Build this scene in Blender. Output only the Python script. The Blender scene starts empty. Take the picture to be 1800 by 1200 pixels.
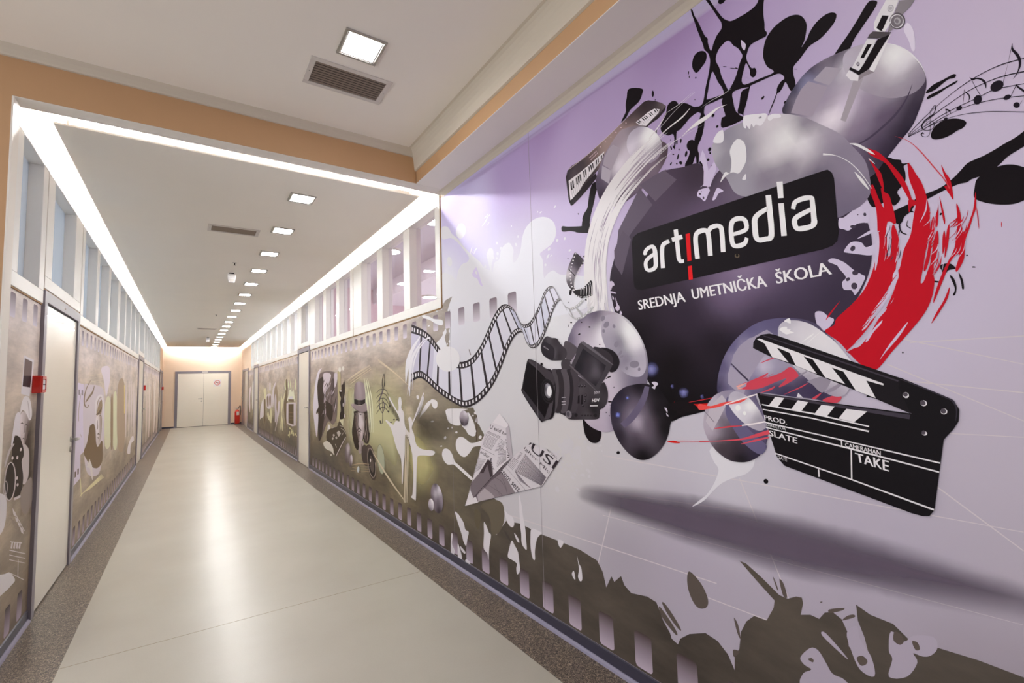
import bpy, bmesh, math, random
from mathutils import Vector, Matrix
from mathutils.geometry import tessellate_polygon, delaunay_2d_cdt

SC = bpy.context.scene
COL = SC.collection
# ------------------------------------------------------------------ camera
cam_data = bpy.data.cameras.new('camera')
cam_data.sensor_fit = 'HORIZONTAL'
cam_data.sensor_width = 36.0
cam_data.lens = 834.988 / 1800.0 * 36.0
cam_data.clip_start = 0.02
cam = bpy.data.objects.new('camera', cam_data)
COL.objects.link(cam)
YAW, PITCH, ROLL = 0.59765348, 0.07908034, -0.03132451
cy, sy, cp, sp = math.cos(YAW), math.sin(YAW), math.cos(PITCH), math.sin(PITCH)
fw = Vector((sy * cp, cy * cp, sp)); rt = Vector((cy, -sy, 0.0)); up = rt.cross(fw)
cr, sr = math.cos(ROLL), math.sin(ROLL)
rt2 = rt * cr + up * sr; up2 = up * cr - rt * sr
cam.matrix_world = Matrix(((rt2.x, up2.x, -fw.x, 0.0), (rt2.y, up2.y, -fw.y, 0.0),
                           (rt2.z, up2.z, -fw.z, 1.45), (0, 0, 0, 1)))
SC.camera = cam
# ------------------------------------------------------------------ world, view
SKY_W = 3.2          # sky behind the frosted panes and the openings added in hall and classroom
w = bpy.data.worlds.new('world'); SC.world = w; w.use_nodes = True
w.node_tree.nodes['Background'].inputs[0].default_value = (0.94, 0.975, 1.03, 1)
w.node_tree.nodes['Background'].inputs[1].default_value = SKY_W
SC.view_settings.view_transform = 'Standard'
SC.view_settings.look = 'None'
SC.view_settings.gamma = 1.0
SC.view_settings.use_curve_mapping = False
SC.view_settings.exposure = 0.0
PORTALS = [((-4.25, 1.0, 1.65), (0, -math.pi / 2, 0), 2.9, 4.6), ((5.05, 6.8, 1.75), (0, math.pi / 2, 0), 1.7, 6.4)]
for p_loc, p_rot, p_x, p_y in PORTALS:      # guides for sky light through the openings added in hall and classroom
    ld = bpy.data.lights.new('window_portal', 'AREA'); ld.shape = 'RECTANGLE'; ld.size = p_x; ld.size_y = p_y; ld.cycles.is_portal = True
    lo = bpy.data.objects.new('window_portal', ld); COL.objects.link(lo); lo.location = p_loc; lo.rotation_euler = p_rot
SC.cycles.transparent_max_bounces = 48
SC.cycles.max_bounces = 10
SC.cycles.diffuse_bounces = 6
SC.cycles.sample_clamp_indirect = 6.0
LAMP_W = 172.0        # radiance of the corridor downlights
HALL_W = 60.0        # radiance of the downlights of the near hall
LED_W = 460.0         # radiance of the cove light strips

# ------------------------------------------------------------------ helpers
def s2l(c):
    return tuple(((x / 12.92) if x <= 0.04045 else ((x + 0.055) / 1.055) ** 2.4) for x in c)
def rgb(r, g, b):
    return s2l((r / 255.0, g / 255.0, b / 255.0))

MATS = {}
def mat(name, col, rough=0.5, metal=0.0, spec=0.5, noise=0.0, nscale=30.0, bump=0.0, bscale=200.0, coat=0.0, emit=None):
    if name in MATS: return MATS[name]
    m = bpy.data.materials.new(name); m.use_nodes = True
    nt = m.node_tree; b = nt.nodes['Principled BSDF']
    b.inputs['Roughness'].default_value = rough
    b.inputs['Metallic'].default_value = metal
    b.inputs['Specular IOR Level'].default_value = spec
    b.inputs['Coat Weight'].default_value = coat
    b.inputs['Base Color'].default_value = (*col, 1)
    if noise or bump:
        tc = nt.nodes.new('ShaderNodeTexCoord')
    if noise:
        n = nt.nodes.new('ShaderNodeTexNoise'); n.inputs['Scale'].default_value = nscale
        n.inputs['Detail'].default_value = 4
        nt.links.new(tc.outputs['Object'], n.inputs['Vector'])
        mx = nt.nodes.new('ShaderNodeMix'); mx.data_type = 'RGBA'
        mx.inputs['A'].default_value = (*[c * (1 - noise) for c in col], 1)
        mx.inputs['B'].default_value = (*[min(1, c * (1 + noise)) for c in col], 1)
        nt.links.new(n.outputs['Fac'], mx.inputs['Factor'])
        nt.links.new(mx.outputs['Result'], b.inputs['Base Color'])
    if bump:
        n2 = nt.nodes.new('ShaderNodeTexNoise'); n2.inputs['Scale'].default_value = bscale
        nt.links.new(tc.outputs['Object'], n2.inputs['Vector'])
        bp = nt.nodes.new('ShaderNodeBump'); bp.inputs['Strength'].default_value = bump
        bp.inputs['Distance'].default_value = 0.002
        nt.links.new(n2.outputs['Fac'], bp.inputs['Height'])
        nt.links.new(bp.outputs['Normal'], b.inputs['Normal'])
    if emit:
        b.inputs['Emission Color'].default_value = (*emit[0], 1)
        b.inputs['Emission Strength'].default_value = emit[1]
    MATS[name] = m
    return m

class MB:
    def __init__(s): s.v = []; s.f = []
    def box(s, x0, x1, y0, y1, z0, z1):
        if x0 > x1: x0, x1 = x1, x0
        if y0 > y1: y0, y1 = y1, y0
        if z0 > z1: z0, z1 = z1, z0
        n = len(s.v)
        s.v += [(x0, y0, z0), (x1, y0, z0), (x1, y1, z0), (x0, y1, z0), (x0, y0, z1), (x1, y0, z1), (x1, y1, z1), (x0, y1, z1)]
        s.f += [tuple(n + i for i in q) for q in ((0, 3, 2, 1), (4, 5, 6, 7), (0, 1, 5, 4), (1, 2, 6, 5), (2, 3, 7, 6), (3, 0, 4, 7))]
        return s
    def hull(s, pts_a, pts_b):
        """prism between two congruent polygons"""
        n = len(s.v); k = len(pts_a)
        s.v += list(pts_a) + list(pts_b)
        s.f += [tuple(n + i for i in range(k))[::-1], tuple(n + k + i for i in range(k))]
        s.f += [(n + i, n + (i + 1) % k, n + k + (i + 1) % k, n + k + i) for i in range(k)]
        return s
    def lathe(s, c, prof, seg=24, axis='z'):
        n = len(s.v); k = len(prof)
        for i in range(seg):
            a = 2 * math.pi * i / seg
            for r, h in prof:
                p = (r * math.cos(a), r * math.sin(a), h)
                if axis == 'x': p = (p[2], p[0], p[1])
                if axis == 'y': p = (p[1], p[2], p[0])
                s.v.append((c[0] + p[0], c[1] + p[1], c[2] + p[2]))
        for i in range(seg):
            j = (i + 1) % seg
            for q in range(k - 1):
                s.f.append((n + i * k + q, n + j * k + q, n + j * k + q + 1, n + i * k + q + 1))
        s.f.append(tuple(n + i * k for i in range(seg))[::-1])
        s.f.append(tuple(n + i * k + k - 1 for i in range(seg)))
        return s
    def tube(s, pts, r, seg=10):
        n = len(s.v); P = [Vector(p) for p in pts]
        for i, p in enumerate(P):
            t = (P[min(i + 1, len(P) - 1)] - P[max(i - 1, 0)]).normalized()
            a = t.orthogonal().normalized() if i == 0 else (a - t * a.dot(t)).normalized()
            b = t.cross(a); rr = r[i] if isinstance(r, (list, tuple)) else r
            for k in range(seg):
                th = 2 * math.pi * k / seg
                s.v.append(tuple(p + (a * math.cos(th) + b * math.sin(th)) * rr))
        for i in range(len(P) - 1):
            for k in range(seg):
                s.f.append((n + i * seg + k, n + i * seg + (k + 1) % seg, n + (i + 1) * seg + (k + 1) % seg, n + (i + 1) * seg + k))
        s.f.append(tuple(n + k for k in range(seg))[::-1])
        s.f.append(tuple(n + (len(P) - 1) * seg + k for k in range(seg)))
        return s
    def build(s, name, m, parent=None, bevel=0.0, smooth=False):
        me = bpy.data.meshes.new(name); me.from_pydata(s.v, [], s.f)
        if bevel or smooth:
            bm = bmesh.new(); bm.from_mesh(me)
            if bevel:
                bmesh.ops.bevel(bm, geom=bm.edges[:], offset=bevel, segments=2, affect='EDGES', profile=0.5)
            bmesh.ops.recalc_face_normals(bm, faces=bm.faces)
            bm.to_mesh(me); bm.free()
        if smooth:
            for p in me.polygons: p.use_smooth = len(p.vertices) == 4
        me.materials.append(m)
        o = bpy.data.objects.new(name, me); COL.objects.link(o)
        if parent is not None: o.parent = parent
        return o

def tag(o, label=None, cat=None, group=None, kind=None):
    if label: o['label'] = label
    if cat: o['category'] = cat
    if group: o['group'] = group
    if kind: o['kind'] = kind
    return o
def empty(name, loc=(0, 0, 0)):
    o = bpy.data.objects.new(name, None); COL.objects.link(o); o.location = loc
    o.empty_display_size = 0.1
    return o
def struct(o, label, cat):
    return tag(o, label, cat, kind='structure')
def copy_tree(o, parent=None):
    c = o.copy(); COL.objects.link(c)
    if parent is not None: c.parent = parent
    for ch in list(o.children): copy_tree(ch, c)
    return c

# ------------------------------------------------------------------ measures (metres)
XR, XL = 1.772, -0.834          # faces of the right and left corridor walls
YB0, YB1 = 3.524, 3.645         # front and back of the cross beam
YE = 22.30                      # end wall
ZS = 3.064                      # underside of beam and bulkhead
ZC = 3.330                      # hall ceiling
ZP = 3.074                      # underside of the floating corridor ceiling
HX0, HY0 = -4.2, -4.2           # extents of the near hall

# ------------------------------------------------------------------ materials
WHITE = mat('white wall paint', rgb(236, 230, 222), 0.6, noise=0.015, nscale=3)
CEIL = mat('warm white ceiling paint', rgb(248, 243, 234), 0.7, noise=0.02, nscale=2)
PEACH = mat('peach wall paint', rgb(230, 206, 182), 0.62, noise=0.03, nscale=4)
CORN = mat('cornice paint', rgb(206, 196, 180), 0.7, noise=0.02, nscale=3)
PEACHB = mat('tan hall paint', rgb(192, 152, 112), 0.62, noise=0.03, nscale=4)  # the corridor's peach again, with the dimmer hall light put into its colour
FRAMEW = mat('white painted wood', rgb(232, 230, 226), 0.35, noise=0.01, nscale=8)
EDGE = mat('raw wood edge', rgb(150, 112, 60), 0.6, noise=0.15, nscale=40)
GREYM = mat('grey door steel', rgb(128, 122, 132), 0.35, spec=0.6, noise=0.02)
LEAF = mat('cream door laminate', rgb(248, 242, 229), 0.22, noise=0.015, nscale=5, coat=0.15)
LEAFG = mat('grey door laminate', rgb(165, 160, 158), 0.25, noise=0.02, nscale=5)
STEEL = mat('brushed steel', rgb(190, 188, 185), 0.28, metal=1.0, noise=0.03)
DARK = mat('dark gap', rgb(30, 27, 28), 0.6, noise=0.05)
NAVY = mat('dark blue skirting', rgb(58, 56, 72), 0.35, noise=0.06, nscale=12)
LAV = mat('lavender floor bead', rgb(140, 136, 158), 0.3, noise=0.04, nscale=12)
RED = mat('red enamel', rgb(196, 34, 22), 0.3, noise=0.03, coat=0.3)
REDD = mat('dark red plastic', rgb(150, 20, 16), 0.35, noise=0.03)
BLACK = mat('black rubber', rgb(26, 25, 26), 0.5, noise=0.05)
PAPER = mat('white label paper', rgb(232, 230, 232), 0.5, noise=0.01)
VENTW = mat('vent frame enamel', rgb(214, 208, 202), 0.4, noise=0.01)
VENTD = mat('vent blade brown', rgb(132, 117, 104), 0.5, noise=0.05)
VENTB = mat('vent duct', rgb(40, 33, 30), 0.7, noise=0.05)
PINK = mat('pink classroom paint', rgb(214, 186, 194), 0.6, noise=0.02)
LILACC = mat('classroom ceiling paint', rgb(205, 200, 214), 0.6, noise=0.01)

def emis(name, col, strength):
    m = bpy.data.materials.new(name); m.use_nodes = True
    nt = m.node_tree; nt.nodes.clear()
    e = nt.nodes.new('ShaderNodeEmission'); e.inputs[0].default_value = (*col, 1); e.inputs[1].default_value = strength
    o = nt.nodes.new('ShaderNodeOutputMaterial'); nt.links.new(e.outputs[0], o.inputs[0])
    return m
LAMP = emis('lit downlight diffuser', (1.0, 0.992, 0.975), LAMP_W)
LAMPH = emis('lit hall downlight diffuser', (1.0, 0.985, 0.96), HALL_W)
LAMPC = emis('lit classroom lamp', (1.0, 0.97, 0.95), 30.0)
LED = emis('lit cove strip', (0.95, 0.975, 1.0), LED_W)

def leave_clear(nt, shader):
    '''a solid pane has two faces: the one a ray enters does the optics, the one it leaves by is clear'''
    g = nt.nodes.new('ShaderNodeNewGeometry'); tr = nt.nodes.new('ShaderNodeBsdfTransparent'); mx = nt.nodes.new('ShaderNodeMixShader')
    nt.links.new(g.outputs['Backfacing'], mx.inputs[0]); nt.links.new(shader.outputs[0], mx.inputs[1]); nt.links.new(tr.outputs[0], mx.inputs[2])
    o = nt.nodes.new('ShaderNodeOutputMaterial'); nt.links.new(mx.outputs[0], o.inputs[0])
def glass(name, tint, gloss, opaque, ocol):
    """thin pane: part clear, part milky film, fresnel reflection on top"""
    m = bpy.data.materials.new(name); m.use_nodes = True
    nt = m.node_tree; nt.nodes.clear()
    tr = nt.nodes.new('ShaderNodeBsdfTransparent'); tr.inputs[0].default_value = (*tint, 1)
    df = nt.nodes.new('ShaderNodeBsdfDiffuse'); df.inputs[0].default_value = (*ocol, 1)
    m1 = nt.nodes.new('ShaderNodeMixShader'); m1.inputs[0].default_value = opaque
    nt.links.new(tr.outputs[0], m1.inputs[1]); nt.links.new(df.outputs[0], m1.inputs[2])
    gl = nt.nodes.new('ShaderNodeBsdfGlossy'); gl.inputs['Roughness'].default_value = 0.02
    gl.inputs[0].default_value = (0.9, 0.93, 0.97, 1)
    fr = nt.nodes.new('ShaderNodeFresnel'); fr.inputs[0].default_value = gloss
    m2 = nt.nodes.new('ShaderNodeMixShader')
    nt.links.new(fr.outputs[0], m2.inputs[0]); nt.links.new(m1.outputs[0], m2.inputs[1]); nt.links.new(gl.outputs[0], m2.inputs[2])
    leave_clear(nt, m2)
    return m
GLASSR = glass('clear pane', (0.93, 0.92, 0.96), 1.25, 0.06, (0.8, 0.78, 0.86))
def milky(name, tint, trans, refl):
    """frosted pane lit from the rooms behind it"""
    m = bpy.data.materials.new(name); m.use_nodes = True
    nt = m.node_tree; nt.nodes.clear()
    tl = nt.nodes.new('ShaderNodeBsdfTranslucent'); tl.inputs[0].default_value = (*[t * trans for t in tint], 1)
    df = nt.nodes.new('ShaderNodeBsdfDiffuse'); df.inputs[0].default_value = (*[t * refl for t in tint], 1)
    ad = nt.nodes.new('ShaderNodeAddShader'); nt.links.new(tl.outputs[0], ad.inputs[0]); nt.links.new(df.outputs[0], ad.inputs[1])
    gl = nt.nodes.new('ShaderNodeBsdfGlossy'); gl.inputs['Roughness'].default_value = 0.03
    fr = nt.nodes.new('ShaderNodeFresnel'); fr.inputs[0].default_value = 1.4
    m2 = nt.nodes.new('ShaderNodeMixShader')
    nt.links.new(fr.outputs[0], m2.inputs[0]); nt.links.new(ad.outputs[0], m2.inputs[1]); nt.links.new(gl.outputs[0], m2.inputs[2])
    leave_clear(nt, m2)
    return m
GLASSL = milky('blue grey frosted pane', (0.74, 0.86, 1.0), 0.17, 0.3)
GLASSW = milky('white frosted pane', (0.97, 0.98, 1.0), 0.36, 0.45)

def floor_material():
    m = bpy.data.materials.new('cream linoleum'); m.use_nodes = True
    nt = m.node_tree; b = nt.nodes['Principled BSDF']; L = nt.links
    tc = nt.nodes.new('ShaderNodeTexCoord')
    n = nt.nodes.new('ShaderNodeTexNoise'); n.inputs['Scale'].default_value = 1.6; n.inputs['Detail'].default_value = 6
    n2 = nt.nodes.new('ShaderNodeTexNoise'); n2.inputs['Scale'].default_value = 160; n2.inputs['Detail'].default_value = 3
    L.new(tc.outputs['Object'], n.inputs['Vector']); L.new(tc.outputs['Object'], n2.inputs['Vector'])
    ad = nt.nodes.new('ShaderNodeMath'); ad.operation = 'ADD'; L.new(n.outputs['Fac'], ad.inputs[0])
    ml = nt.nodes.new('ShaderNodeMath'); ml.operation = 'MULTIPLY'; ml.inputs[1].default_value = 0.35
    L.new(n2.outputs['Fac'], ml.inputs[0]); L.new(ml.outputs[0], ad.inputs[1])
    r = nt.nodes.new('ShaderNodeValToRGB'); L.new(ad.outputs[0], r.inputs[0])
    r.color_ramp.elements[0].position = 0.35; r.color_ramp.elements[0].color = (*rgb(176, 171, 160), 1)
    r.color_ramp.elements[1].position = 0.95; r.color_ramp.elements[1].color = (*rgb(189, 185, 174), 1)
    L.new(r.outputs[0], b.inputs['Base Color'])
    b.inputs['Roughness'].default_value = 0.30; b.inputs['Specular IOR Level'].default_value = 0.4
    bp = nt.nodes.new('ShaderNodeBump'); bp.inputs['Strength'].default_value = 0.05; bp.inputs['Distance'].default_value = 0.001
    L.new(n2.outputs['Fac'], bp.inputs['Height']); L.new(bp.outputs[0], b.inputs['Normal'])
    return m
def border_material():
    m = bpy.data.materials.new('speckled brown linoleum'); m.use_nodes = True
    nt = m.node_tree; b = nt.nodes['Principled BSDF']; L = nt.links
    tc = nt.nodes.new('ShaderNodeTexCoord')
    wn = nt.nodes.new('ShaderNodeTexNoise'); wn.inputs['Scale'].default_value = 70; wn.inputs['Detail'].default_value = 2
    L.new(tc.outputs['Object'], wn.inputs['Vector'])
    mx = nt.nodes.new('ShaderNodeMix'); mx.data_type = 'RGBA'; mx.inputs['Factor'].default_value = 0.03
    L.new(tc.outputs['Object'], mx.inputs['A']); L.new(wn.outputs['Color'], mx.inputs['B'])
    v = nt.nodes.new('ShaderNodeTexVoronoi'); v.feature = 'DISTANCE_TO_EDGE'; v.inputs['Scale'].default_value = 120
    L.new(mx.outputs['Result'], v.inputs['Vector'])
    n = nt.nodes.new('ShaderNodeTexNoise'); n.inputs['Scale'].default_value = 125; n.inputs['Detail'].default_value = 3
    n.inputs['Distortion'].default_value = 2.0
    L.new(tc.outputs['Object'], n.inputs['Vector'])
    r = nt.nodes.new('ShaderNodeValToRGB'); L.new(n.outputs['Fac'], r.inputs[0])
    e = r.color_ramp.elements
    e[0].position = 0.40; e[0].color = (*rgb(40, 33, 31), 1)
    e[1].position = 0.64; e[1].color = (*rgb(188, 172, 150), 1)
    k = e.new(0.51); k.color = (*rgb(88, 76, 71), 1)
    L.new(r.outputs[0], b.inputs['Base Color'])
    b.inputs['Roughness'].default_value = 0.34
    return m
FLOOR = floor_material(); BORDER = border_material()
# ------------------------------------------------------------------ floor, walls, ceilings
XB0, XB1 = -0.543, 1.502        # edges of the cream field
o = MB().box(XB0, XB1, HY0, YE, -0.05, 0.0).build('floor', FLOOR)
struct(o, 'cream linoleum floor running down the corridor', 'floor')
o = MB().box(XB1, XR + 0.02, HY0, YE, -0.05, 0.0).build('trim_1', BORDER)
struct(o, 'speckled brown floor border along the mural wall', 'floor border')
o = MB().box(HX0, XB0, HY0, YB1, -0.05, 0.0).box(XL - 0.15, XB0, YB1, YE, -0.05, 0.0).build('trim_2', BORDER)
struct(o, 'speckled brown floor border along the left wall', 'floor border')
o = MB().box(XB0, XB1, 3.549, 3.553, 0.0, 0.0006).build('trim_3', mat('seam welding bead', rgb(150, 138, 112), 0.5, noise=0.05))
struct(o, 'thin seam line across the cream floor', 'floor seam')

# right wall: solid beside the hall, with a window band along the corridor
ZW0, ZW1 = 2.075, 3.13
b = MB().box(XR, XR + 0.16, HY0, 3.635, 0, ZC)
b.box(XR, XR + 0.16, 3.635, 18.68, 0, ZW0).box(XR, XR + 0.16, 3.635, 18.68, ZW1, ZC + 0.02)
b.box(XR, XR + 0.16, 18.68, YE + 0.15, 0, ZC + 0.02)
struct(b.build('wall_right', PEACH), 'long right hand wall carrying the printed mural', 'wall')
b = MB().box(XL - 0.16, XL, YB1, 19.85, 0, ZW0).box(XL - 0.16, XL, YB1, 19.85, ZW1, ZC + 0.02)
b.box(XL - 0.16, XL, 19.85, YE + 0.15, 0, ZC + 0.02)
struct(b.build('wall_left', PEACH), 'left corridor wall below and beyond the clerestory windows', 'wall')
struct(MB().box(XL, XR, YE, YE + 0.15, 0, ZC + 0.02).build('wall_end', PEACH), 'peach wall closing the far end of the corridor', 'wall')
# cross wall with the opening, and beam
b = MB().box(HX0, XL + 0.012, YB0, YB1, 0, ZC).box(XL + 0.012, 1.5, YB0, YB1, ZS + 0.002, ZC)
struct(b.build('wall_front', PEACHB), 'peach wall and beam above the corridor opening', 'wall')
b = MB().box(XL - 0.15, XR, YB1, YB1 + 0.003, ZS, ZC + 0.02).box(XL + 0.012, XL + 0.02, YB0, YB1 - 0.005, 0, ZS).box(XL + 0.012, XR, YB0 + 0.001, YB1 + 0.001, ZS - 0.002, ZS + 0.001)
struct(b.build('trim_4', WHITE), 'white lining of the opening under the beam', 'opening lining')
# bulkhead over the mural: white underside, peach face, white cove above
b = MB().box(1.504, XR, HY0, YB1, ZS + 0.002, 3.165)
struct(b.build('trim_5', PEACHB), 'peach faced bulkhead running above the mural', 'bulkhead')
struct(MB().box(1.504, XR, HY0, YB0, ZS - 0.002, ZS + 0.001).build('trim_6', CEIL), 'white underside of the bulkhead above the mural', 'bulkhead underside')
prof = [(1.502, 3.165), (1.490, 3.170), (1.488, 3.182), (1.486, 3.20)]
for i in range(1, 7):
    a = i / 6 * math.pi / 2
    prof.append((1.486 - 0.06 * (1 - math.cos(a)), 3.20 + 0.13 * math.sin(a)))
prof += [(1.772, 3.330), (1.772, 3.165)]
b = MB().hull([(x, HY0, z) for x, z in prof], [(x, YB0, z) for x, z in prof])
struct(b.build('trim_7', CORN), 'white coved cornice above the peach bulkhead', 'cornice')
# cornice along the beam
prof = [(YB0, 3.277), (YB0 - 0.012, 3.279), (YB0 - 0.016, 3.29), (YB0 - 0.03, 3.31), (YB0 - 0.05, 3.33), (YB0, 3.33)]
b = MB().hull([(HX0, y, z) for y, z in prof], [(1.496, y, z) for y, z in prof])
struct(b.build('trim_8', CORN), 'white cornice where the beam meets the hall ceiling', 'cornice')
# small cove moulding at the top of the mural
prof = [(XR, 3.022), (XR - 0.004, 3.024), (XR - 0.012, 3.036), (XR - 0.028, 3.052), (XR - 0.046, 3.0615), (XR, 3.0618)]
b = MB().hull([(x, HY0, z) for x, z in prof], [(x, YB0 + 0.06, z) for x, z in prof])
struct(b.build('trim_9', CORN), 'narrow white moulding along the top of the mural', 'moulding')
# ceilings
struct(MB().box(HX0, 1.51, HY0, YB0, ZC, ZC + 0.1).build('ceiling', CEIL), 'hall ceiling in warm white', 'ceiling')
b = MB().box(XL - 0.16, XR + 0.16, YB1 - 0.12, YE + 0.15, ZC + 0.02, ZC + 0.12)
struct(b.build('trim_10', WHITE), 'slab above the lit cove of the corridor', 'ceiling')
PX0, PX1, PY0, PY1 = -0.708, 1.648, 3.802, 22.06
panel = struct(MB().box(PX0, PX1, PY0, PY1, ZP, ZP + 0.012).build('trim_11', CEIL), 'floating corridor ceiling panel with lit gap all round', 'ceiling')
q0, q1, z0_, z1_ = 0.052, 0.067, ZP + 0.055, ZP + 0.067
b = MB().box(PX0 + q0, PX0 + q1, PY0 + q0, PY1 - 0.05, z0_, z1_).box(PX1 - q1, PX1 - q0, PY0 + 0.12, PY1 - 0.05, z0_, z1_)
b.box(PX0 + q1, PX1 - 0.22, PY0 + q0, PY0 + q1, z0_, z1_).box(PX0 + q1, PX1 - q1, PY1 - 0.022, PY1 - 0.006, z0_, z1_)
tag(b.build('light_strip', LED), 'glowing cove light strip hidden around the corridor ceiling panel', 'light strip')
b = MB().box(PX0 + 0.054, PX0 + 0.065, PY0 + 0.032, PY1 - 0.032, ZP + 0.012, ZP + 0.055).box(PX1 - 0.065, PX1 - 0.054, PY0 + 0.032, PY1 - 0.032, ZP + 0.012, ZP + 0.055)
b.box(PX0 + 0.068, PX1 - 0.068, PY0 + 0.054, PY0 + 0.065, ZP + 0.012, ZP + 0.055).box(PX0 + 0.068, PX1 - 0.068, PY1 - 0.020, PY1 - 0.008, ZP + 0.012, ZP + 0.055)
struct(b.build('trim_13', WHITE), 'carrier rail of the cove light strip on the ceiling panel', 'rail')
# remaining unseen walls of the hall; the side opening is added as daylight fill
b = MB().box(HX0 - 0.15, HX0, HY0, YB1, 0, 0.2).box(HX0 - 0.15, HX0, HY0, YB1, 3.1, ZC + 0.1).box(HX0 - 0.15, HX0, HY0, -1.3, 0.2, 3.1).box(HX0 - 0.15, HX0, 3.3, YB1, 0.2, 3.1)
struct(b.build('wall_hall', WHITE), 'side wall of the near hall with large windows', 'wall')
b = MB().box(HX0 - 0.15, XR + 0.16, HY0 - 0.15, HY0, 0, ZC + 0.1)
struct(b.build('wall_back', WHITE), 'plain wall behind the viewer', 'wall')
# skirtings
def skirting(name, x, sgn, spans, label):
    e = empty(name)
    struct(e, label, 'skirting')
    b = MB(); c = MB()
    for y0, y1 in spans:
        p = [(x, 0.075), (x - sgn * 0.007, 0.072), (x - sgn * 0.008, 0.02), (x, 0.02)]
        b.hull([(q[0], y0, q[1]) for q in p], [(q[0], y1, q[1]) for q in p])
        p = [(x, 0.02), (x - sgn * 0.012, 0.018), (x - sgn * 0.02, 0.010), (x - sgn * 0.024, 0.0005), (x, 0.0005)]
        c.hull([(q[0], y0, q[1]) for q in p], [(q[0], y1, q[1]) for q in p])
    b.build('face', NAVY, e)
    tag(c.build('bead', LAV, e), 'lavender bead against the floor')
skirting('baseboard_right', XR, 1, [(HY0, 8.965), (10.075, 16.495), (17.705, 19.595), (21.705, YE)], 'dark blue skirting below the right hand mural')
skirting('baseboard_left', XL, -1, [(YB1, 4.385), (5.645, 11.795), (13.06, 19.895)], 'dark blue skirting below the left hand mural')
b = MB().box(XL, -0.455, YE - 0.012, YE, 0, 0.06).box(1.405, XR, YE - 0.012, YE, 0, 0.06)
struct(b.build('baseboard_end', NAVY), 'dark skirting of the end wall', 'skirting')

# ------------------------------------------------------------------ clerestory windows
WN = [0]
def window(side, y0, y1, stiles, zb, label, pane_mat, zt=3.16):
    """stiles: list of (ya, yb) of full-height posts, between them lie the panes"""
    WN[0] += 1
    x = XR if side > 0 else XL
    fx = x - side * 0.012; bx = x + side * 0.11; gx = x + side * 0.064
    e = empty('window_%d' % WN[0], (0, 0, 0)); struct(e, label, 'window')
    b = MB().box(fx, bx, y0, y1, zb, zb + 0.085).box(fx, bx, y0, y1, 2.965, zt)
    b.box(fx, bx, stiles[0][0], stiles[0][1], zb + 0.085, 2.965).box(fx, bx, stiles[-1][0], stiles[-1][1], zb + 0.085, 2.965)
    b.build('frame', FRAMEW, e, bevel=0.003)
    for ya, yb in stiles[1:-1]:
        MB().box(fx + side * 0.002, bx, ya, yb, zb + 0.085, 2.965).build('mullion', FRAMEW, e, bevel=0.003)
    for (a0, a1), (b0, b1) in zip(stiles[:-1], stiles[1:]):
        MB().box(gx, gx + side * 0.006, a1, b0, zb + 0.08, 2.97).build('pane', pane_mat, e)
    MB().box(fx + side * 0.004, x - side * 0.0005, y0, y1, zb - 0.008, zb).box(fx + side * 0.004, x, y0 - 0.008, y0, zb, 3.05).build('edge_strip', EDGE, e)
    return e
def even(y0, y1, n, s=0.10, m=0.15):
    wd = (y1 - y0 - 2 * s - (n - 1) * m) / n
    out = [(y0, y0 + s)]; y = y0 + s
    for i in range(n - 1):
        y += wd; out.append((y, y + m)); y += m
    out.append((y1 - s, y1)); return out
window(1, 3.642, 6.25, [(3.642, 3.735), (4.325, 4.485), (5.12, 5.30), (5.90, 6.25)], 2.075, 'right clerestory window nearest the mural, with three clear panes', GLASSR)
window(1, 6.275, 8.95, [(6.275, 6.40), (6.97, 7.13), (7.77, 7.95), (8.56, 8.95)], 2.075, 'right clerestory window between the nearest window and the first door', GLASSR)
window(1, 8.97, 10.07, [(8.97, 9.13), (9.75, 10.07)], 2.165, 'transom window above the first right hand door', GLASSW)
window(1, 10.09, 13.72, even(10.09, 13.72, 4), 2.075, 'right clerestory window just beyond the first door', GLASSW)
window(1, 13.74, 16.49, even(13.74, 16.49, 3), 2.075, 'right clerestory window just before the second door', GLASSW)
window(1, 16.51, 17.70, even(16.51, 17.70, 1), 2.165, 'transom window above the second right hand door', GLASSW)
window(1, 17.72, 18.66, even(17.72, 18.66, 1), 2.075, 'last short right clerestory window beside the peach wall', GLASSW)
window(-1, 3.665, 4.375, [(3.665, 3.78), (4.255, 4.375)], 2.055, 'narrow left clerestory window nearest the opening', GLASSL)
window(-1, 4.395, 5.66, [(4.395, 4.58), (5.36, 5.66)], 2.165, 'transom window above the nearest left hand door', GLASSL)
window(-1, 5.685, 8.43, even(5.685, 8.43, 3, 0.12, 0.17), 2.065, 'left clerestory window with three panes just beyond the nearest door', GLASSL)
window(-1, 8.45, 11.79, even(8.45, 11.79, 4), 2.065, 'left clerestory window just before the second left hand door', GLASSL)
window(-1, 11.81, 13.05, even(11.81, 13.05, 1), 2.165, 'transom window above the second left hand door', GLASSL)
window(-1, 13.07, 16.45, even(13.07, 16.45, 4), 2.065, 'left clerestory window just beyond the second left hand door', GLASSL)
window(-1, 16.47, 19.83, even(16.47, 19.83, 4), 2.065, 'last left clerestory window before the peach wall', GLASSL)

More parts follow.
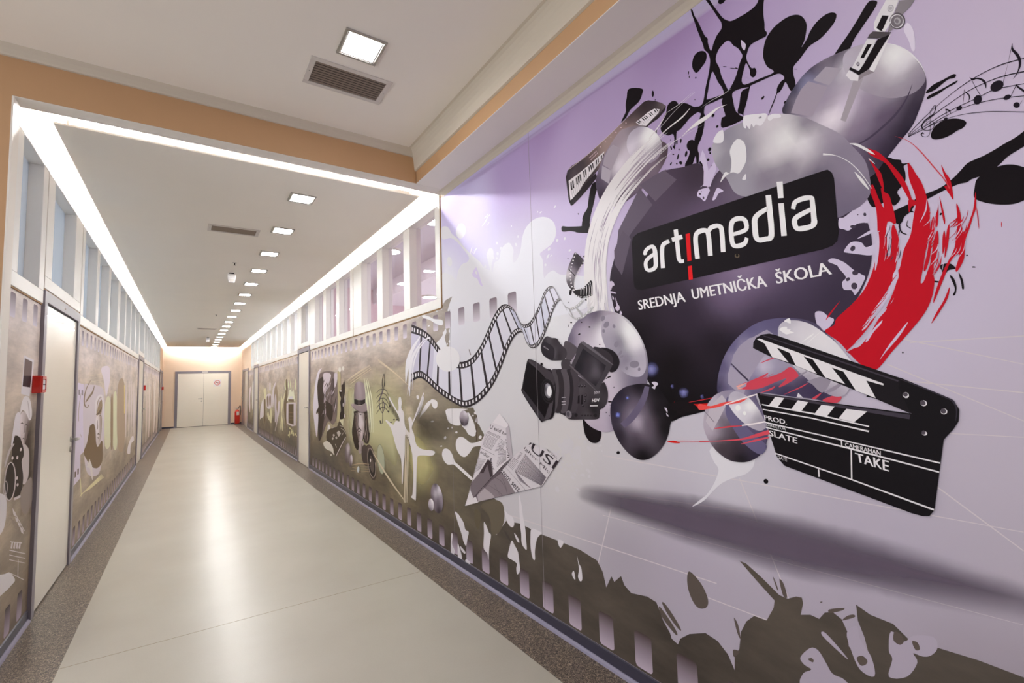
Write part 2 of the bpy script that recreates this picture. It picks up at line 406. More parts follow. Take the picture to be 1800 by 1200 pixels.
# rooms seen through the right hand panes
b = MB().box(5.0, 5.1, 3.4, 10.3, 0, 0.9).box(5.0, 5.1, 3.4, 10.3, 2.6, 3.6).box(5.0, 5.1, 3.4, 3.6, 0.9, 2.6).box(5.0, 5.1, 10.0, 10.3, 0.9, 2.6)  # opening added so that sky light brightens the classroom
struct(b.build('wall_classroom', PINK), 'pale pink classroom window wall seen through the right hand panes', 'wall')
b = MB().box(XR + 0.16, 5.0, 3.4, 3.5, 0, 3.6).box(XR + 0.16, 5.0, 10.2, 10.3, 0, 3.6)
struct(b.build('wall_partition', PINK), 'pale pink partition of the classroom behind the right hand panes', 'wall')
b = MB().box(XR + 0.16, 5.0, 3.4, 10.3, 3.5, 3.6)
struct(b.build('ceiling_classroom', LILACC), 'pale lilac classroom ceiling behind the right hand panes', 'ceiling')
b = MB().box(3.3, 5.0, 3.5, 10.2, 3.18, 3.5)
struct(b.build('trim_12', mat('classroom bulkhead paint', rgb(226, 220, 230), 0.6, noise=0.01)), 'pale dropped bulkhead in the classroom', 'bulkhead')
struct(MB().box(XR + 0.16, 5.0, 3.4, 10.3, -0.05, 0).build('floor_classroom', mat('classroom floor', rgb(190, 184, 170), 0.4, noise=0.03)), 'classroom floor behind the mural wall', 'floor')

# ------------------------------------------------------------------ doors
DN = [0]
def lever(e, x, side, y, z, dirn):
    """lever handle with rose and key rose on a leaf face at x"""
    h = MB().lathe((x, y, z), [(0.025, 0.0), (0.025, 0.006 * -side), (0.02, 0.009 * -side)], 20, 'x').build('handle_rose', STEEL, e)
    pts = [(x - side * 0.005, y, z), (x - side * 0.045, y, z), (x - side * 0.055, y + dirn * 0.012, z), (x - side * 0.055, y + dirn * 0.06, z), (x - side * 0.05, y + dirn * 0.125, z)]
    MB().tube(pts, [0.009, 0.009, 0.0095, 0.009, 0.007], 12).build('handle', STEEL, e, smooth=True)
    MB().lathe((x, y, z - 0.085), [(0.024, 0.0), (0.024, 0.006 * -side), (0.012, 0.009 * -side)], 20, 'x').build('key_rose', STEEL, e)
def side_door(side, y0, y1, label, hinge_far, leaf=LEAF, zt=2.15, far=None):
    DN[0] += 1
    x = XR if side > 0 else XL
    e = empty('door_%d' % DN[0]); struct(e, label, 'door')
    fx = x - side * 0.02; w = 0.075
    far = far or w
    b = MB().box(fx, x + side * 0.01, y0, y0 + w, 0, zt).box(fx, x + side * 0.01, y1 - far, y1, 0, zt).box(fx, x + side * 0.01, y0 + w, y1 - far, zt - 0.075, zt)
    fr = b.build('frame', GREYM, e)
    b = MB().box(x - side * 0.001, x - side * 0.0005, y0 + w, y1 - far, 0, zt - 0.075)
    b.build('gap', DARK, e)
    ya, yb = y0 + w + 0.006, y1 - far - 0.006
    MB().box(x - side * 0.008, x - side * 0.0015, ya, yb, 0.012, zt - 0.088).build('leaf', leaf, e, bevel=0.001)
    # small rating plate on the frame head
    MB().box(fx - side * 0.0015, fx, (y0 + y1) / 2 - 0.02, (y0 + y1) / 2 + 0.02, zt - 0.05, zt - 0.035).build('rating_plate', VENTD, e)
    if hinge_far: lever(e, x - side * 0.008, side, ya + 0.06, 1.06, 1)
    else: lever(e, x - side * 0.008, side, yb - 0.06, 1.06, -1)
    return e
side_door(-1, 4.39, 5.64, 'cream door with grey frame nearest on the left wall', False)
side_door(-1, 11.80, 13.055, 'second cream door along the left wall, edge on', False)
side_door(-1, 19.90, 22.20, 'grey door at the far left corner of the corridor', False, LEAFG, far=0.9)
side_door(1, 8.97, 10.07, 'cream door in the right wall between two mural panels', True)
side_door(1, 16.50, 17.70, 'second cream door in the right wall, narrow in view', True)
d = side_door(1, 19.60, 21.70, 'farthest right hand door beside the fire extinguisher', False)
MB().box(XR - 0.010, XR - 0.0085, 20.72, 21.6, 0.02, 2.05).build('side_panel', mat('dark grey door panel', rgb(112, 104, 100), 0.3, noise=0.04), d)
# double door in the end wall
DN[0] += 1
e = empty('door_%d' % DN[0]); struct(e, 'wide cream double door with grey frame in the end wall', 'door')
b = MB().box(-0.449, -0.367, YE - 0.02, YE, 0, 2.147).box(1.313, 1.397, YE - 0.02, YE, 0, 2.147).box(-0.367, 1.313, YE - 0.02, YE, 2.067, 2.147)
b.build('frame', GREYM, e)
MB().box(-0.367, 1.313, YE - 0.002, YE - 0.001, 0, 2.067).build('gap', DARK, e)
MB().box(-0.361, 0.472, YE - 0.012, YE - 0.003, 0.014, 2.058).build('leaf', LEAF, e)
MB().box(0.477, 1.307, YE - 0.012, YE - 0.003, 0.014, 2.058).build('leaf', LEAF, e)
MB().box(0.41, 0.60, YE - 0.022, YE - 0.02, 2.09, 2.13).build('door_plate', VENTW, e)
yy = YE - 0.012
MB().lathe((0.42, yy, 1.07), [(0.027, 0.0), (0.027, -0.006), (0.02, -0.009)], 20, 'y').build('handle_rose', STEEL, e)
MB().lathe((0.42, yy, 0.975), [(0.027, 0.0), (0.027, -0.006), (0.012, -0.009)], 20, 'y').build('key_rose', STEEL, e)
MB().tube([(0.42, yy - 0.005, 1.07), (0.42, yy - 0.045, 1.07), (0.405, yy - 0.055, 1.07), (0.30, yy - 0.052, 1.07)], 0.009, 12).build('handle', STEEL, e, smooth=True)

# ------------------------------------------------------------------ no smoking sign on the end door
e = empty('no_smoking_sign', (0.93, yy, 1.675)); tag(e, 'round red no smoking sign on the right leaf of the end double door', 'sign')
MB().box(-0.13, 0.13, -0.0015, -0.0002, -0.15, 0.13).build('paper', PAPER, e)
b = MB(); n = 40
ring = lambda r, y: [(r * math.cos(2 * math.pi * i / n), y, r * math.sin(2 * math.pi * i / n)) for i in range(n)]
b.v = ring(0.10, -0.0022) + ring(0.078, -0.0022) + ring(0.10, -0.0015) + ring(0.078, -0.0015)
for i in range(n):
    j = (i + 1) % n
    b.f += [(i, j, n + j, n + i), (i, 2 * n + i, 2 * n + j, j), (n + i, n + j, 3 * n + j, 3 * n + i)]
SIGNR = mat('sign red', rgb(214, 92, 84), 0.4, noise=0.02)
b.build('ring', SIGNR, e)
c, s_ = math.cos(-math.pi / 4), math.sin(-math.pi / 4)
def rq(x0, x1, z0, z1, y): return [(x * c - z * s_, y, x * s_ + z * c) for x, z in ((x0, z0), (x1, z0), (x1, z1), (x0, z1))]
MB().hull(rq(-0.085, 0.085, -0.009, 0.009, -0.0026), rq(-0.085, 0.085, -0.009, 0.009, -0.0018)).build('slash', SIGNR, e)
b = MB().box(-0.055, 0.03, -0.0021, -0.0016, -0.008, 0.008).box(0.034, 0.045, -0.0021, -0.0016, -0.008, 0.008)
b.build('cigarette', BLACK, e)

# ------------------------------------------------------------------ ceiling lamps
def downlight(name, x, y, z, size, diff, label, group):
    e = empty(name, (x, y, z)); tag(e, label, 'ceiling light', group)
    h = size / 2; t = 0.016; d = -0.009
    b = MB()
    for (x0, x1, y0, y1) in ((-h, h, -h, -h + t), (-h, h, h - t, h), (-h, -h + t, -h + t, h - t), (h - t, h, -h + t, h - t)):
        b.box(x0, x1, y0, y1, d, 0)
    b.build('frame', STEEL, e, bevel=0.002)
    k = h - t
    b = MB()
    for (x0, x1, y0, y1) in ((-k, k, -k, -k + 0.008), (-k, k, k - 0.008, k), (-k, -k + 0.008, -k + 0.008, k - 0.008), (k - 0.008, k, -k + 0.008, k - 0.008)):
        b.box(x0, x1, y0, y1, -0.005, -0.001)
    b.build('reflector_rim', VENTW, e)
    MB().box(-k + 0.008, k - 0.008, -k + 0.008, k - 0.008, -0.004, -0.0005).build('diffuser', diff, e)
    return e
ordinal = ['nearest', 'second', 'third', 'fourth', 'fifth', 'sixth', 'seventh', 'eighth', 'ninth', 'tenth', 'eleventh', 'twelfth', 'thirteenth', 'fourteenth', 'fifteenth', 'sixteenth', 'seventeenth', 'farthest']
src = downlight('ceiling_light', 0.781, 4.330, ZP, 0.205, LAMP, 'lit square downlight nearest in the corridor row, just behind the beam', 'row of corridor downlights')
for i in range(1, 18):
    c_ = copy_tree(src)
    c_.location = (0.781, 4.330 + i * 1.0195, ZP)
    c_['label'] = '%s lit square downlight along the corridor row%s' % (ordinal[i], ', touching the end wall' if i == 17 else (', counted from the beam'))
hl = downlight('ceiling_light', 0.765, 2.53, ZC, 0.225, LAMPH, 'lit square downlight beside the large vent on the hall ceiling', 'hall downlights')
for (x, y, lb) in ((0.765, 0.75, 'lit downlight above the viewer on the hall ceiling'), (-1.3, 2.2, 'lit downlight on the hall ceiling left of the opening'), (0.6, -1.2, 'lit downlight on the hall ceiling behind the viewer'), (-1.6, -0.4, 'lit downlight on the hall ceiling towards the side wall')):
    c_ = copy_tree(hl); c_.location = (x, y, ZC); c_['label'] = lb

# ------------------------------------------------------------------ vents
def vent(x0, x1, y0, y1, z, label, blades):
    e = empty('ceiling_vent', ((x0 + x1) / 2, (y0 + y1) / 2, z)); tag(e, label, 'ceiling vent', 'ceiling vents')
    hx, hy = (x1 - x0) / 2, (y1 - y0) / 2; t = 0.032
    b = MB()
    for q in ((-hx, hx, -hy, -hy + t), (-hx, hx, hy - t, hy), (-hx, -hx + t, -hy + t, hy - t), (hx - t, hx, -hy + t, hy - t)):
        b.box(*q, -0.006, 0)
    b.build('frame', VENTW, e, bevel=0.0015)
    MB().box(-hx + t, hx - t, -hy + t, hy - t, -0.0012, -0.0002).build('duct', VENTB, e)
    L = 2 * (hy - t) / blades
    for i in range(blades):
        y = -hy + t + (i + 0.5) * L
        A = [(-hx + t, y - L * 0.30, -0.0016), (-hx + t, y + L * 0.06, -0.0058), (-hx + t, y + L * 0.16, -0.0058), (-hx + t, y - L * 0.20, -0.0016)]
        MB().hull(A, [(hx - t, p[1], p[2]) for p in A]).build('blade', VENTD, e)
    for sx in (-1, 1):
        MB().lathe((sx * (hx - t * 0.5), 0, -0.0075), [(0.004, 0), (0.004, 0.0016)], 10).build('screw', STEEL, e)
    return e
vent(0.543, 1.026, 2.742, 3.02, ZC, 'large slatted air vent in the hall ceiling next to the nearest lamp', 9)
vent(0.125, 0.586, 5.447, 5.69, ZP, 'slatted air vent in the corridor ceiling left of the lamp row', 8)
vent(0.140, 0.600, 15.15, 15.40, ZP, 'far slatted air vent in the corridor ceiling, thin in view', 8)

# ------------------------------------------------------------------ detectors
def sensor(y, label):
    e = empty('motion_sensor', (0.47, y, ZP)); tag(e, label, 'motion sensor', 'motion sensors')
    MB().box(-0.03, 0.03, -0.02, 0.02, -0.016, 0).build('bracket', DARK, e)
    A = [(-0.05, -0.03, -0.016), (0.05, -0.03, -0.016), (0.045, 0.035, -0.016), (-0.045, 0.035, -0.016)]
    B = [(-0.05, -0.045, -0.08), (0.05, -0.045, -0.08), (0.045, 0.03, -0.08), (-0.045, 0.03, -0.08)]
    C = [(-0.038, -0.02, -0.14), (0.038, -0.02, -0.14), (0.035, 0.02, -0.14), (-0.035, 0.02, -0.14)]
    bb = MB().hull(B[::-1], A[::-1]).hull(C[::-1], B[::-1])
    bb.build('housing', PAPER, e, bevel=0.004)
    MB().hull([(-0.03, -0.0425, -0.095), (0.03, -0.0425, -0.095), (0.024, -0.026, -0.132), (-0.024, -0.026, -0.132)],
              [(-0.03, -0.038, -0.095), (0.03, -0.038, -0.095), (0.024, -0.02, -0.132), (-0.024, -0.02, -0.132)]).build('lens', VENTW, e)
sensor(7.7, 'white motion sensor hanging from the corridor ceiling left of the fourth lamp')
sensor(17.9, 'far white motion sensor hanging from the corridor ceiling near the end wall')
def nozzle(x, y, label):
    e = empty('sprinkler', (x, y, ZP)); tag(e, label, 'sprinkler', 'sprinkler heads')
    MB().lathe((0, 0, -0.004), [(0.022, 0), (0.026, 0.004)], 18).build('rose', STEEL, e)
    MB().lathe((0, 0, -0.03), [(0.014, 0), (0.014, 0.003), (0.005, 0.005), (0.006, 0.026)], 14).build('head', VENTB, e)
nozzle(0.463, 7.05, 'small dark sprinkler head just before the nearer motion sensor')
nozzle(0.467, 12.28, 'small dark sprinkler head between the two motion sensors')

# ------------------------------------------------------------------ fire alarm call points on the left wall
def call_point(x, y, label):
    e = empty('fire_alarm_box', (x, y, 1.512)); tag(e, label, 'fire alarm box', 'red alarm boxes on the left wall')
    MB().box(0, 0.045, -0.055, 0.055, -0.056, 0.056).build('body', RED, e, bevel=0.005)
    MB().box(0.045, 0.051, -0.048, 0.048, 0.034, 0.052).box(0.045, 0.051, -0.048, 0.048, -0.052, -0.036).box(0.045, 0.051, -0.048, -0.04, -0.036, 0.034).box(0.045, 0.051, 0.04, 0.048, -0.036, 0.034).build('bezel', RED, e, bevel=0.001)
    MB().box(0.045, 0.0475, -0.038, 0.038, -0.032, 0.03).build('break_glass', PAPER, e)
    MB().box(0.0475, 0.049, -0.03, 0.03, -0.004, 0.002).build('marking', BLACK, e)
call_point(XL, 4.305, 'red fire alarm box nearest, on the left mural beside the first door')
call_point(XL, 13.13, 'red fire alarm box beyond the second left hand door')
call_point(XL + 0.02, 21.45, 'red fire alarm box farthest, on the grey frame near the end wall')

# ------------------------------------------------------------------ fire extinguisher
e = empty('fire_extinguisher', (1.625, 22.16, 0)); tag(e, 'red fire extinguisher standing in the far right corner beside the end door', 'fire extinguisher')
MB().lathe((0, 0, 0), [(0.085, 0.0), (0.092, 0.015), (0.092, 0.46), (0.085, 0.50), (0.06, 0.535), (0.03, 0.555), (0.03, 0.58)], 28).build('cylinder', RED, e, smooth=True)
MB().lathe((0, 0, 0), [(0.094, 0.001), (0.095, 0.03), (0.0925, 0.034)], 28).build('foot_ring', BLACK, e, smooth=True)
MB().lathe((0, 0, 0.58), [(0.026, 0), (0.026, 0.03), (0.014, 0.035), (0.014, 0.06)], 16).build('valve', STEEL, e)
MB().box(-0.10, 0.03, -0.012, 0.012, 0.642, 0.652).box(-0.09, 0.02, -0.01, 0.01, 0.618, 0.626).build('lever', STEEL, e, bevel=0.002)
MB().tube([(0.02, -0.02, 0.60), (0.045, -0.035, 0.64), (0.065, -0.045, 0.70), (0.085, -0.05, 0.735), (0.10, -0.05, 0.72), (0.104, -0.05, 0.62), (0.10, -0.05, 0.35)], 0.012, 10).build('hose', BLACK, e, smooth=True)
b = MB(); n = 8
for z in (0.36, 0.50):
    for i in range(n + 1):
        a = math.radians(-110 + 60 * i / n); b.v.append((0.0935 * math.cos(a), 0.0935 * math.sin(a), z))
b.f = [(i, i + 1, n + 2 + i, n + 1 + i) for i in range(n)]
b.build('paper_label', PAPER, e)

# ------------------------------------------------------------------ lamps of the classroom
def round_lamp(x, y, label):
    e = empty('classroom_light', (x, y, 3.5 if x < 3.3 else 3.18)); tag(e, label, 'ceiling light', 'classroom lamps')
    MB().lathe((0, 0, -0.03), [(0.15, 0), (0.15, 0.022), (0.17, 0.03)], 24).build('rim', VENTW, e)
    MB().lathe((0, 0, -0.034), [(0.13, 0), (0.14, 0.0038)], 24).build('diffuser', LAMPC, e)
for (x, y, lb) in ((2.55, 5.4, 'round classroom lamp behind the nearest right hand pane'), (2.55, 7.0, 'round classroom lamp behind the middle pane of the nearest window'), (2.55, 8.6, 'round classroom lamp behind the second right hand window'), (4.0, 6.2, 'round classroom lamp on the bulkhead behind the nearest window'), (4.0, 8.8, 'round classroom lamp on the bulkhead behind the second window')):
    round_lamp(x, y, lb)
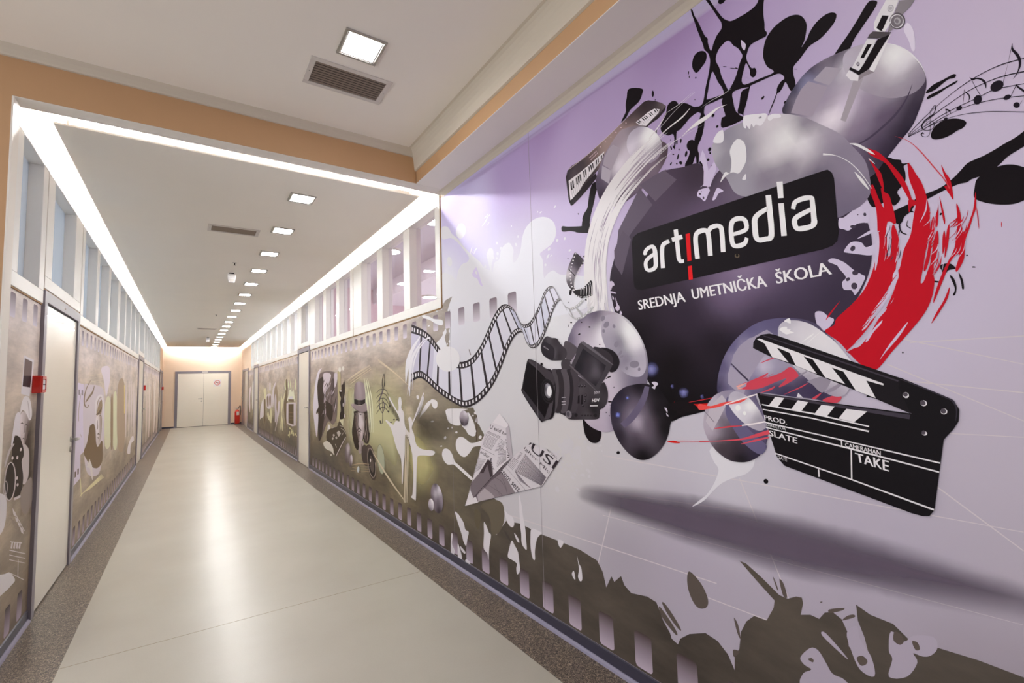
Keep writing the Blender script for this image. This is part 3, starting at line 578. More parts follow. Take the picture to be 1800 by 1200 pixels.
# printed artwork of the wall panels: wall coordinates (along, up) in millimetres; @motif, #ink reflectance per mille
ART = {
'right_near': """
@background_print
G0 90 3.0 0|-4200 76 -4200 3026 3630 3026 3630 2060 8960 2060 8960 76|3805 2922 584 528 807 100;3360 3024 528 462 739 100;3096 2615 629 584 843 100;2539 2847 390 295 528 100;2159 3003 336 224 438 100;1962 2789 475 368 599 100;1992 2298 570 482 699 100;1688 2822 426 325 542 100;1188 2992 315 207 402 100;1071 2687 438 325 570 100;876 2735 420 325 528 100;684 2610 462 379 563 100;611 2423 488 402 636 100;521 2561 528 438 599 100;366 2403 570 488 636 100;317 2254 629 535 715 100;222 2341 584 501 636 100;247 2026 629 556 715 100;339 1985 629 556 731 100;302 1736 584 515 659 100;436 1519 599 542 691 100;295 1433 542 482 584 100;401 1203 535 482 570 100;336 920 488 438 515 100;547 921 482 438 542 100;2959 1980 731 731 781 100;3609 2170 739 739 807 100;2230 1806 707 699 723 100;2611 1549 683 667 699 100;2069 1046 659 629 644 100;1732 912 599 570 614 100;1065 1063 584 556 629 100;1354 613 450 402 495 100;1676 623 402 362 432 100;880 737 456 408 495 100;722 540 402 352 432 100;389 643 346 300 352 100;2665 579 570 542 584 100;3272 879 691 675 699 100;2586 2003 723 707 764 100
@floor_line
#644 584 614
S0 555 1545 273 1446|-1 3 0 2
S0 501 1520 267 1518|0 3 0 3
S0 827 1450 279 1373|-1 3 0 3
S0 562 1458 285 1301|-1 3 -1 2
S0 941 1254 288 1260|0 3 0 2
S0 1803 1042 308 1019|-1 5 -1 2
S0 2083 839 1030 918|-1 3 0 3
S0 481 1112 312 971|-2 3 -1 3
S0 3035 539 1195 604|-4 7 -2 4
S0 1238 534 525 548|-2 4 -1 3
S0 1068 1040 908 630|-3 2 -3 2
S0 1762 796 1936 322|-6 0 -7 2
S0 1823 739 326 785|-1 3 0 1
@soft_shadow
G1 45 2.2 1|2035 827 1941 879 1732 907 1483 932 1195 948 963 950 774 945 602 932 471 918 337 898 226 861 233 781 326 783 435 770 560 755 707 738 881 717 1090 714 1346 722 1597 735 1821 755 1992 780|2035 827 177 143 192 0;1941 879 177 143 192 0;1732 907 177 143 192 0;1483 932 177 143 192 0;1195 948 177 143 192 0;963 950 177 143 192 0;774 945 177 143 192 0;602 932 177 143 192 0;471 918 177 143 192 0;337 898 177 143 192 0;226 861 177 143 192 0;233 781 177 143 192 0;326 783 177 143 192 0;435 770 177 143 192 0;560 755 177 143 192 0;707 738 177 143 192 0;881 717 177 143 192 0;1090 714 177 143 192 0;1346 722 177 143 192 0;1597 735 177 143 192 0;1821 755 177 143 192 0;1992 780 177 143 192 0;1698 849 156 125 170 95;1522 848 156 125 170 95;1338 843 156 125 170 95;1152 838 156 125 170 95;972 833 156 125 170 95;817 841 156 125 170 95;700 837 156 125 170 95;581 838 156 125 170 95;489 840 156 125 170 95;384 840 163 131 177 50;1836 844 163 131 177 70
@pale_splash
#723 715 773
P1 3640 2348 3530 2344 3438 2307 3379 2259 3336 2329 3269 2368 3185 2368 3159 2402 3263 2501 3358 2576 3458 2631 3613 2663 3621 2762 3535 2752 3477 2714 3433 2660 3324 2583 3262 2525 3171 2451 3112 2411 3065 2375 2991 2324 2946 2281 2902 2253 2853 2237 2881 2309 2893 2359 2850 2394 2804 2370 2802 2319 2831 2261 2820 2207 2793 2271 2728 2284 2703 2341 2658 2366 2607 2370 2573 2346 2550 2303 2562 2254 2548 2221 2496 2247 2464 2299 2446 2363 2400 2417 2317 2443 2226 2433 2153 2397 2113 2350 2109 2287 2150 2244 2238 2223 2267 2210 2241 2164 2237 2060 2203 2073 2147 2084 2102 2056 2057 2038 1991 2030 1897 2000 1809 1976 1808 1845 2060 1810 2579 1826 3291 1920 3654 2018
#659 584 807
P1 3110 2262 3053 2297 3017 2248 2983 2178 2959 2136 2999 2155 3038 2208 3091 2231|3070 2259 3047 2269 3033 2236
#723 715 773
E0 3278 2640 -80 -28 20 -56
E0 3486 2439 -44 -7 -10 -43
E0 2750 2405 -12 -3 0 -10
E0 2703 2356 -12 -6 7 -8
E0 2746 2329 -16 -4 0 -12
E0 2758 2297 -14 -3 0 -9
E0 2802 2312 -14 -4 0 -10
E0 2918 2273 -14 -3 0 -10
E0 2098 2252 -9 -6 7 -6
E0 2030 2245 -8 -3 2 -8
E0 2107 2457 -6 -4 8 -6
E0 1991 2166 -6 -4 9 -4
E0 2216 2132 -11 -2 0 -8
E0 2274 2479 -4 -2 4 -5
E0 2243 2467 -4 -4 11 -3
E0 2566 2474 -6 -2 0 -8
E0 2493 2382 -7 -2 1 -9
E0 2518 2334 -10 0 -6 -13
E0 2176 2220 -10 -6 10 -8
E0 2188 2183 -4 -4 15 -6
E0 2193 2173 -4 -4 12 -5
E0 2159 2175 -3 -3 10 -4
#860 825 860
S1 2947 2583 2898 2597 2861 2624 2827 2635|4 3 8 6 8 5 3 3
S1 2913 2631 2878 2633 2853 2649|4 3 9 8 3 2
S1 2865 2569 2844 2582|5 3 3 2
S1 3133 2416 3110 2445 3101 2468|6 2 13 5 4 2
S1 3080 2403 3046 2428 3025 2437|5 3 12 7 3 2
S1 3109 2415 3080 2433|5 3 3 2
B0 3657 2080 3579 2127 3452 2140 3495 2095 3540 2039 3506 1869 3523 1720 3657 1594 3540 1355 3319 1241 3147 1247 3099 1190 3118 1143 3060 1121 3045 1101 2945 1012 3033 1020 3045 945 3074 852 3124 689 3272 521 3198 585 2889 633 2802 604 2778 537 2811 454 2917 380 2865 385 2737 508 2571 528 2363 515 2191 518 2008 517 1879 498 1841 452 1821 383 1781 451 1763 429 1715 472 1696 435 1654 412 1557 430 1505 423 1472 356 1438 317 1431 296 1399 285 1386 314 1338 353 1260 389 1205 380 1163 347 1139 299 1135 355 1114 389 1102 457 1078 504 1045 537 998 539 969 593 963 621 1026 671 1089 725 1062 722 1004 688 945 647 916 644 886 662 867 665 864 647 875 605 843 617 816 614 797 641 772 652 747 639 733 605 733 561 709 542 692 533 670 501 676 544 686 607 701 653 702 701 665 684 607 679 569 647 504 654 421 658 337 654 244 647 165 602 -200 250 -1200 330 -2400 260 -4200 300 -4200 77 8962 77 8962 2058 3640 2058
#707 667 715
P1 3483 408 3435 408 3402 396 3341 359 3316 315 3264 309 3285 255 3309 197 3348 215 3373 258 3406 300
P1 3558 219 3529 220 3547 150 3505 110 3522 67 3571 66
P1 3446 177 3414 147 3381 94 3396 58 3445 63
P1 3404 169 3325 147 3339 130 3392 141
P1 3319 93 3257 92 3264 57 3330 49
P1 3030 435 2992 409 2964 376 2938 365 2965 279 2981 184 2995 225 3046 252 3034 353
P1 2677 395 2649 378 2609 342 2600 303 2591 234 2625 198 2634 231 2627 265 2674 272 2729 277 2710 336
P1 2757 573 2707 556 2659 550 2641 512 2662 484 2701 487 2730 513
P1 2645 453 2599 428 2591 404 2619 412
P1 2577 708 2550 646 2540 586 2520 519 2513 439 2510 384 2537 387 2563 411 2565 467 2574 537
P1 2450 525 2373 528 2354 518 2396 479 2423 403 2426 348 2448 347 2466 401 2465 471
P1 2193 525 2145 524 2174 484 2195 502
P1 2036 481 2022 441 2004 421 2001 366 2018 350 2034 368 2024 415
P1 2084 370 2066 389 2058 347 2075 351
#438 385 475
P1 852 505 827 508 806 479 788 452 756 450 754 430 887 366 882 408 854 434 876 440 887 459
P1 810 562 799 575 744 527 747 522
P1 705 635 699 597 672 555 668 500 706 502 727 552 735 602
P1 614 655 583 639 560 664 513 680 506 653 523 625 543 614 564 613 556 591 585 538 630 517 617 573 624 596
@grunge_drop
#113 90 78
P1 1323 613 1297 607 1262 578 1241 541 1238 512 1253 489 1285 478 1310 495 1329 534 1333 578
P1 1493 407 1475 404 1424 361 1401 334 1404 321 1438 338 1477 369
P1 1473 433 1455 433 1411 395 1381 360 1385 349 1418 369 1457 406
P1 1128 498 1115 486 1108 460 1106 429 1118 448
P1 1141 373 1122 381 1114 376 1138 349
P1 964 707 953 687 947 662 953 668
P1 940 703 926 692 917 649 932 652
P1 782 657 739 677 743 668 780 646
P1 745 636 731 655 712 667 709 660
P1 713 534 697 548 684 540 689 525 704 516
P1 605 658 589 655 584 638 595 624 610 631
P1 564 647 551 649 547 632 558 626
P1 851 473 844 469 848 460 862 464
E0 805 672 -4 2 0 -2
#125 103 70
P1 3167 489 3117 505 3077 483 3085 411 3119 362 3152 384 3170 428
#137 113 83
P1 3067 544 2925 612 2795 620 2757 573 2767 494 2827 414 2905 373 2937 388 2934 445 2965 495 3021 518
#78 62 58
P1 2764 440 2734 431 2696 403 2703 389 2745 410
@pale_splash
#773 739 764
P1 3584 1221 3601 1167 3559 1117 3487 1101 3426 1096 3354 1109 3359 1178 3317 1217 3238 1233
P1 3336 1104 3272 1071 3235 1043 3161 1031 3118 1052 3132 1117 3178 1174 3234 1208 3294 1156
P1 3408 998 3340 1014 3263 998 3200 980 3126 989 3019 1014 3021 979 3152 954 3216 906 3295 864 3374 870 3435 908 3443 957
P1 3674 880 3613 896 3549 885 3499 850 3467 809 3378 783 3188 724 3202 704 3289 727 3406 760 3488 781 3590 768 3663 791 3698 834
P1 4090 1321 4055 1292 4151 1179 4216 1140 4287 1114 4186 1223
P1 3874 1288 3987 1207 4134 1136 4172 1109 4095 1189 3985 1265
P1 3898 1295 3782 1283 3775 1235 3824 1215 3876 1239
E0 4195 1310 -30 2 -8 -20
E0 3633 982 -20 -2 11 -14
E0 3710 906 -18 4 -4 -5
E0 3882 1102 -34 4 -2 -6
E0 3502 1074 -12 0 0 -8
E0 3428 1042 -20 2 0 -8
E0 3122 1073 -12 1 0 -10
E0 3053 1034 -18 -4 14 -13
E0 3576 1063 -11 -1 5 -6
E0 3210 1282 -10 0 0 -8
E0 3120 1206 -15 0 0 -10
E0 3152 1187 -12 0 0 -6
@grunge_drop
#103 70 54
S1 3195 1688 3173 1643|-10 0 -12 1
S1 3108 1195 3101 1160 3110 1083 3117 999|-9 1 -15 1 -15 0 -12 1
S1 3145 1187 3123 1164|-9 2 -11 3
@pale_splash
#790 781 825
E0 3749 2062 -15 -2 0 -11
E0 3920 1949 -24 1 -4 -6
E0 3624 1856 -14 -2 0 -10
E0 3620 1807 -19 -3 6 -12
E0 3516 1862 -10 -1 0 -15
E0 3516 1776 -16 -2 1 -12
E0 3557 1759 -12 -1 0 -8
#773 773 807
P1 4057 2065 3916 2035 3809 1999 3644 1968 3646 1924 3759 1948 3890 1997 4043 2040
#790 781 825
P1 3766 1781 3689 1813 3638 1841 3624 1862 3582 1890 3569 1856 3602 1816 3570 1738 3630 1732 3693 1715 3717 1749
#723 699 756
P1 1181 1145 1172 1093 1156 1072 1155 1050 1178 1001 1212 954 1240 930 1287 889 1231 923 1185 970 1140 1011 1082 1042 1042 1059 1010 1088 997 1121 970 1152 1064 1186
#644 614 659
E0 1932 1100 -8 4 -6 -6
E0 1912 922 -10 6 -6 -6
E0 1808 1066 -4 2 -4 -5
E0 2026 917 -7 4 -9 -10
E0 2028 968 -6 6 -8 -4
E0 2149 1064 -14 6 -12 -14
E0 1974 1122 -6 6 -10 -5
E0 2058 962 -10 6 -6 -4
E0 2004 838 -4 4 -14 -6
E0 2129 972 -4 3 -19 -8
E0 2128 1018 -11 4 -5 -6
E0 2160 958 -14 8 -10 -8
E0 2184 964 -9 8 -8 -4
E0 2046 897 -10 7 -16 -9
E0 1916 951 -8 6 -16 -10
E0 2015 1003 -12 4 -4 -6
E0 2110 930 -8 4 -10 -8
E0 2222 994 -16 6 -6 -7
E0 1975 919 -6 4 -6 -5
E0 2104 1096 -9 5 -11 -8
E0 1904 1068 -10 6 -15 -10
E0 1959 922 -8 6 -11 -6
E0 1977 1014 -3 2 -18 -10
E0 1820 1092 -12 6 -4 -4
E0 2068 1119 -4 3 -18 -11
E0 2211 866 -14 6 -5 -6
E0 2029 1044 -4 4 -14 -6
E0 2121 1073 -12 9 -9 -4
E0 1992 981 -8 6 -8 -4
E0 2120 1007 -12 7 -8 -6
E0 2112 1002 -4 2 -14 -8
E0 1982 1002 -6 5 -14 -8
E0 1971 985 -6 4 -13 -12
E0 2162 1025 -14 6 -6 -7
E0 2167 1000 -14 5 -10 -14
E0 2197 1014 -11 7 -17 -11
E0 2184 808 -16 8 -11 -14
E0 2047 1024 -11 5 -10 -14
E0 2097 1046 -12 6 -4 -5
E0 2010 939 -6 3 -8 -7
E0 2246 936 -5 2 -5 -8
E0 2087 959 -5 3 -13 -12
E0 2044 1009 -7 3 -5 -6
E0 1887 992 -4 2 -7 -8
E0 2143 939 -12 8 -8 -4
E0 2052 920 -4 2 -10 -4
E0 2081 1064 -44 -12 37 -42
E0 2002 1037 -32 0 12 -40
@ink_splash
#9 6 8
P1 1144 3019 1136 3015 1129 2985 1114 2948 1100 2904 1086 2863 1075 2846 1075 2825 1064 2784 1051 2807 1034 2832 1012 2848 1012 2875 1024 2903 1042 2947 1058 2984 1082 3039 1066 3032 1052 2996 1036 2958 1017 2916 1004 2889 989 2869 970 2852 941 2846 907 2843 879 2845 862 2855 853 2877 836 2865 841 2830 844 2794 843 2756 844 2732 837 2716 841 2704 857 2705 884 2708 902 2705 914 2688 920 2661 905 2617 891 2608 886 2590 893 2575 903 2577 910 2590 911 2612 922 2645 932 2629 941 2605 945 2583 937 2567 918 2561 881 2557 824 2552 845 2585 856 2622 855 2655 844 2690 823 2712 798 2723 764 2726 736 2717 716 2698 704 2669 703 2644 713 2606 724 2587 705 2606 694 2625 672 2645 645 2653 624 2648 611 2632 618 2610 639 2593 665 2580 696 2576 712 2566 733 2548 754 2534 758 2509 753 2471 759 2447 769 2448 776 2463 786 2492 797 2478 809 2466 817 2466 828 2444 847 2412 860 2391 844 2425 832 2446 820 2469 816 2488 802 2503 790 2507 792 2520 806 2536 829 2541 873 2545 905 2548 914 2544 927 2505 936 2481 948 2446 928 2424 960 2452 970 2474 961 2499 948 2545 919 2544 942 2555 976 2561 987 2552 984 2516 981 2494 973 2471 952 2451 951 2431 1036 2437 1038 2478 1022 2481 1026 2507 1033 2546 1029 2559 1064 2562 1102 2566 1111 2555 1116 2517 1116 2485 1132 2446 1152 2413 1169 2420 1160 2464 1135 2494 1130 2528 1131 2552 1153 2556 1183 2549 1214 2532 1238 2533 1224 2569 1215 2598 1238 2631 1213 2634 1195 2624 1179 2609 1151 2584 1123 2580 1111 2597 1099 2643 1085 2682 1074 2722 1071 2752 1078 2782 1093 2807 1099 2837 1117 2902 1131 2960|993 2782 981 2773 968 2747 950 2723 937 2693 936 2680 947 2662 959 2635 970 2612 989 2588 1001 2580 1011 2605 1026 2653 1033 2693 1046 2734 1033 2765 1011 2779|1065 2692 1056 2678 1043 2637 1027 2603 1023 2576 1047 2578 1092 2588 1097 2595 1089 2622 1078 2663
#629 542 707
P1 936 2749 925 2733 919 2718 925 2700 935 2719
#9 6 8
P1 1154 2780 1144 2807 1124 2815 1099 2805 1085 2784 1089 2757 1109 2740 1135 2729 1151 2752
P1 1019 2967 1008 2979 983 2961 994 2949 1010 2952
E0 1174 2751 -2 -2 2 -7
E0 1172 2732 -2 -1 0 -6
E0 1141 2710 -3 -3 2 -3
E0 870 2477 -3 -4 6 -4
E0 792 2419 -4 -4 4 -4
E0 1059 2454 -4 -4 4 -4
E0 1073 2508 -4 -4 5 -5
E0 1152 2618 -2 -2 0 -2
E0 749 2520 -6 -4 0 -1
E0 977 2656 -12 -8 0 -2
E0 962 2648 -6 -5 0 -3
E0 1009 2682 -9 -6 0 -2
P1 1300 2634 1293 2657 1279 2669 1258 2668 1241 2655 1233 2640 1213 2635 1185 2616 1167 2593 1132 2576 1118 2548 1129 2546 1145 2559 1167 2557 1190 2548 1217 2530 1232 2522 1250 2520 1255 2491 1264 2452 1270 2452 1265 2495 1271 2519 1293 2523 1316 2540 1332 2563 1332 2590 1317 2616
P1 1121 2550 1109 2519 1117 2488 1125 2456 1137 2432 1149 2417 1153 2394 1149 2373 1155 2330 1163 2333 1166 2374 1185 2342 1216 2344 1218 2360 1205 2376 1192 2403 1202 2420 1205 2439 1194 2453 1177 2451 1164 2444 1151 2473 1140 2514
P1 1506 2860 1426 2817 1428 2789 1447 2765 1476 2757 1506 2749 1528 2728 1533 2724 1568 2715 1547 2740 1533 2757 1532 2792 1523 2822
P1 1796 2474 1761 2480 1754 2446 1774 2403 1794 2360 1810 2321 1832 2252 1880 2266 1878 2304 1858 2336 1834 2360 1822 2407
E0 1366 2759 -6 -3 1 -15
E0 1354 2723 -2 -2 3 -2
E0 1152 2618 -2 -2 0 -3
E0 1360 2568 -4 -2 4 -10
E0 1253 2476 -4 -2 1 -14
E0 1233 2470 -4 -3 3 -9
E0 1252 2406 -4 -2 4 -12
E0 1210 2402 -6 -3 4 -12
E0 1099 2374 -6 -6 5 -6
E0 1109 2334 -6 0 -2 -6
E0 1096 2299 -4 -2 0 -7
E0 1098 2260 -6 0 -1 -4
E0 1098 2358 -4 -2 0 -5
E0 1272 2461 -4 -2 0 -7
E0 1284 2461 -4 -1 -2 -10
E0 1240 2374 -8 -4 0 -8
E0 1260 2378 -4 -2 0 -4
E0 1290 2390 -4 -2 4 -6
E0 1144 2335 -7 -3 0 -6
E0 1136 2322 -6 -6 4 -5
E0 1130 2236 -2 -1 0 -2
E0 1244 2436 -3 -1 0 -5
E0 1275 2427 -5 -2 0 -3
E0 1076 2510 -4 -3 3 -6
E0 1285 2498 -2 -1 0 -2
E0 1366 2564 -3 -2 1 -8
P1 1810 2424 1772 2411 1786 2367 1806 2324 1819 2286 1815 2260 1763 2245 1665 2220 1669 2197 1688 2184 1693 2180 1766 2206 1852 2228 1923 2250 1944 2261 1986 2276 2049 2292 2049 2322 1996 2305 1880 2276 1874 2295 1877 2317 1860 2341 1839 2356 1822 2386
E0 1908 2352 -4 -2 0 -4
E0 1854 2164 -5 -2 0 -4
E0 1839 2125 -7 1 -6 -10
E0 1875 2104 -8 -2 0 -6
E0 2009 2122 -4 -1 0 -4
E0 1713 2149 -9 -1 -1 -4
E0 2002 1935 -6 -1 0 -6
E0 2004 1757 -8 -1 0 -5
E0 2017 1873 -4 0 0 -3
E0 1726 2081 -4 -1 0 -4
E0 1745 1825 -7 -2 1 -4
E0 1758 1881 -8 -1 0 -6
E0 1875 1866 -8 -1 0 -6
E0 2025 1740 -3 0 0 -8
P1 2002 1937 1985 1945 1992 1917 2003 1910 2011 1924
P1 520 2613 507 2607 499 2595 509 2578 529 2557 549 2537 569 2516 585 2491 609 2495 639 2489 628 2500 606 2522 581 2546 555 2575 534 2601
P1 404 2253 388 2263 369 2265 353 2268 344 2269 339 2264 343 2257 355 2260 366 2256 382 2247 395 2244 406 2246
P1 406 2227 403 2235 390 2238 367 2241 346 2246 337 2246 343 2240 361 2237 379 2230 396 2227
P1 404 2125 394 2140 375 2148 354 2143 337 2132 329 2119 336 2108 350 2105 361 2100 379 2097 397 2101 405 2110
P1 192 2070 225 2046 242 2036 264 2028 280 2021 303 2013 320 2010 337 2005 352 1990 371 1973 397 1958 427 1952 451 1947 464 1932 429 1935 409 1941 383 1949 358 1954 341 1953 331 1958 311 1960 294 1963 274 1978 257 1993 228 2006 196 2020
P1 327 1933 321 1954 303 1966 280 1973 259 1971 239 1959 217 1933 218 1894 225 1875 252 1864 282 1870 313 1887 330 1906
P1 506 2092 496 2083 480 2074 477 2062 458 2056 474 2053 472 2032 474 2007 483 1994 496 1979 490 1956 507 1941 522 1961 558 1952 573 1984 586 2043 565 2089 529 2102
P1 514 1922 474 1934 455 1939 466 1913 484 1900 492 1884 502 1881 515 1903
P1 414 1736 394 1737 383 1720 398 1718 407 1708 413 1718
P1 397 1703 389 1693 385 1670 389 1648 395 1646 389 1665
P1 378 1708 371 1687 370 1662 374 1660 375 1679
P1 433 1695 419 1690 420 1687 432 1690
S1 497 1886 501 1874 496 1853 484 1844|-2 -2 -4 0 -3 2 -1 2
S1 478 1886 482 1871 473 1859|-1 -1 -2 1 -1 2
S1 478 1909 469 1908 461 1905|0 3 -1 6 0 2
E0 357 1751 -2 0 0 -2
E0 346 1716 -4 -1 0 -2
E0 520 1493 -2 0 0 -3
E0 402 1882 -2 -2 2 -3
E0 526 1846 -2 0 0 -4
E0 963 1045 -9 1 0 -9
E0 1694 1070 -12 2 0 -8
@music_notes
#15 10 18
S1 456 2142 427 2167 393 2191 360 2211 327 2226 299 2235 271 2240 240 2239 200 2231|1 2 1 2 1 1 1 1 1 2 1 2 0 2 1 3 0 2
S1 457 2138 424 2157 388 2176 352 2192 317 2204 282 2209 246 2207 203 2196|0 2 1 1 1 2 0 2 1 2 1 2 1 3 0 3
S1 457 2137 418 2149 379 2163 339 2171 304 2175 275 2181 249 2177 205 2165|0 1 0 2 0 2 1 2 0 2 1 2 0 2 0 2
S1 457 2136 419 2142 379 2155 348 2161 313 2162 278 2156 243 2146 208 2132|0 2 0 2 1 2 0 1 0 2 0 2 0 2 0 2
S1 457 2135 412 2144 382 2148 345 2147 307 2136 271 2121 211 2089|0 2 0 1 0 2 0 1 0 2 0 2 0 2
E0 263 2189 -12 4 -4 -14
S0 251 2190 239 2235 226 2285|1 1 0 1 1 1
P1 227 2286 226 2272 219 2255 215 2237 216 2220 223 2203 233 2191 224 2206 220 2222 220 2237 225 2256 229 2268
E0 302 2171 -6 -10 6 -9
S0 295 2180 303 2208 310 2237|1 -1 1 0 1 0
P1 313 2242 307 2235 296 2231 286 2220 282 2207 284 2193 286 2207 291 2220 300 2229 308 2230
E0 340 2166 -6 2 -2 -6
S0 333 2169 329 2189 325 2213|0 0 1 0 1 1
P1 326 2215 324 2207 318 2197 316 2185 320 2176 323 2171 319 2181 319 2192 323 2201
E0 247 2149 -7 0 0 -7
S0 240 2147 234 2160 228 2172|1 1 1 1 1 1
P1 229 2176 225 2168 216 2153 207 2138 208 2130 220 2152 228 2167
E0 232 2120 -6 -2 0 -8
S0 225 2120 220 2129 211 2147|1 1 0 0 1 1
E0 370 2150 -4 -1 0 -4
S0 367 2150 367 2164 367 2178|0 0 1 0 2 1
P1 369 2179 363 2175 359 2168 359 2157 361 2167 367 2174
S1 402 2190 404 2165 406 2137 409 2122 416 2118 424 2124 425 2129 423 2130 420 2127|-1 0 -1 0 -1 0 -1 -1 0 -1 1 -1 3 2 0 5 0 1
S1 401 2189 395 2194 390 2201 390 2193 395 2179 406 2174 418 2167 425 2155 422 2142 412 2134 401 2134 395 2143 397 2155 406 2161 414 2157 413 2151|0 1 1 2 0 1 -2 -1 -1 -3 -1 -4 -2 -3 -3 -2 -2 1 0 2 0 2 2 1 1 -1 -1 -1 -1 -1 -1 -1
@keyboard
G0 30 2.5 0|1946 2642 1875 2644 1784 2659 1680 2682 1583 2707 1507 2726 1421 2748 1394 2742 1355 2718 1319 2690 1298 2665 1305 2656 1322 2640 1375 2627 1430 2611 1529 2614 1672 2568 1775 2523 1885 2480 1946 2416 1965 2416 1982 2455 1999 2595 1982 2629|1962 2628 70 54 70 100;1876 2626 78 62 74 100;1985 2576 27 20 27 100;1767 2645 200 143 137 100;1681 2670 390 295 276 100;1592 2696 336 249 249 100;1508 2715 88 62 70 100;1421 2740 38 27 32 100;1369 2713 51 38 47 100;1307 2670 276 224 240 100;1334 2651 41 30 35 100;1401 2629 58 41 47 100;1529 2625 584 450 438 100;1670 2592 390 295 286 100;1791 2541 58 44 51 100;1963 2448 20 15 20 100;1946 2575 163 131 150 100
@keyboard/panel_edge
#659 556 515
S0 1970 2630 1828 2648 1680 2680 1537 2717|3 3 2 2 2 2 1 1
@keyboard/white_keys
#756 707 739
P0 1976 2566 1879 2579 1806 2592 1727 2610 1689 2618 1703 2587 1774 2547 1847 2512 1895 2477 1953 2452 1968 2450
#756 707 756
P0 1475 2673 1439 2678 1398 2686 1361 2684 1333 2666 1341 2652 1374 2641 1415 2625 1455 2649
@keyboard/front_edge
#25 18 23
P0 1953 2450 1893 2475 1829 2505 1757 2528 1751 2501 1814 2468 1888 2436 1946 2416
#32 23 27
P0 1415 2625 1334 2646 1311 2659 1298 2665 1303 2646 1342 2628 1388 2623 1409 2617
@keyboard/key_gaps
#240 207 240
S0 1966 2548 1947 2456|-2 -1 -3 -1
S0 1951 2551 1933 2463|-3 0 -2 -1
S0 1935 2555 1919 2470|-2 -1 -2 -1
S0 1920 2558 1906 2477|-2 -1 -2 -1
S0 1905 2562 1893 2484|-3 -1 -3 -1
S0 1890 2565 1879 2491|-3 -1 -2 -1
S0 1875 2568 1866 2498|-3 0 -2 -1
S0 1860 2572 1853 2504|-2 -1 -2 0
S0 1845 2575 1840 2511|-2 -1 -2 -1
S0 1831 2578 1827 2518|-2 0 -2 -1
S0 1816 2581 1815 2524|-2 0 -2 0
S0 1802 2585 1802 2531|-2 -1 -2 -1
S0 1788 2588 1790 2537|-2 -1 -3 0
S0 1774 2591 1777 2544|-2 -1 -2 -1
S0 1760 2594 1765 2550|-2 -1 -2 0
S0 1747 2597 1753 2557|-3 -1 -3 -1
S0 1733 2600 1740 2563|-2 -1 -2 -1
S0 1719 2604 1728 2569|-2 -1 -2 -1
S0 1706 2607 1716 2576|-2 -1 -2 -1
S0 1693 2610 1704 2582|-2 -2 -1 -1
@keyboard/black_keys
#18 14 18
S0 1961 2553 1956 2505|-8 -2 -11 -3
S0 1946 2556 1940 2510|-9 -2 -10 -3
S0 1915 2563 1910 2520|-8 -2 -10 -2
S0 1900 2567 1895 2525|-8 -3 -10 -2
S0 1885 2570 1880 2530|-8 -2 -9 -2
S0 1855 2577 1850 2540|-8 -3 -8 -3
S0 1841 2580 1836 2544|-8 -2 -8 -2
S0 1812 2586 1807 2554|-8 -2 -7 -2
S0 1798 2589 1793 2559|-8 -2 -7 -2
S0 1784 2593 1779 2563|-8 -3 -7 -2
S0 1756 2599 1751 2572|-8 -2 -6 -2
S0 1742 2602 1738 2577|-7 -2 -7 -2
S0 1715 2608 1711 2586|-7 -2 -6 -2
S0 1702 2611 1697 2590|-7 -2 -5 -1
@keyboard/key_gaps
#286 249 267
S0 1465 2662 1445 2641|-1 0 0 1
@keyboard/black_keys
#23 17 20
S0 1469 2671 1453 2654|-3 2 -4 3
@keyboard/key_gaps
#286 249 267
S0 1454 2662 1435 2642|-1 1 -1 1
@keyboard/black_keys
#23 17 20
S0 1459 2672 1443 2655|-4 2 -4 2
@keyboard/key_gaps
#286 249 267
S0 1442 2663 1425 2643|-1 0 -1 1
S0 1431 2664 1415 2644|-1 0 -1 1
@keyboard/black_keys
#23 17 20
S0 1438 2674 1423 2656|-4 2 -4 2
@keyboard/key_gaps
#286 249 267
S0 1420 2664 1405 2645|-1 1 -1 1
@keyboard/black_keys
#23 17 20
S0 1427 2675 1413 2657|-3 1 -4 2
@keyboard/key_gaps
#286 249 267
S0 1408 2665 1395 2647|-1 0 -1 0
@keyboard/black_keys
#23 17 20
S0 1417 2675 1403 2657|-4 2 -4 2
@keyboard/key_gaps
#286 249 267
S0 1397 2665 1386 2648|-1 1 -1 0
S0 1386 2666 1376 2649|-1 0 -1 0
@keyboard/black_keys
#23 17 20
S0 1397 2677 1384 2659|-4 1 -5 1
@keyboard/key_gaps
#286 249 267
S0 1375 2667 1366 2650|-1 0 -1 0
@keyboard/black_keys
#23 17 20
S0 1387 2678 1374 2659|-4 1 -4 1
@keyboard/key_gaps
#286 249 267
S0 1365 2667 1357 2651|-2 0 -1 0
S0 1354 2668 1347 2652|-1 0 -1 0
@keyboard/black_keys
#23 17 20
S0 1367 2680 1355 2660|-4 1 -5 1
@keyboard/key_gaps
#286 249 267
S0 1343 2668 1338 2653|-1 0 -1 0
@keyboard/black_keys
#23 17 20
S0 1357 2681 1345 2661|-4 0 -4 1
@keyboard/buttons
#790 556 614
E0 1799 2630 -4 -2 0 -2
E0 1789 2615 -4 -2 0 -2
E0 1792 2632 -4 -2 0 -2
E0 1782 2617 -4 -2 0 -2
E0 1784 2634 -4 -2 0 -2
E0 1775 2619 -4 -2 0 -2
E0 1778 2636 -4 -2 0 -2
E0 1768 2621 -4 -2 0 -2
E0 1770 2638 -4 -2 0 -2
E0 1761 2623 -4 -2 0 -2
E0 1763 2640 -4 -2 0 -2
E0 1754 2626 -4 -2 0 -2
E0 1756 2642 -4 -2 0 -2
E0 1747 2628 -4 -2 0 -2
E0 1749 2644 -4 -2 0 -2
E0 1740 2630 -4 -2 0 -2
E0 1716 2654 -4 -2 0 -2
E0 1678 2664 -4 -2 0 -2
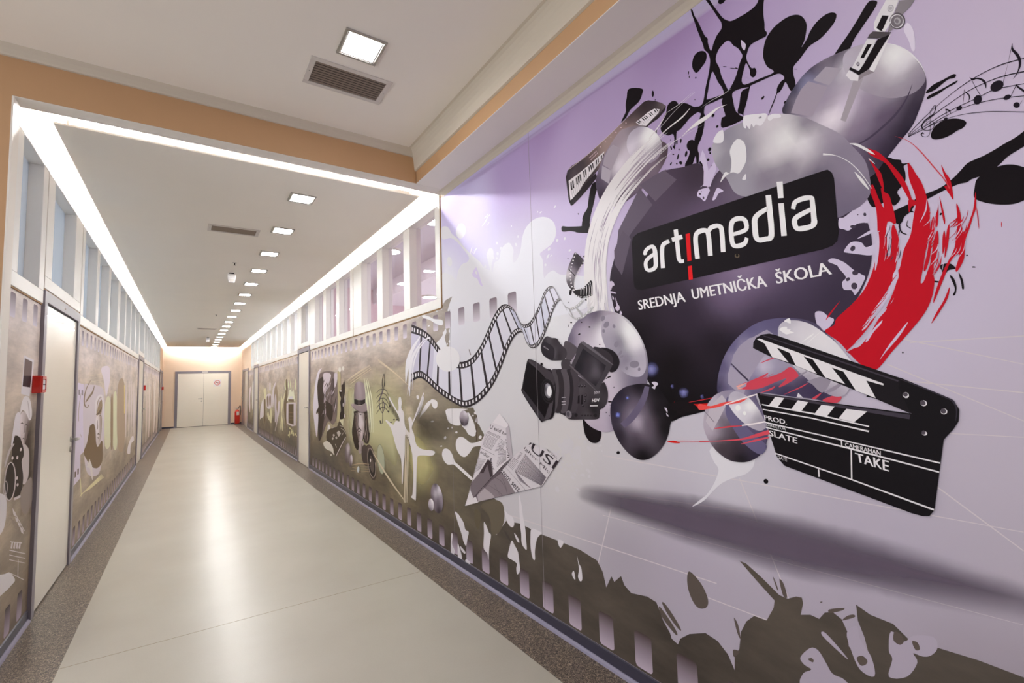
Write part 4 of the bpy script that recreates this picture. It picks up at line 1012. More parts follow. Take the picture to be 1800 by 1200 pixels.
E0 1640 2673 -4 -2 0 -2
E0 1604 2682 -4 -2 0 -2
E0 1569 2690 -4 -2 0 -2
E0 1535 2698 -4 -2 0 -2
@chrome_sphere
G1 24 2.5 0|1582 2674 1533 2671 1483 2658 1429 2630 1378 2587 1331 2516 1302 2482 1306 2439 1322 2413 1352 2382 1393 2355 1448 2336 1520 2316 1595 2301 1656 2309 1708 2321 1734 2365 1755 2428 1762 2480 1740 2534 1703 2587 1660 2624|1753 2464 113 88 137 100;1707 2329 41 30 51 100;1733 2389 54 38 66 100;1636 2386 113 83 137 100;1543 2410 556 475 556 100;1589 2504 790 739 807 100;1535 2535 659 599 675 100;1459 2583 390 346 402 100;1391 2580 739 707 756 100;1639 2579 336 286 346 100;1689 2551 240 200 267 100;1580 2637 390 325 368 100;1483 2651 240 200 232 100;1320 2487 113 78 98 100;1311 2441 98 66 83 100;1389 2419 240 184 240 100;1446 2374 200 150 200 100;1533 2338 131 93 137 100;1608 2329 88 62 98 100
@chrome_sphere/window_glint
#390 336 402
P0 1628 2628 1587 2593 1580 2581 1644 2502 1705 2551 1691 2588 1660 2618
#438 390 462
P0 1710 2550 1648 2498 1668 2436 1722 2484
@chrome_sphere/glass_lobe
G1 22 2.5 0|1375 2439 1410 2441 1450 2458 1489 2488 1519 2526 1536 2568 1536 2604 1520 2630 1491 2642 1453 2637 1412 2617 1376 2586 1349 2549 1334 2510 1334 2476 1348 2451|1529 2614 515 475 556 100;1518 2563 707 659 739 100;1405 2569 860 852 860 100;1380 2547 860 852 860 100;1470 2639 450 402 488 100;1346 2477 286 240 305 100;1414 2445 390 336 414 100;1361 2440 336 276 357 100;1465 2505 515 450 528 100
@dark_sphere_window
#156 125 170
P0 1321 2375 1298 2361 1259 2310 1352 2248 1421 2337 1380 2360
@pale_glint
#739 675 807
P1 442 2466 433 2482 422 2459 419 2425 421 2390 428 2391 433 2424
#790 773 807
P1 493 2455 465 2433 435 2393 415 2350 405 2313 403 2286 408 2294 420 2337 440 2381 470 2425
@large_glass_sphere
G1 26 2.5 0|804 2385 789 2422 764 2452 734 2479 700 2496 663 2501 628 2500 584 2494 543 2484 493 2455 461 2425 436 2388 416 2345 405 2308 403 2276 410 2244 425 2206 445 2165 476 2132 512 2095 549 2056 586 2054 637 2118 700 2214 758 2313|797 2394 27 20 38 100;753 2452 32 25 47 100;720 2452 390 390 584 100;701 2485 54 41 66 100;659 2490 240 207 258 100;619 2489 131 108 150 100;583 2445 707 675 739 100;536 2461 240 207 258 100;472 2400 860 860 860 100;449 2380 659 629 691 100;420 2337 286 249 315 100;495 2316 390 357 414 100;410 2270 62 44 78 100;430 2209 44 32 58 100;466 2154 32 23 44 100;511 2110 38 27 51 100;510 2228 150 113 177 100;549 2291 336 276 368 100;603 2308 659 584 707 100;643 2293 860 807 860 100;664 2351 390 336 426 100;697 2403 390 346 426 100;752 2384 336 295 368 100;572 2225 286 232 315 100;543 2145 113 83 137 100;587 2154 200 163 232 100
@large_glass_sphere/window_glint
#390 346 414
P0 655 2474 609 2440 650 2405 697 2449
#368 315 390
P0 712 2454 655 2402 678 2370 709 2323 776 2371 756 2411 737 2438
@large_glass_sphere/glass_lobe
G1 22 2.5 0|603 2474 585 2491 543 2484 493 2455 461 2425 432 2381 413 2333 404 2292 414 2272 434 2262 462 2264 490 2275 522 2299 555 2333 584 2377 602 2427|596 2464 515 475 556 100;553 2477 450 402 475 100;518 2461 659 629 675 100;472 2397 860 860 860 100;449 2370 781 756 799 100;421 2322 390 346 414 100;408 2289 286 249 315 100;489 2281 368 325 390 100;537 2329 390 346 414 100;578 2391 515 475 542 100;525 2377 450 402 462 100
@large_glass_sphere/arc_line
#70 51 88
S1 436 2289 452 2257 479 2225 514 2200 559 2177 605 2168 639 2165|-1 0 -3 -3 -4 -6 -3 -7 -2 -6 -1 -2 -1 -1
@large_glass_sphere/stripe
#390 346 390
P0 581 2382 552 2379 612 2258 626 2271
@memory_stick
#723 699 723
P0 474 2591 444 2569 476 2505 490 2492 506 2504 514 2519 513 2535 502 2553
#240 215 240
P0 445 2562 408 2541 421 2526 446 2512 469 2484 482 2482 474 2504
#9 6 8
P0 490 2545 474 2533 494 2496 510 2511
#390 368 402
E0 468 2553 -7 -8 4 -9
#644 614 659
E0 468 2553 -5 -6 3 -7
#450 426 462
E0 468 2553 -4 -4 2 -4
#113 98 113
E0 455 2503 -16 -22 10 -18
#707 691 723
E0 456 2503 -14 -19 8 -15
#177 156 177
E0 456 2503 -12 -16 8 -13
#390 368 390
E0 455 2503 -7 -10 4 -8
#200 177 200
E0 456 2503 -4 -6 2 -5
#781 764 790
P0 513 2525 498 2498 490 2491 494 2500 471 2513 474 2504 488 2489 506 2502 514 2515
#78 66 74
P0 528 2506 517 2510 472 2478 483 2469 508 2480 533 2497
#723 699 731
P0 534 2496 510 2478 551 2420 561 2406 582 2426
#9 6 8
P0 508 2477 476 2473 537 2396 564 2391 590 2426 585 2431 564 2405 548 2421
#790 773 799
P0 477 2470 472 2475 525 2379 536 2395
#276 240 267
P0 566 2392 538 2395 523 2378 551 2380 568 2374
#773 739 781
P0 600 2412 590 2423 565 2390 568 2374 588 2388
#9 6 8
P0 535 2478 523 2471 547 2439 557 2445
#131 113 137
E0 564 2429 -4 -5 2 -6
#390 368 414
E0 564 2430 -2 -3 2 -4
@dark_sphere
G1 40 2.5 0|1696 1916 1658 2040 1584 2153 1478 2249 1363 2346 1322 2370 1233 2351 1143 2328 1120 2218 1076 2262 1012 2284 888 2267 753 2189 661 2102 603 1994 573 1882 576 1792 601 1715 655 1630 746 1545 844 1472 951 1402 1068 1336 1196 1293 1308 1264 1369 1243 1388 1292 1416 1336 1468 1394 1528 1515 1590 1643 1659 1736|1667 1911 44 32 47 100;1544 2057 88 66 98 100;1329 2267 113 83 125 100;1152 2292 70 51 74 100;1141 2079 163 119 192 100;1473 1821 32 23 32 100;1388 1859 58 41 62 100;1537 1638 15 10 14 100;1336 1493 12 8 10 100;1379 1317 10 8 9 100;1195 1310 13 10 13 100;1125 1577 23 16 23 100;1249 1710 47 34 54 100;1049 1774 207 156 249 100;986 1841 336 258 379 100;877 1840 224 170 267 100;778 1848 137 103 170 100;689 1847 103 78 125 100;619 1886 44 32 54 100;596 1787 51 38 62 100;700 1694 54 41 70 100;812 1651 62 46 78 100;933 1646 66 47 83 100;1031 1524 20 15 23 100;806 1732 98 74 125 100;636 1986 62 44 70 100;962 2161 200 163 224 100
@dark_sphere/window_glint
#137 108 150
P0 1377 2372 1329 2376 1265 2307 1386 2248 1471 2358
#125 98 137
P0 1472 2345 1403 2238 1539 2140 1649 2038 1620 2177 1549 2257
#113 88 125
P0 1592 2169 1541 2112 1611 1946 1656 2011 1655 2084
@dark_sphere/lens_flare
G1 14 2.5 1|1190 1352 1193 1345 1200 1341 1207 1341 1213 1345 1215 1352 1212 1358 1206 1362 1198 1362 1192 1358|1203 1352 390 390 659 90;1190 1352 131 131 336 0;1195 1344 131 131 336 0;1204 1341 131 131 336 0;1212 1344 131 131 336 0;1215 1352 131 131 336 0;1210 1360 131 131 336 0;1201 1363 131 131 336 0;1193 1359 131 131 336 0
G1 14 2.5 1|1259 1373 1261 1368 1265 1366 1271 1366 1275 1368 1276 1373 1274 1377 1270 1380 1264 1380 1260 1377|1268 1373 390 390 659 90;1259 1373 131 131 336 0;1262 1367 131 131 336 0;1268 1365 131 131 336 0;1274 1368 131 131 336 0;1276 1373 131 131 336 0;1273 1378 131 131 336 0;1266 1380 131 131 336 0;1261 1377 131 131 336 0
G1 14 2.5 1|1415 1474 1426 1452 1450 1439 1479 1440 1502 1454 1510 1477 1499 1499 1474 1512 1445 1511 1423 1496|1462 1475 450 450 781 90;1439 1474 200 200 390 35;1464 1456 200 200 390 35;1486 1475 200 200 390 35;1461 1494 200 200 390 35;1415 1474 131 131 336 0;1431 1447 131 131 336 0;1466 1437 131 131 336 0;1499 1451 131 131 336 0;1510 1479 131 131 336 0;1491 1505 131 131 336 0;1455 1513 131 131 336 0;1424 1498 131 131 336 0
G1 14 2.5 1|1266 1369 1273 1354 1287 1345 1305 1345 1319 1354 1324 1368 1317 1383 1302 1392 1284 1392 1271 1383|1295 1368 450 450 781 90;1280 1369 200 200 390 35;1296 1356 200 200 390 35;1309 1368 200 200 390 35;1294 1381 200 200 390 35;1266 1369 131 131 336 0;1276 1351 131 131 336 0;1297 1344 131 131 336 0;1317 1352 131 131 336 0;1323 1370 131 131 336 0;1312 1387 131 131 336 0;1290 1393 131 131 336 0;1272 1384 131 131 336 0
G1 14 2.5 1|1335 1396 1338 1389 1345 1385 1353 1385 1359 1389 1361 1396 1358 1403 1351 1407 1343 1406 1337 1402|1348 1396 450 450 781 90;1341 1396 200 200 390 35;1349 1390 200 200 390 35;1355 1396 200 200 390 35;1348 1402 200 200 390 35;1335 1396 131 131 336 0;1339 1388 131 131 336 0;1349 1385 131 131 336 0;1358 1388 131 131 336 0;1361 1397 131 131 336 0;1356 1404 131 131 336 0;1346 1407 131 131 336 0;1337 1403 131 131 336 0
G1 14 2.5 1|1190 1353 1192 1347 1199 1343 1206 1343 1212 1346 1213 1352 1211 1359 1204 1363 1197 1363 1192 1359|1202 1353 450 450 781 90;1196 1353 200 200 390 35;1202 1347 200 200 390 35;1207 1352 200 200 390 35;1201 1358 200 200 390 35;1190 1353 131 131 336 0;1194 1345 131 131 336 0;1203 1342 131 131 336 0;1211 1345 131 131 336 0;1213 1353 131 131 336 0;1209 1360 131 131 336 0;1200 1363 131 131 336 0;1192 1359 131 131 336 0
@rim_fleck
#629 542 739
P0 1132 2385 1121 2361 1110 2287 1076 2323 1075 2278 1092 2251 1107 2218 1148 2236 1151 2229 1137 2239 1131 2301 1136 2327 1148 2352
P1 1163 2219 1152 2222 1120 2218 1110 2204 1117 2192 1136 2166 1154 2186 1170 2201
P1 1097 2171 1080 2199 1068 2197 1051 2179 1072 2177 1088 2158 1101 2158
#70 51 74
E0 1156 2204 -5 -2 0 -4
E0 1141 2182 -4 -2 0 -6
E0 1148 2211 -2 -1 0 -2
#614 542 707
P1 655 1946 641 1945 611 1962 592 1966 587 1948 574 1950 573 1931 576 1909 590 1912 609 1912 630 1898 644 1906 658 1916
P1 610 1865 568 1884 566 1874
P1 649 1835 628 1858 600 1851 588 1832 564 1836 555 1833 557 1807 580 1804 611 1815 641 1827
P1 698 1811 683 1818 652 1798 626 1766 606 1748 598 1734 627 1686 637 1702 659 1709 662 1733 650 1748 668 1781 673 1792
P1 751 1643 729 1645 712 1627 695 1612 722 1581 745 1594
#62 46 74
E0 624 1837 -6 -4 4 -8
E0 602 1942 -2 0 0 -2
E0 583 1937 -4 -1 0 -6
E0 645 1740 -6 2 -1 -6
E0 629 1715 -9 -2 1 -11
E0 623 1757 -9 -2 1 -8
E0 618 1907 -8 -2 0 -6
#570 488 629
P1 1695 1930 1677 1929 1667 1909 1679 1903 1690 1886 1701 1899
P1 1691 1881 1659 1869 1658 1862 1674 1867 1690 1872
P1 1682 1855 1675 1849 1672 1835 1681 1839
P1 1664 1844 1655 1827 1649 1810 1636 1792 1641 1777 1655 1774 1668 1792 1657 1801
P1 1634 1771 1624 1764 1623 1754 1639 1753
P1 1670 1923 1664 1908 1671 1907
@clear_glass_lobe
G1 30 2.5 0|1090 2374 1070 2399 1030 2421 980 2424 898 2410 817 2388 740 2338 683 2282 630 2224 598 2167 571 2113 562 2063 563 2001 591 1969 623 1958 669 1957 700 2060 801 2079 981 2135 1034 2225 1077 2301|1080 2356 501 475 528 100;1022 2397 295 276 336 100;955 2399 390 368 426 100;1029 2295 315 295 346 100;971 2182 390 368 426 100;962 2306 336 315 368 100;879 2173 267 232 295 100;844 2256 707 675 707 100;797 2283 860 860 860 100;747 2237 860 834 860 100;740 2188 584 542 599 100;794 2176 240 207 267 100;714 2132 177 150 207 100;643 2170 286 249 325 100;605 2079 336 295 379 100;588 2005 240 207 276 100;653 2043 224 184 258 100;631 1972 200 170 240 100;732 2305 240 207 267 100;663 2223 390 346 426 100;864 2387 659 614 659 100
@clear_glass_lobe/pale_fleck
#790 773 807
P1 1013 2328 998 2354 977 2364 953 2340 947 2299 953 2258 981 2227 1006 2240 1033 2238 1062 2219 1039 2253 1018 2242 1009 2287
P1 971 2198 956 2214 956 2192
#781 756 807
P1 948 2441 927 2438 891 2424 861 2410 866 2390 885 2375 903 2388 912 2381 920 2399 927 2381 939 2401 942 2391 951 2404
P1 855 2396 839 2398 815 2385 812 2372 837 2380 850 2377 857 2387
#781 764 807
P1 1081 2397 1063 2425 1042 2430 1034 2421 1040 2379
#286 267 315
E0 885 2407 -6 -1 0 -4
@red_brush_stroke
#528 6 18
P1 464 2059 456 2044 448 2019 437 1988 429 1943 426 1900 427 1865 432 1825 444 1781 452 1741 462 1696 455 1697 443 1727 428 1759 431 1713 431 1690 441 1645 462 1601 504 1547 547 1496 592 1443 628 1460 658 1497 686 1538 725 1578 697 1595 686 1618 646 1652 604 1697 576 1755 560 1815 555 1864 552 1921 554 1960 563 2005 555 2025 543 1975 532 1943 535 2005 526 1989 517 1979 512 1952 506 1900 509 1883 521 1896 529 1889 532 1846 533 1808 529 1789 521 1830 519 1867 512 1884 503 1838 506 1802 517 1749 508 1747 494 1799 474 1842 463 1894 455 1928 455 1958 464 2004 465 2035|516 1739 527 1720 536 1697 554 1669 566 1640 589 1612 618 1580 596 1594 579 1610 603 1575 638 1534 669 1504 645 1515 628 1521 599 1556 575 1597 551 1632 527 1683 518 1712
P1 564 2146 539 2128 520 2101 498 2060 481 2023 470 1987 463 1948 460 1923 470 1948 484 1993 500 2036 517 2078 541 2106 555 2122
P1 559 2111 543 2078 530 2047 528 1996 537 2024 548 2074
P1 481 1995 470 1981 465 1955 471 1969
P1 470 1948 455 1939 453 1926 465 1925 472 1909 473 1927
P1 390 2023 383 1997 374 1970 372 1915 379 1931 388 1958 381 1961 387 1993
P1 326 1921 328 1880 336 1855 346 1824 356 1796 360 1766 365 1739 380 1711 383 1720 372 1757 390 1745 410 1697 438 1630 430 1666 409 1720 383 1772 376 1804 369 1848 367 1901 361 1874 361 1840 357 1810 344 1846 334 1876
P1 400 1670 406 1640 427 1602 447 1572 436 1598 415 1635
P1 414 1879 406 1906 405 1941 406 1894 411 1854 416 1850
P1 401 1933 397 1902 394 1867 396 1850 399 1874
P1 426 1859 418 1880 418 1850 428 1806 436 1761 448 1728 452 1735 439 1785
P1 328 1880 326 1852 327 1818 328 1830
P1 424 1805 413 1837 413 1802 423 1758 435 1726 445 1704 438 1738
P1 404 1811 398 1833 398 1798 407 1766
P1 394 1826 386 1847 392 1797 404 1754
P1 673 1673 689 1651 719 1615 709 1634
P1 284 1825 283 1817 285 1809
#659 58 78
S1 491 2155 459 2124 435 2083 408 2023 389 1981 379 1948|0 0 0 2 -2 1 -2 2 -2 1 -3 1
#629 542 707
P1 553 1877 552 1838 560 1783 570 1754 563 1816
P1 501 1583 524 1543 562 1497 579 1474 550 1521
P1 606 1595 554 1669 550 1656 590 1606
P1 514 1748 526 1730 528 1713 539 1688 551 1665 564 1653 551 1659 573 1623 594 1603 619 1571 607 1577 590 1601 568 1625 546 1657 531 1678 518 1708 512 1724
P1 550 1631 566 1613 580 1595 596 1583 583 1591 608 1561 638 1536 625 1541 597 1572 572 1602 553 1623
P1 563 1596 581 1579 601 1554 612 1534 605 1536 588 1562 569 1583
P1 529 1660 538 1644 542 1640 535 1647
P1 533 1808 528 1828 523 1859 519 1882 531 1879 531 1852 534 1820
P1 587 1738 599 1714 611 1692 605 1697 590 1722
P1 549 1872 553 1870 551 1874
#570 15 35
S1 417 1857 424 1823 438 1791|-1 0 -2 -1 0 -1
S1 415 1776 422 1745 435 1715|-1 0 -2 -1 0 0
#629 542 707
S1 418 1775 423 1758 436 1741|-1 0 -1 -2 0 -1
#570 15 35
S1 410 1763 417 1738 430 1713|0 -1 -3 -2 -1 -1
#629 542 707
S1 415 1798 420 1784 433 1771|-1 -1 -2 -2 0 -1
S1 429 1936 436 1903 450 1872|-1 0 -3 -2 0 -1
#528 6 18
S1 420 1863 426 1849 438 1835|0 0 -2 -2 0 -1
S1 416 1836 422 1814 435 1793|0 -1 -2 -2 0 0
S1 413 1815 418 1803 431 1792|0 0 -1 -2 0 -1
#629 542 707
S1 425 1880 430 1869 443 1858|0 0 -1 -2 0 0
S1 413 1781 419 1746 434 1712|-1 0 -1 -1 -1 0
#570 15 35
S1 416 1751 422 1731 435 1712|0 0 -2 -1 0 0
#528 6 18
S1 419 1829 425 1802 440 1775|0 0 -1 -1 -1 0
#629 542 707
S1 415 1876 421 1846 436 1818|-1 -1 -1 -1 -1 -1
#570 15 35
S1 420 1797 425 1774 439 1754|-1 -1 -1 0 0 -1
#528 6 18
S1 418 1818 423 1803 436 1789|0 -1 -1 -2 0 -1
#629 542 707
S1 420 1873 426 1837 441 1803|-1 0 -1 -1 0 0
S1 408 1739 413 1721 426 1704|-1 0 -1 -1 0 0
S1 415 1861 421 1834 435 1809|0 -1 -1 -1 0 -1
#528 6 18
S1 425 1895 430 1886 443 1876|-1 0 -2 -3 -1 0
S1 424 1853 429 1838 443 1824|0 0 0 -1 0 -1
#570 15 35
S1 419 1853 425 1841 437 1828|0 0 -2 -3 0 0
#528 6 18
S1 424 1913 431 1888 445 1862|0 0 -3 -3 -1 0
S1 416 1767 421 1753 434 1738|0 0 -1 -2 0 0
S1 363 1821 369 1810 384 1801|0 0 0 -1 0 -1
#629 542 707
S1 375 1779 382 1764 397 1751|0 0 -1 -1 0 -1
S1 365 1788 372 1768 387 1749|0 0 -1 -1 0 -1
S1 352 1863 358 1850 373 1837|-1 0 -1 -3 -1 -1
#528 6 18
S1 354 1863 361 1850 375 1837|0 0 -2 -3 0 0
S1 370 1834 377 1819 392 1806|0 0 -1 -1 -1 0
S1 364 1814 370 1801 385 1790|0 -1 0 -1 0 0
#629 542 707
S1 359 1850 367 1825 382 1801|0 0 -2 -2 0 -1
#528 6 18
S1 366 1866 372 1858 386 1849|-1 0 -1 -3 0 -1
S1 345 1875 352 1852 367 1831|-1 0 -1 -1 0 -1
S1 362 1856 369 1846 383 1836|0 0 -2 -3 0 0
#629 542 707
S1 357 1792 364 1766 380 1742|-1 0 -1 -1 0 -1
#528 6 18
S1 348 1831 355 1821 369 1811|0 0 -2 -3 -1 -1
S1 350 1840 358 1814 373 1788|-1 0 -2 -2 -1 0
#629 542 707
S1 356 1841 363 1818 378 1798|-1 -1 -1 0 0 -1
#528 6 18
S1 367 1864 374 1850 389 1836|0 0 -2 -3 0 -1
S1 543 1679 554 1666 566 1652|-1 -1 -1 -2 0 0
S1 562 1652 573 1641 584 1627|0 0 -2 -3 0 -1
S1 558 1666 571 1652 584 1635|-1 -1 -2 -3 0 0
S1 570 1637 585 1620 602 1601|0 0 -1 -2 -1 -1
S1 584 1624 592 1617 598 1608|0 0 -2 -2 0 0
S1 549 1666 557 1656 566 1646|-1 -1 -1 -1 0 0
#629 542 707
S1 542 1676 558 1659 574 1640|0 0 -2 -2 -1 0
#528 6 18
S1 573 1640 580 1633 586 1625|0 0 -1 -1 0 0
S1 611 1585 617 1579 622 1571|-1 -1 -2 -3 0 0
S1 516 1730 531 1713 547 1695|-1 0 -2 -2 -1 0
S1 555 1658 568 1644 582 1628|0 0 -1 -2 0 -1
S1 594 1604 606 1590 619 1575|-1 0 -2 -2 -1 0
#629 542 707
S1 540 1684 546 1679 550 1673|0 0 -2 -1 0 0
S1 526 1708 535 1700 542 1690|0 -1 -2 -3 0 0
#58 41 70
S1 497 1870 499 1863 503 1856|0 0 -1 -1 0 -1
#629 542 707
S1 510 1799 513 1783 517 1767|-1 0 -3 -1 -1 0
#58 41 70
S1 529 1829 532 1812 537 1795|0 0 -2 -1 -1 0
S1 529 1867 532 1856 536 1845|0 0 -2 -1 0 0
S1 522 1790 525 1782 529 1774|0 0 -2 -1 -1 0
#629 542 707
S1 538 1809 540 1792 545 1775|-1 0 -1 -1 0 0
#58 41 70
S1 534 1801 536 1796 540 1790|-1 0 -2 -2 -1 0
#528 6 18
S1 505 1818 508 1798 513 1778|0 -1 -1 -1 0 0
#58 41 70
S1 496 1883 499 1864 504 1846|0 0 -2 -1 -1 0
#629 542 707
S1 531 1871 534 1860 538 1848|0 0 -2 -2 0 0
#58 41 70
S1 519 1812 522 1802 526 1791|0 0 -2 -1 -1 0
S1 521 1885 524 1873 528 1861|0 0 -2 -1 0 -1
#629 542 707
S1 531 1801 533 1792 537 1783|-1 -1 -2 -1 0 -1
S1 537 1848 539 1832 544 1816|-1 0 -1 -1 0 0
#58 41 70
S1 502 1800 505 1787 509 1774|-1 0 -2 -1 -1 -1
#629 542 707
S1 500 1846 504 1827 508 1807|0 0 -2 -1 0 0
#58 41 70
S1 521 1843 524 1825 528 1807|-1 0 -2 -1 0 0
#528 6 18
S1 520 1811 523 1797 527 1783|-1 0 -2 -1 0 -1
#629 12 10
P1 1346 1328 1306 1324 1251 1321 1191 1325 1120 1332 1079 1339 1121 1319 1171 1305 1230 1301 1283 1308
P1 1396 1152 1358 1159 1326 1152 1359 1148
#659 58 70
S1 1342 1154 1202 1167 1063 1187 937 1219|0 2 0 2 1 5 3 13
S1 1325 1161 1166 1173 1051 1188|0 1 0 2 0 1
#584 27 35
S1 1282 1326 1204 1338 1118 1356|0 1 1 3 0 1
@white_brush_stroke
#773 739 756
R0 1733 1656 1776 1780 1783 1902 1780 2038 1752 2153 1694 2258 1609 2350 1503 2413 1396 2461 1282 2493|2.0
S1 1347 2542 1276 2557 1215 2569 1175 2592|1 2 3 5 4 6 1 1
S1 1398 2553 1336 2591 1297 2627|4 5 4 4 1 1
S1 1223 2486 1186 2498 1138 2501 1090 2508 1055 2523 1012 2523|1 1 3 6 9 18 8 16 4 8 0 1
S1 1386 2449 1308 2476 1223 2486 1111 2490|2 3 1 2 0 1 1 0
S1 1441 2444 1345 2476 1258 2492|0 2 2 2 0 0
S1 1347 2455 1283 2476 1223 2486|1 2 1 2 0 1
S1 1304 2630 1224 2637 1154 2658|0 1 1 2 0 0
S1 1366 2562 1299 2596 1237 2623 1149 2650|0 1 2 1 1 1 0 1
S1 1133 2566 1079 2573 1023 2572 988 2578|0 0 1 1 1 2 1 0
S1 1820 1795 1797 1743 1771 1696 1767 1680|-13 1 -7 1 -3 1 -1 0
S1 1783 1785 1760 1716 1709 1651 1656 1603 1610 1576|-8 1 -6 2 -6 3 -8 6 -2 1
S1 1738 1789 1711 1743 1687 1693 1664 1643|-9 2 -8 1 -4 0 -1 0
S1 1701 1795 1682 1750 1649 1693 1628 1666|-9 1 -9 1 -5 2 -1 0
S1 1860 1796 1839 1726 1795 1655|-6 0 -3 0 0 0
S1 1872 1797 1854 1750 1846 1721|-6 1 -4 0 -1 0
S1 1679 1760 1655 1720 1631 1671|-4 2 -7 2 -1 1
P1 1696 1636 1671 1636 1638 1610 1609 1577 1646 1592 1679 1618
#807 790 807
S1 606 2180 586 2163 556 2129 543 2117|0 2 -3 7 -3 6 -1 0
S1 686 2175 648 2157 611 2118 582 2067 559 2013|-1 7 0 2 -1 2 -2 1 -1 0
S1 600 2082 586 2046 567 2012|-1 1 -7 4 -2 1
S1 560 2110 545 2088|-2 1 -1 1
@logo_plate
#12 9 12
P0 1539 2090 1528 2117 1498 2129 1461 2129 691 2122 676 2121 664 2106 659 2085 659 1900 665 1873 681 1860 711 1855 1494 1852 1520 1858 1536 1876 1539 1907
@logo_plate/lettering
#843 825 843
S1 1452 2012 1447 2026 1432 2034 1420 2035 1416 2026 1414 1993 1415 1955 1425 1946 1442 1945 1448 1951 1449 1973 1437 1985 1397 2002|21 9 18 13 10 17 -8 16 -23 0 -24 -5 -23 -9 -12 -17 4 -16 20 -2 21 8 14 16 10 14
S1 1352 1929 1354 1985 1350 2022 1341 2031 1318 2036|23 3 22 5 22 9 14 18 8 17
S1 1296 2088 1293 2042 1290 1985 1288 1956 1275 1934 1252 1930|-22 -3 -22 -4 -21 -3 -21 0 -10 13 1 16
S0 1305 2035 1251 2036|5 21 5 20
S1 1175 1931 1179 1992 1177 2026 1170 2034 1151 2035 1144 2033 1139 2016 1137 1933|22 2 22 4 21 10 12 20 2 20 -16 10 -21 -2 -21 -3
S1 1128 2017 1112 2036 1092 2038 1082 2034 1079 2016 1079 1935|13 10 13 17 2 19 -15 9 -20 -3 -20 -4
S1 1024 1985 966 1989 959 2024 974 2049 1004 2060 1030 2051 1039 2021 1039 1974 1030 1944 1002 1932 973 1937 962 1960|4 15 11 15 18 2 8 -14 -3 -20 -16 -15 -19 -6 -19 -2 -14 10 2 19 11 16 13 9
S1 886 2104 885 2042 884 1976 887 1950 898 1950 919 1952 923 1960 924 1998 922 2022 910 2034 874 2046|-20 -5 -20 -5 -20 -5 -17 -15 -2 -19 6 -17 20 -1 21 5 19 13 10 18 7 16
S0 843 2059 841 1936|-19 -5 -19 -3
S0 843 2140 842 2078|-21 -6 -19 -5
S1 787 2018 781 2036 765 2039 747 2038 738 2036 738 2021 738 1974 739 1957 745 1952 775 1954 782 1957 784 1974 776 1983 727 1997|14 8 11 14 5 18 1 18 -12 9 -16 -3 -17 -4 -16 -13 -4 -18 1 -18 14 -7 17 8 8 17 4 14
#707 13 17
P0 1236 2052 1215 2051 1215 1932 1235 1932
P0 1235 1910 1215 1910 1214 1850 1234 1851
@logo_plate/bolt
#137 103 70
E0 1012 1904 -10 -2 0 -8
#6 5 6
E0 1012 1906 -5 -2 1 -6
@school_name
#860 834 860
T0 1520 1808 1266 1810 1255 1760 1514 1760|0.018|SREDNJA
T0 1225 1812 913 1810 904 1763 1220 1765|0.018|UMETNIČKA
T0 873 1812 699 1812 690 1766 870 1767|0.018|ŠKOLA
@ink_blob
#9 6 8
P1 1937 1228 1894 1239 1841 1213 1806 1174 1812 1129 1843 1104 1890 1106 1925 1136 1937 1178
@small_glass_sphere
G1 24 2.5 0|2042 1640 2019 1692 1969 1749 1884 1782 1787 1793 1708 1780 1634 1754 1566 1703 1512 1628 1484 1559 1478 1485 1495 1397 1533 1322 1586 1253 1649 1208 1737 1171 1804 1166 1885 1189 1943 1237 2000 1347 2045 1488|2028 1657 150 125 184 100;1935 1763 125 98 156 100;1811 1785 113 88 137 100;1698 1766 390 336 402 100;1595 1714 390 357 426 100;1550 1639 790 756 807 100;1618 1685 860 852 860 100;1749 1658 860 825 860 100;1913 1708 501 438 528 100;1873 1567 644 584 659 100;1773 1463 659 599 675 100;1725 1350 599 528 614 100;1508 1546 390 357 426 100;1588 1520 276 249 305 100;1624 1591 249 224 276 100;1495 1470 163 143 200 100;1520 1367 137 119 177 100;1585 1261 103 83 131 100;1670 1211 286 249 336 100;1803 1186 515 450 542 100;1890 1298 629 570 644 100;1535 1427 200 170 232 100
@small_glass_sphere/glass_lobe
G1 20 2.5 0|1771 1677 1743 1756 1655 1753 1576 1696 1513 1613 1490 1537 1492 1478 1525 1445 1583 1447 1642 1475 1692 1525 1742 1592|1722 1737 450 402 475 100;1589 1651 860 860 860 100;1552 1609 825 799 834 100;1643 1617 200 177 232 100;1608 1528 232 207 267 100;1510 1523 450 414 488 100;1533 1457 515 475 556 100;1709 1598 390 357 426 100;1571 1473 450 414 488 100
@small_glass_sphere/drop
#240 215 267
E0 1670 1607 -14 -5 8 -14
E0 1647 1562 -8 -4 10 -12
E0 1610 1486 -10 0 0 -9
E0 1532 1478 -8 0 1 -9
E0 1638 1545 -4 -5 12 -4
E0 1560 1503 -30 -1 2 -17
E0 1732 1714 -15 -8 14 -14
E0 1755 1749 -13 -5 8 -13
E0 1680 1700 -10 -2 0 -10
E0 1754 1683 -10 -1 0 -10
@ink_splash
#9 6 8
E0 1940 1684 -10 2 -2 -4
E0 1857 1715 -8 -1 0 -4
E0 1786 1616 -6 0 0 -3
E0 1730 1446 -15 4 -2 -4
E0 1768 1467 -8 0 0 -3
E0 1750 1438 -6 0 0 -2
E0 1700 1394 -4 0 0 -2
E0 1732 1320 -16 0 0 -4
E0 1728 1304 -13 0 0 -2
E0 1762 1265 -4 0 0 -3
E0 1742 1250 -4 0 0 -3
E0 1916 1748 -5 0 0 -4
@black_sphere
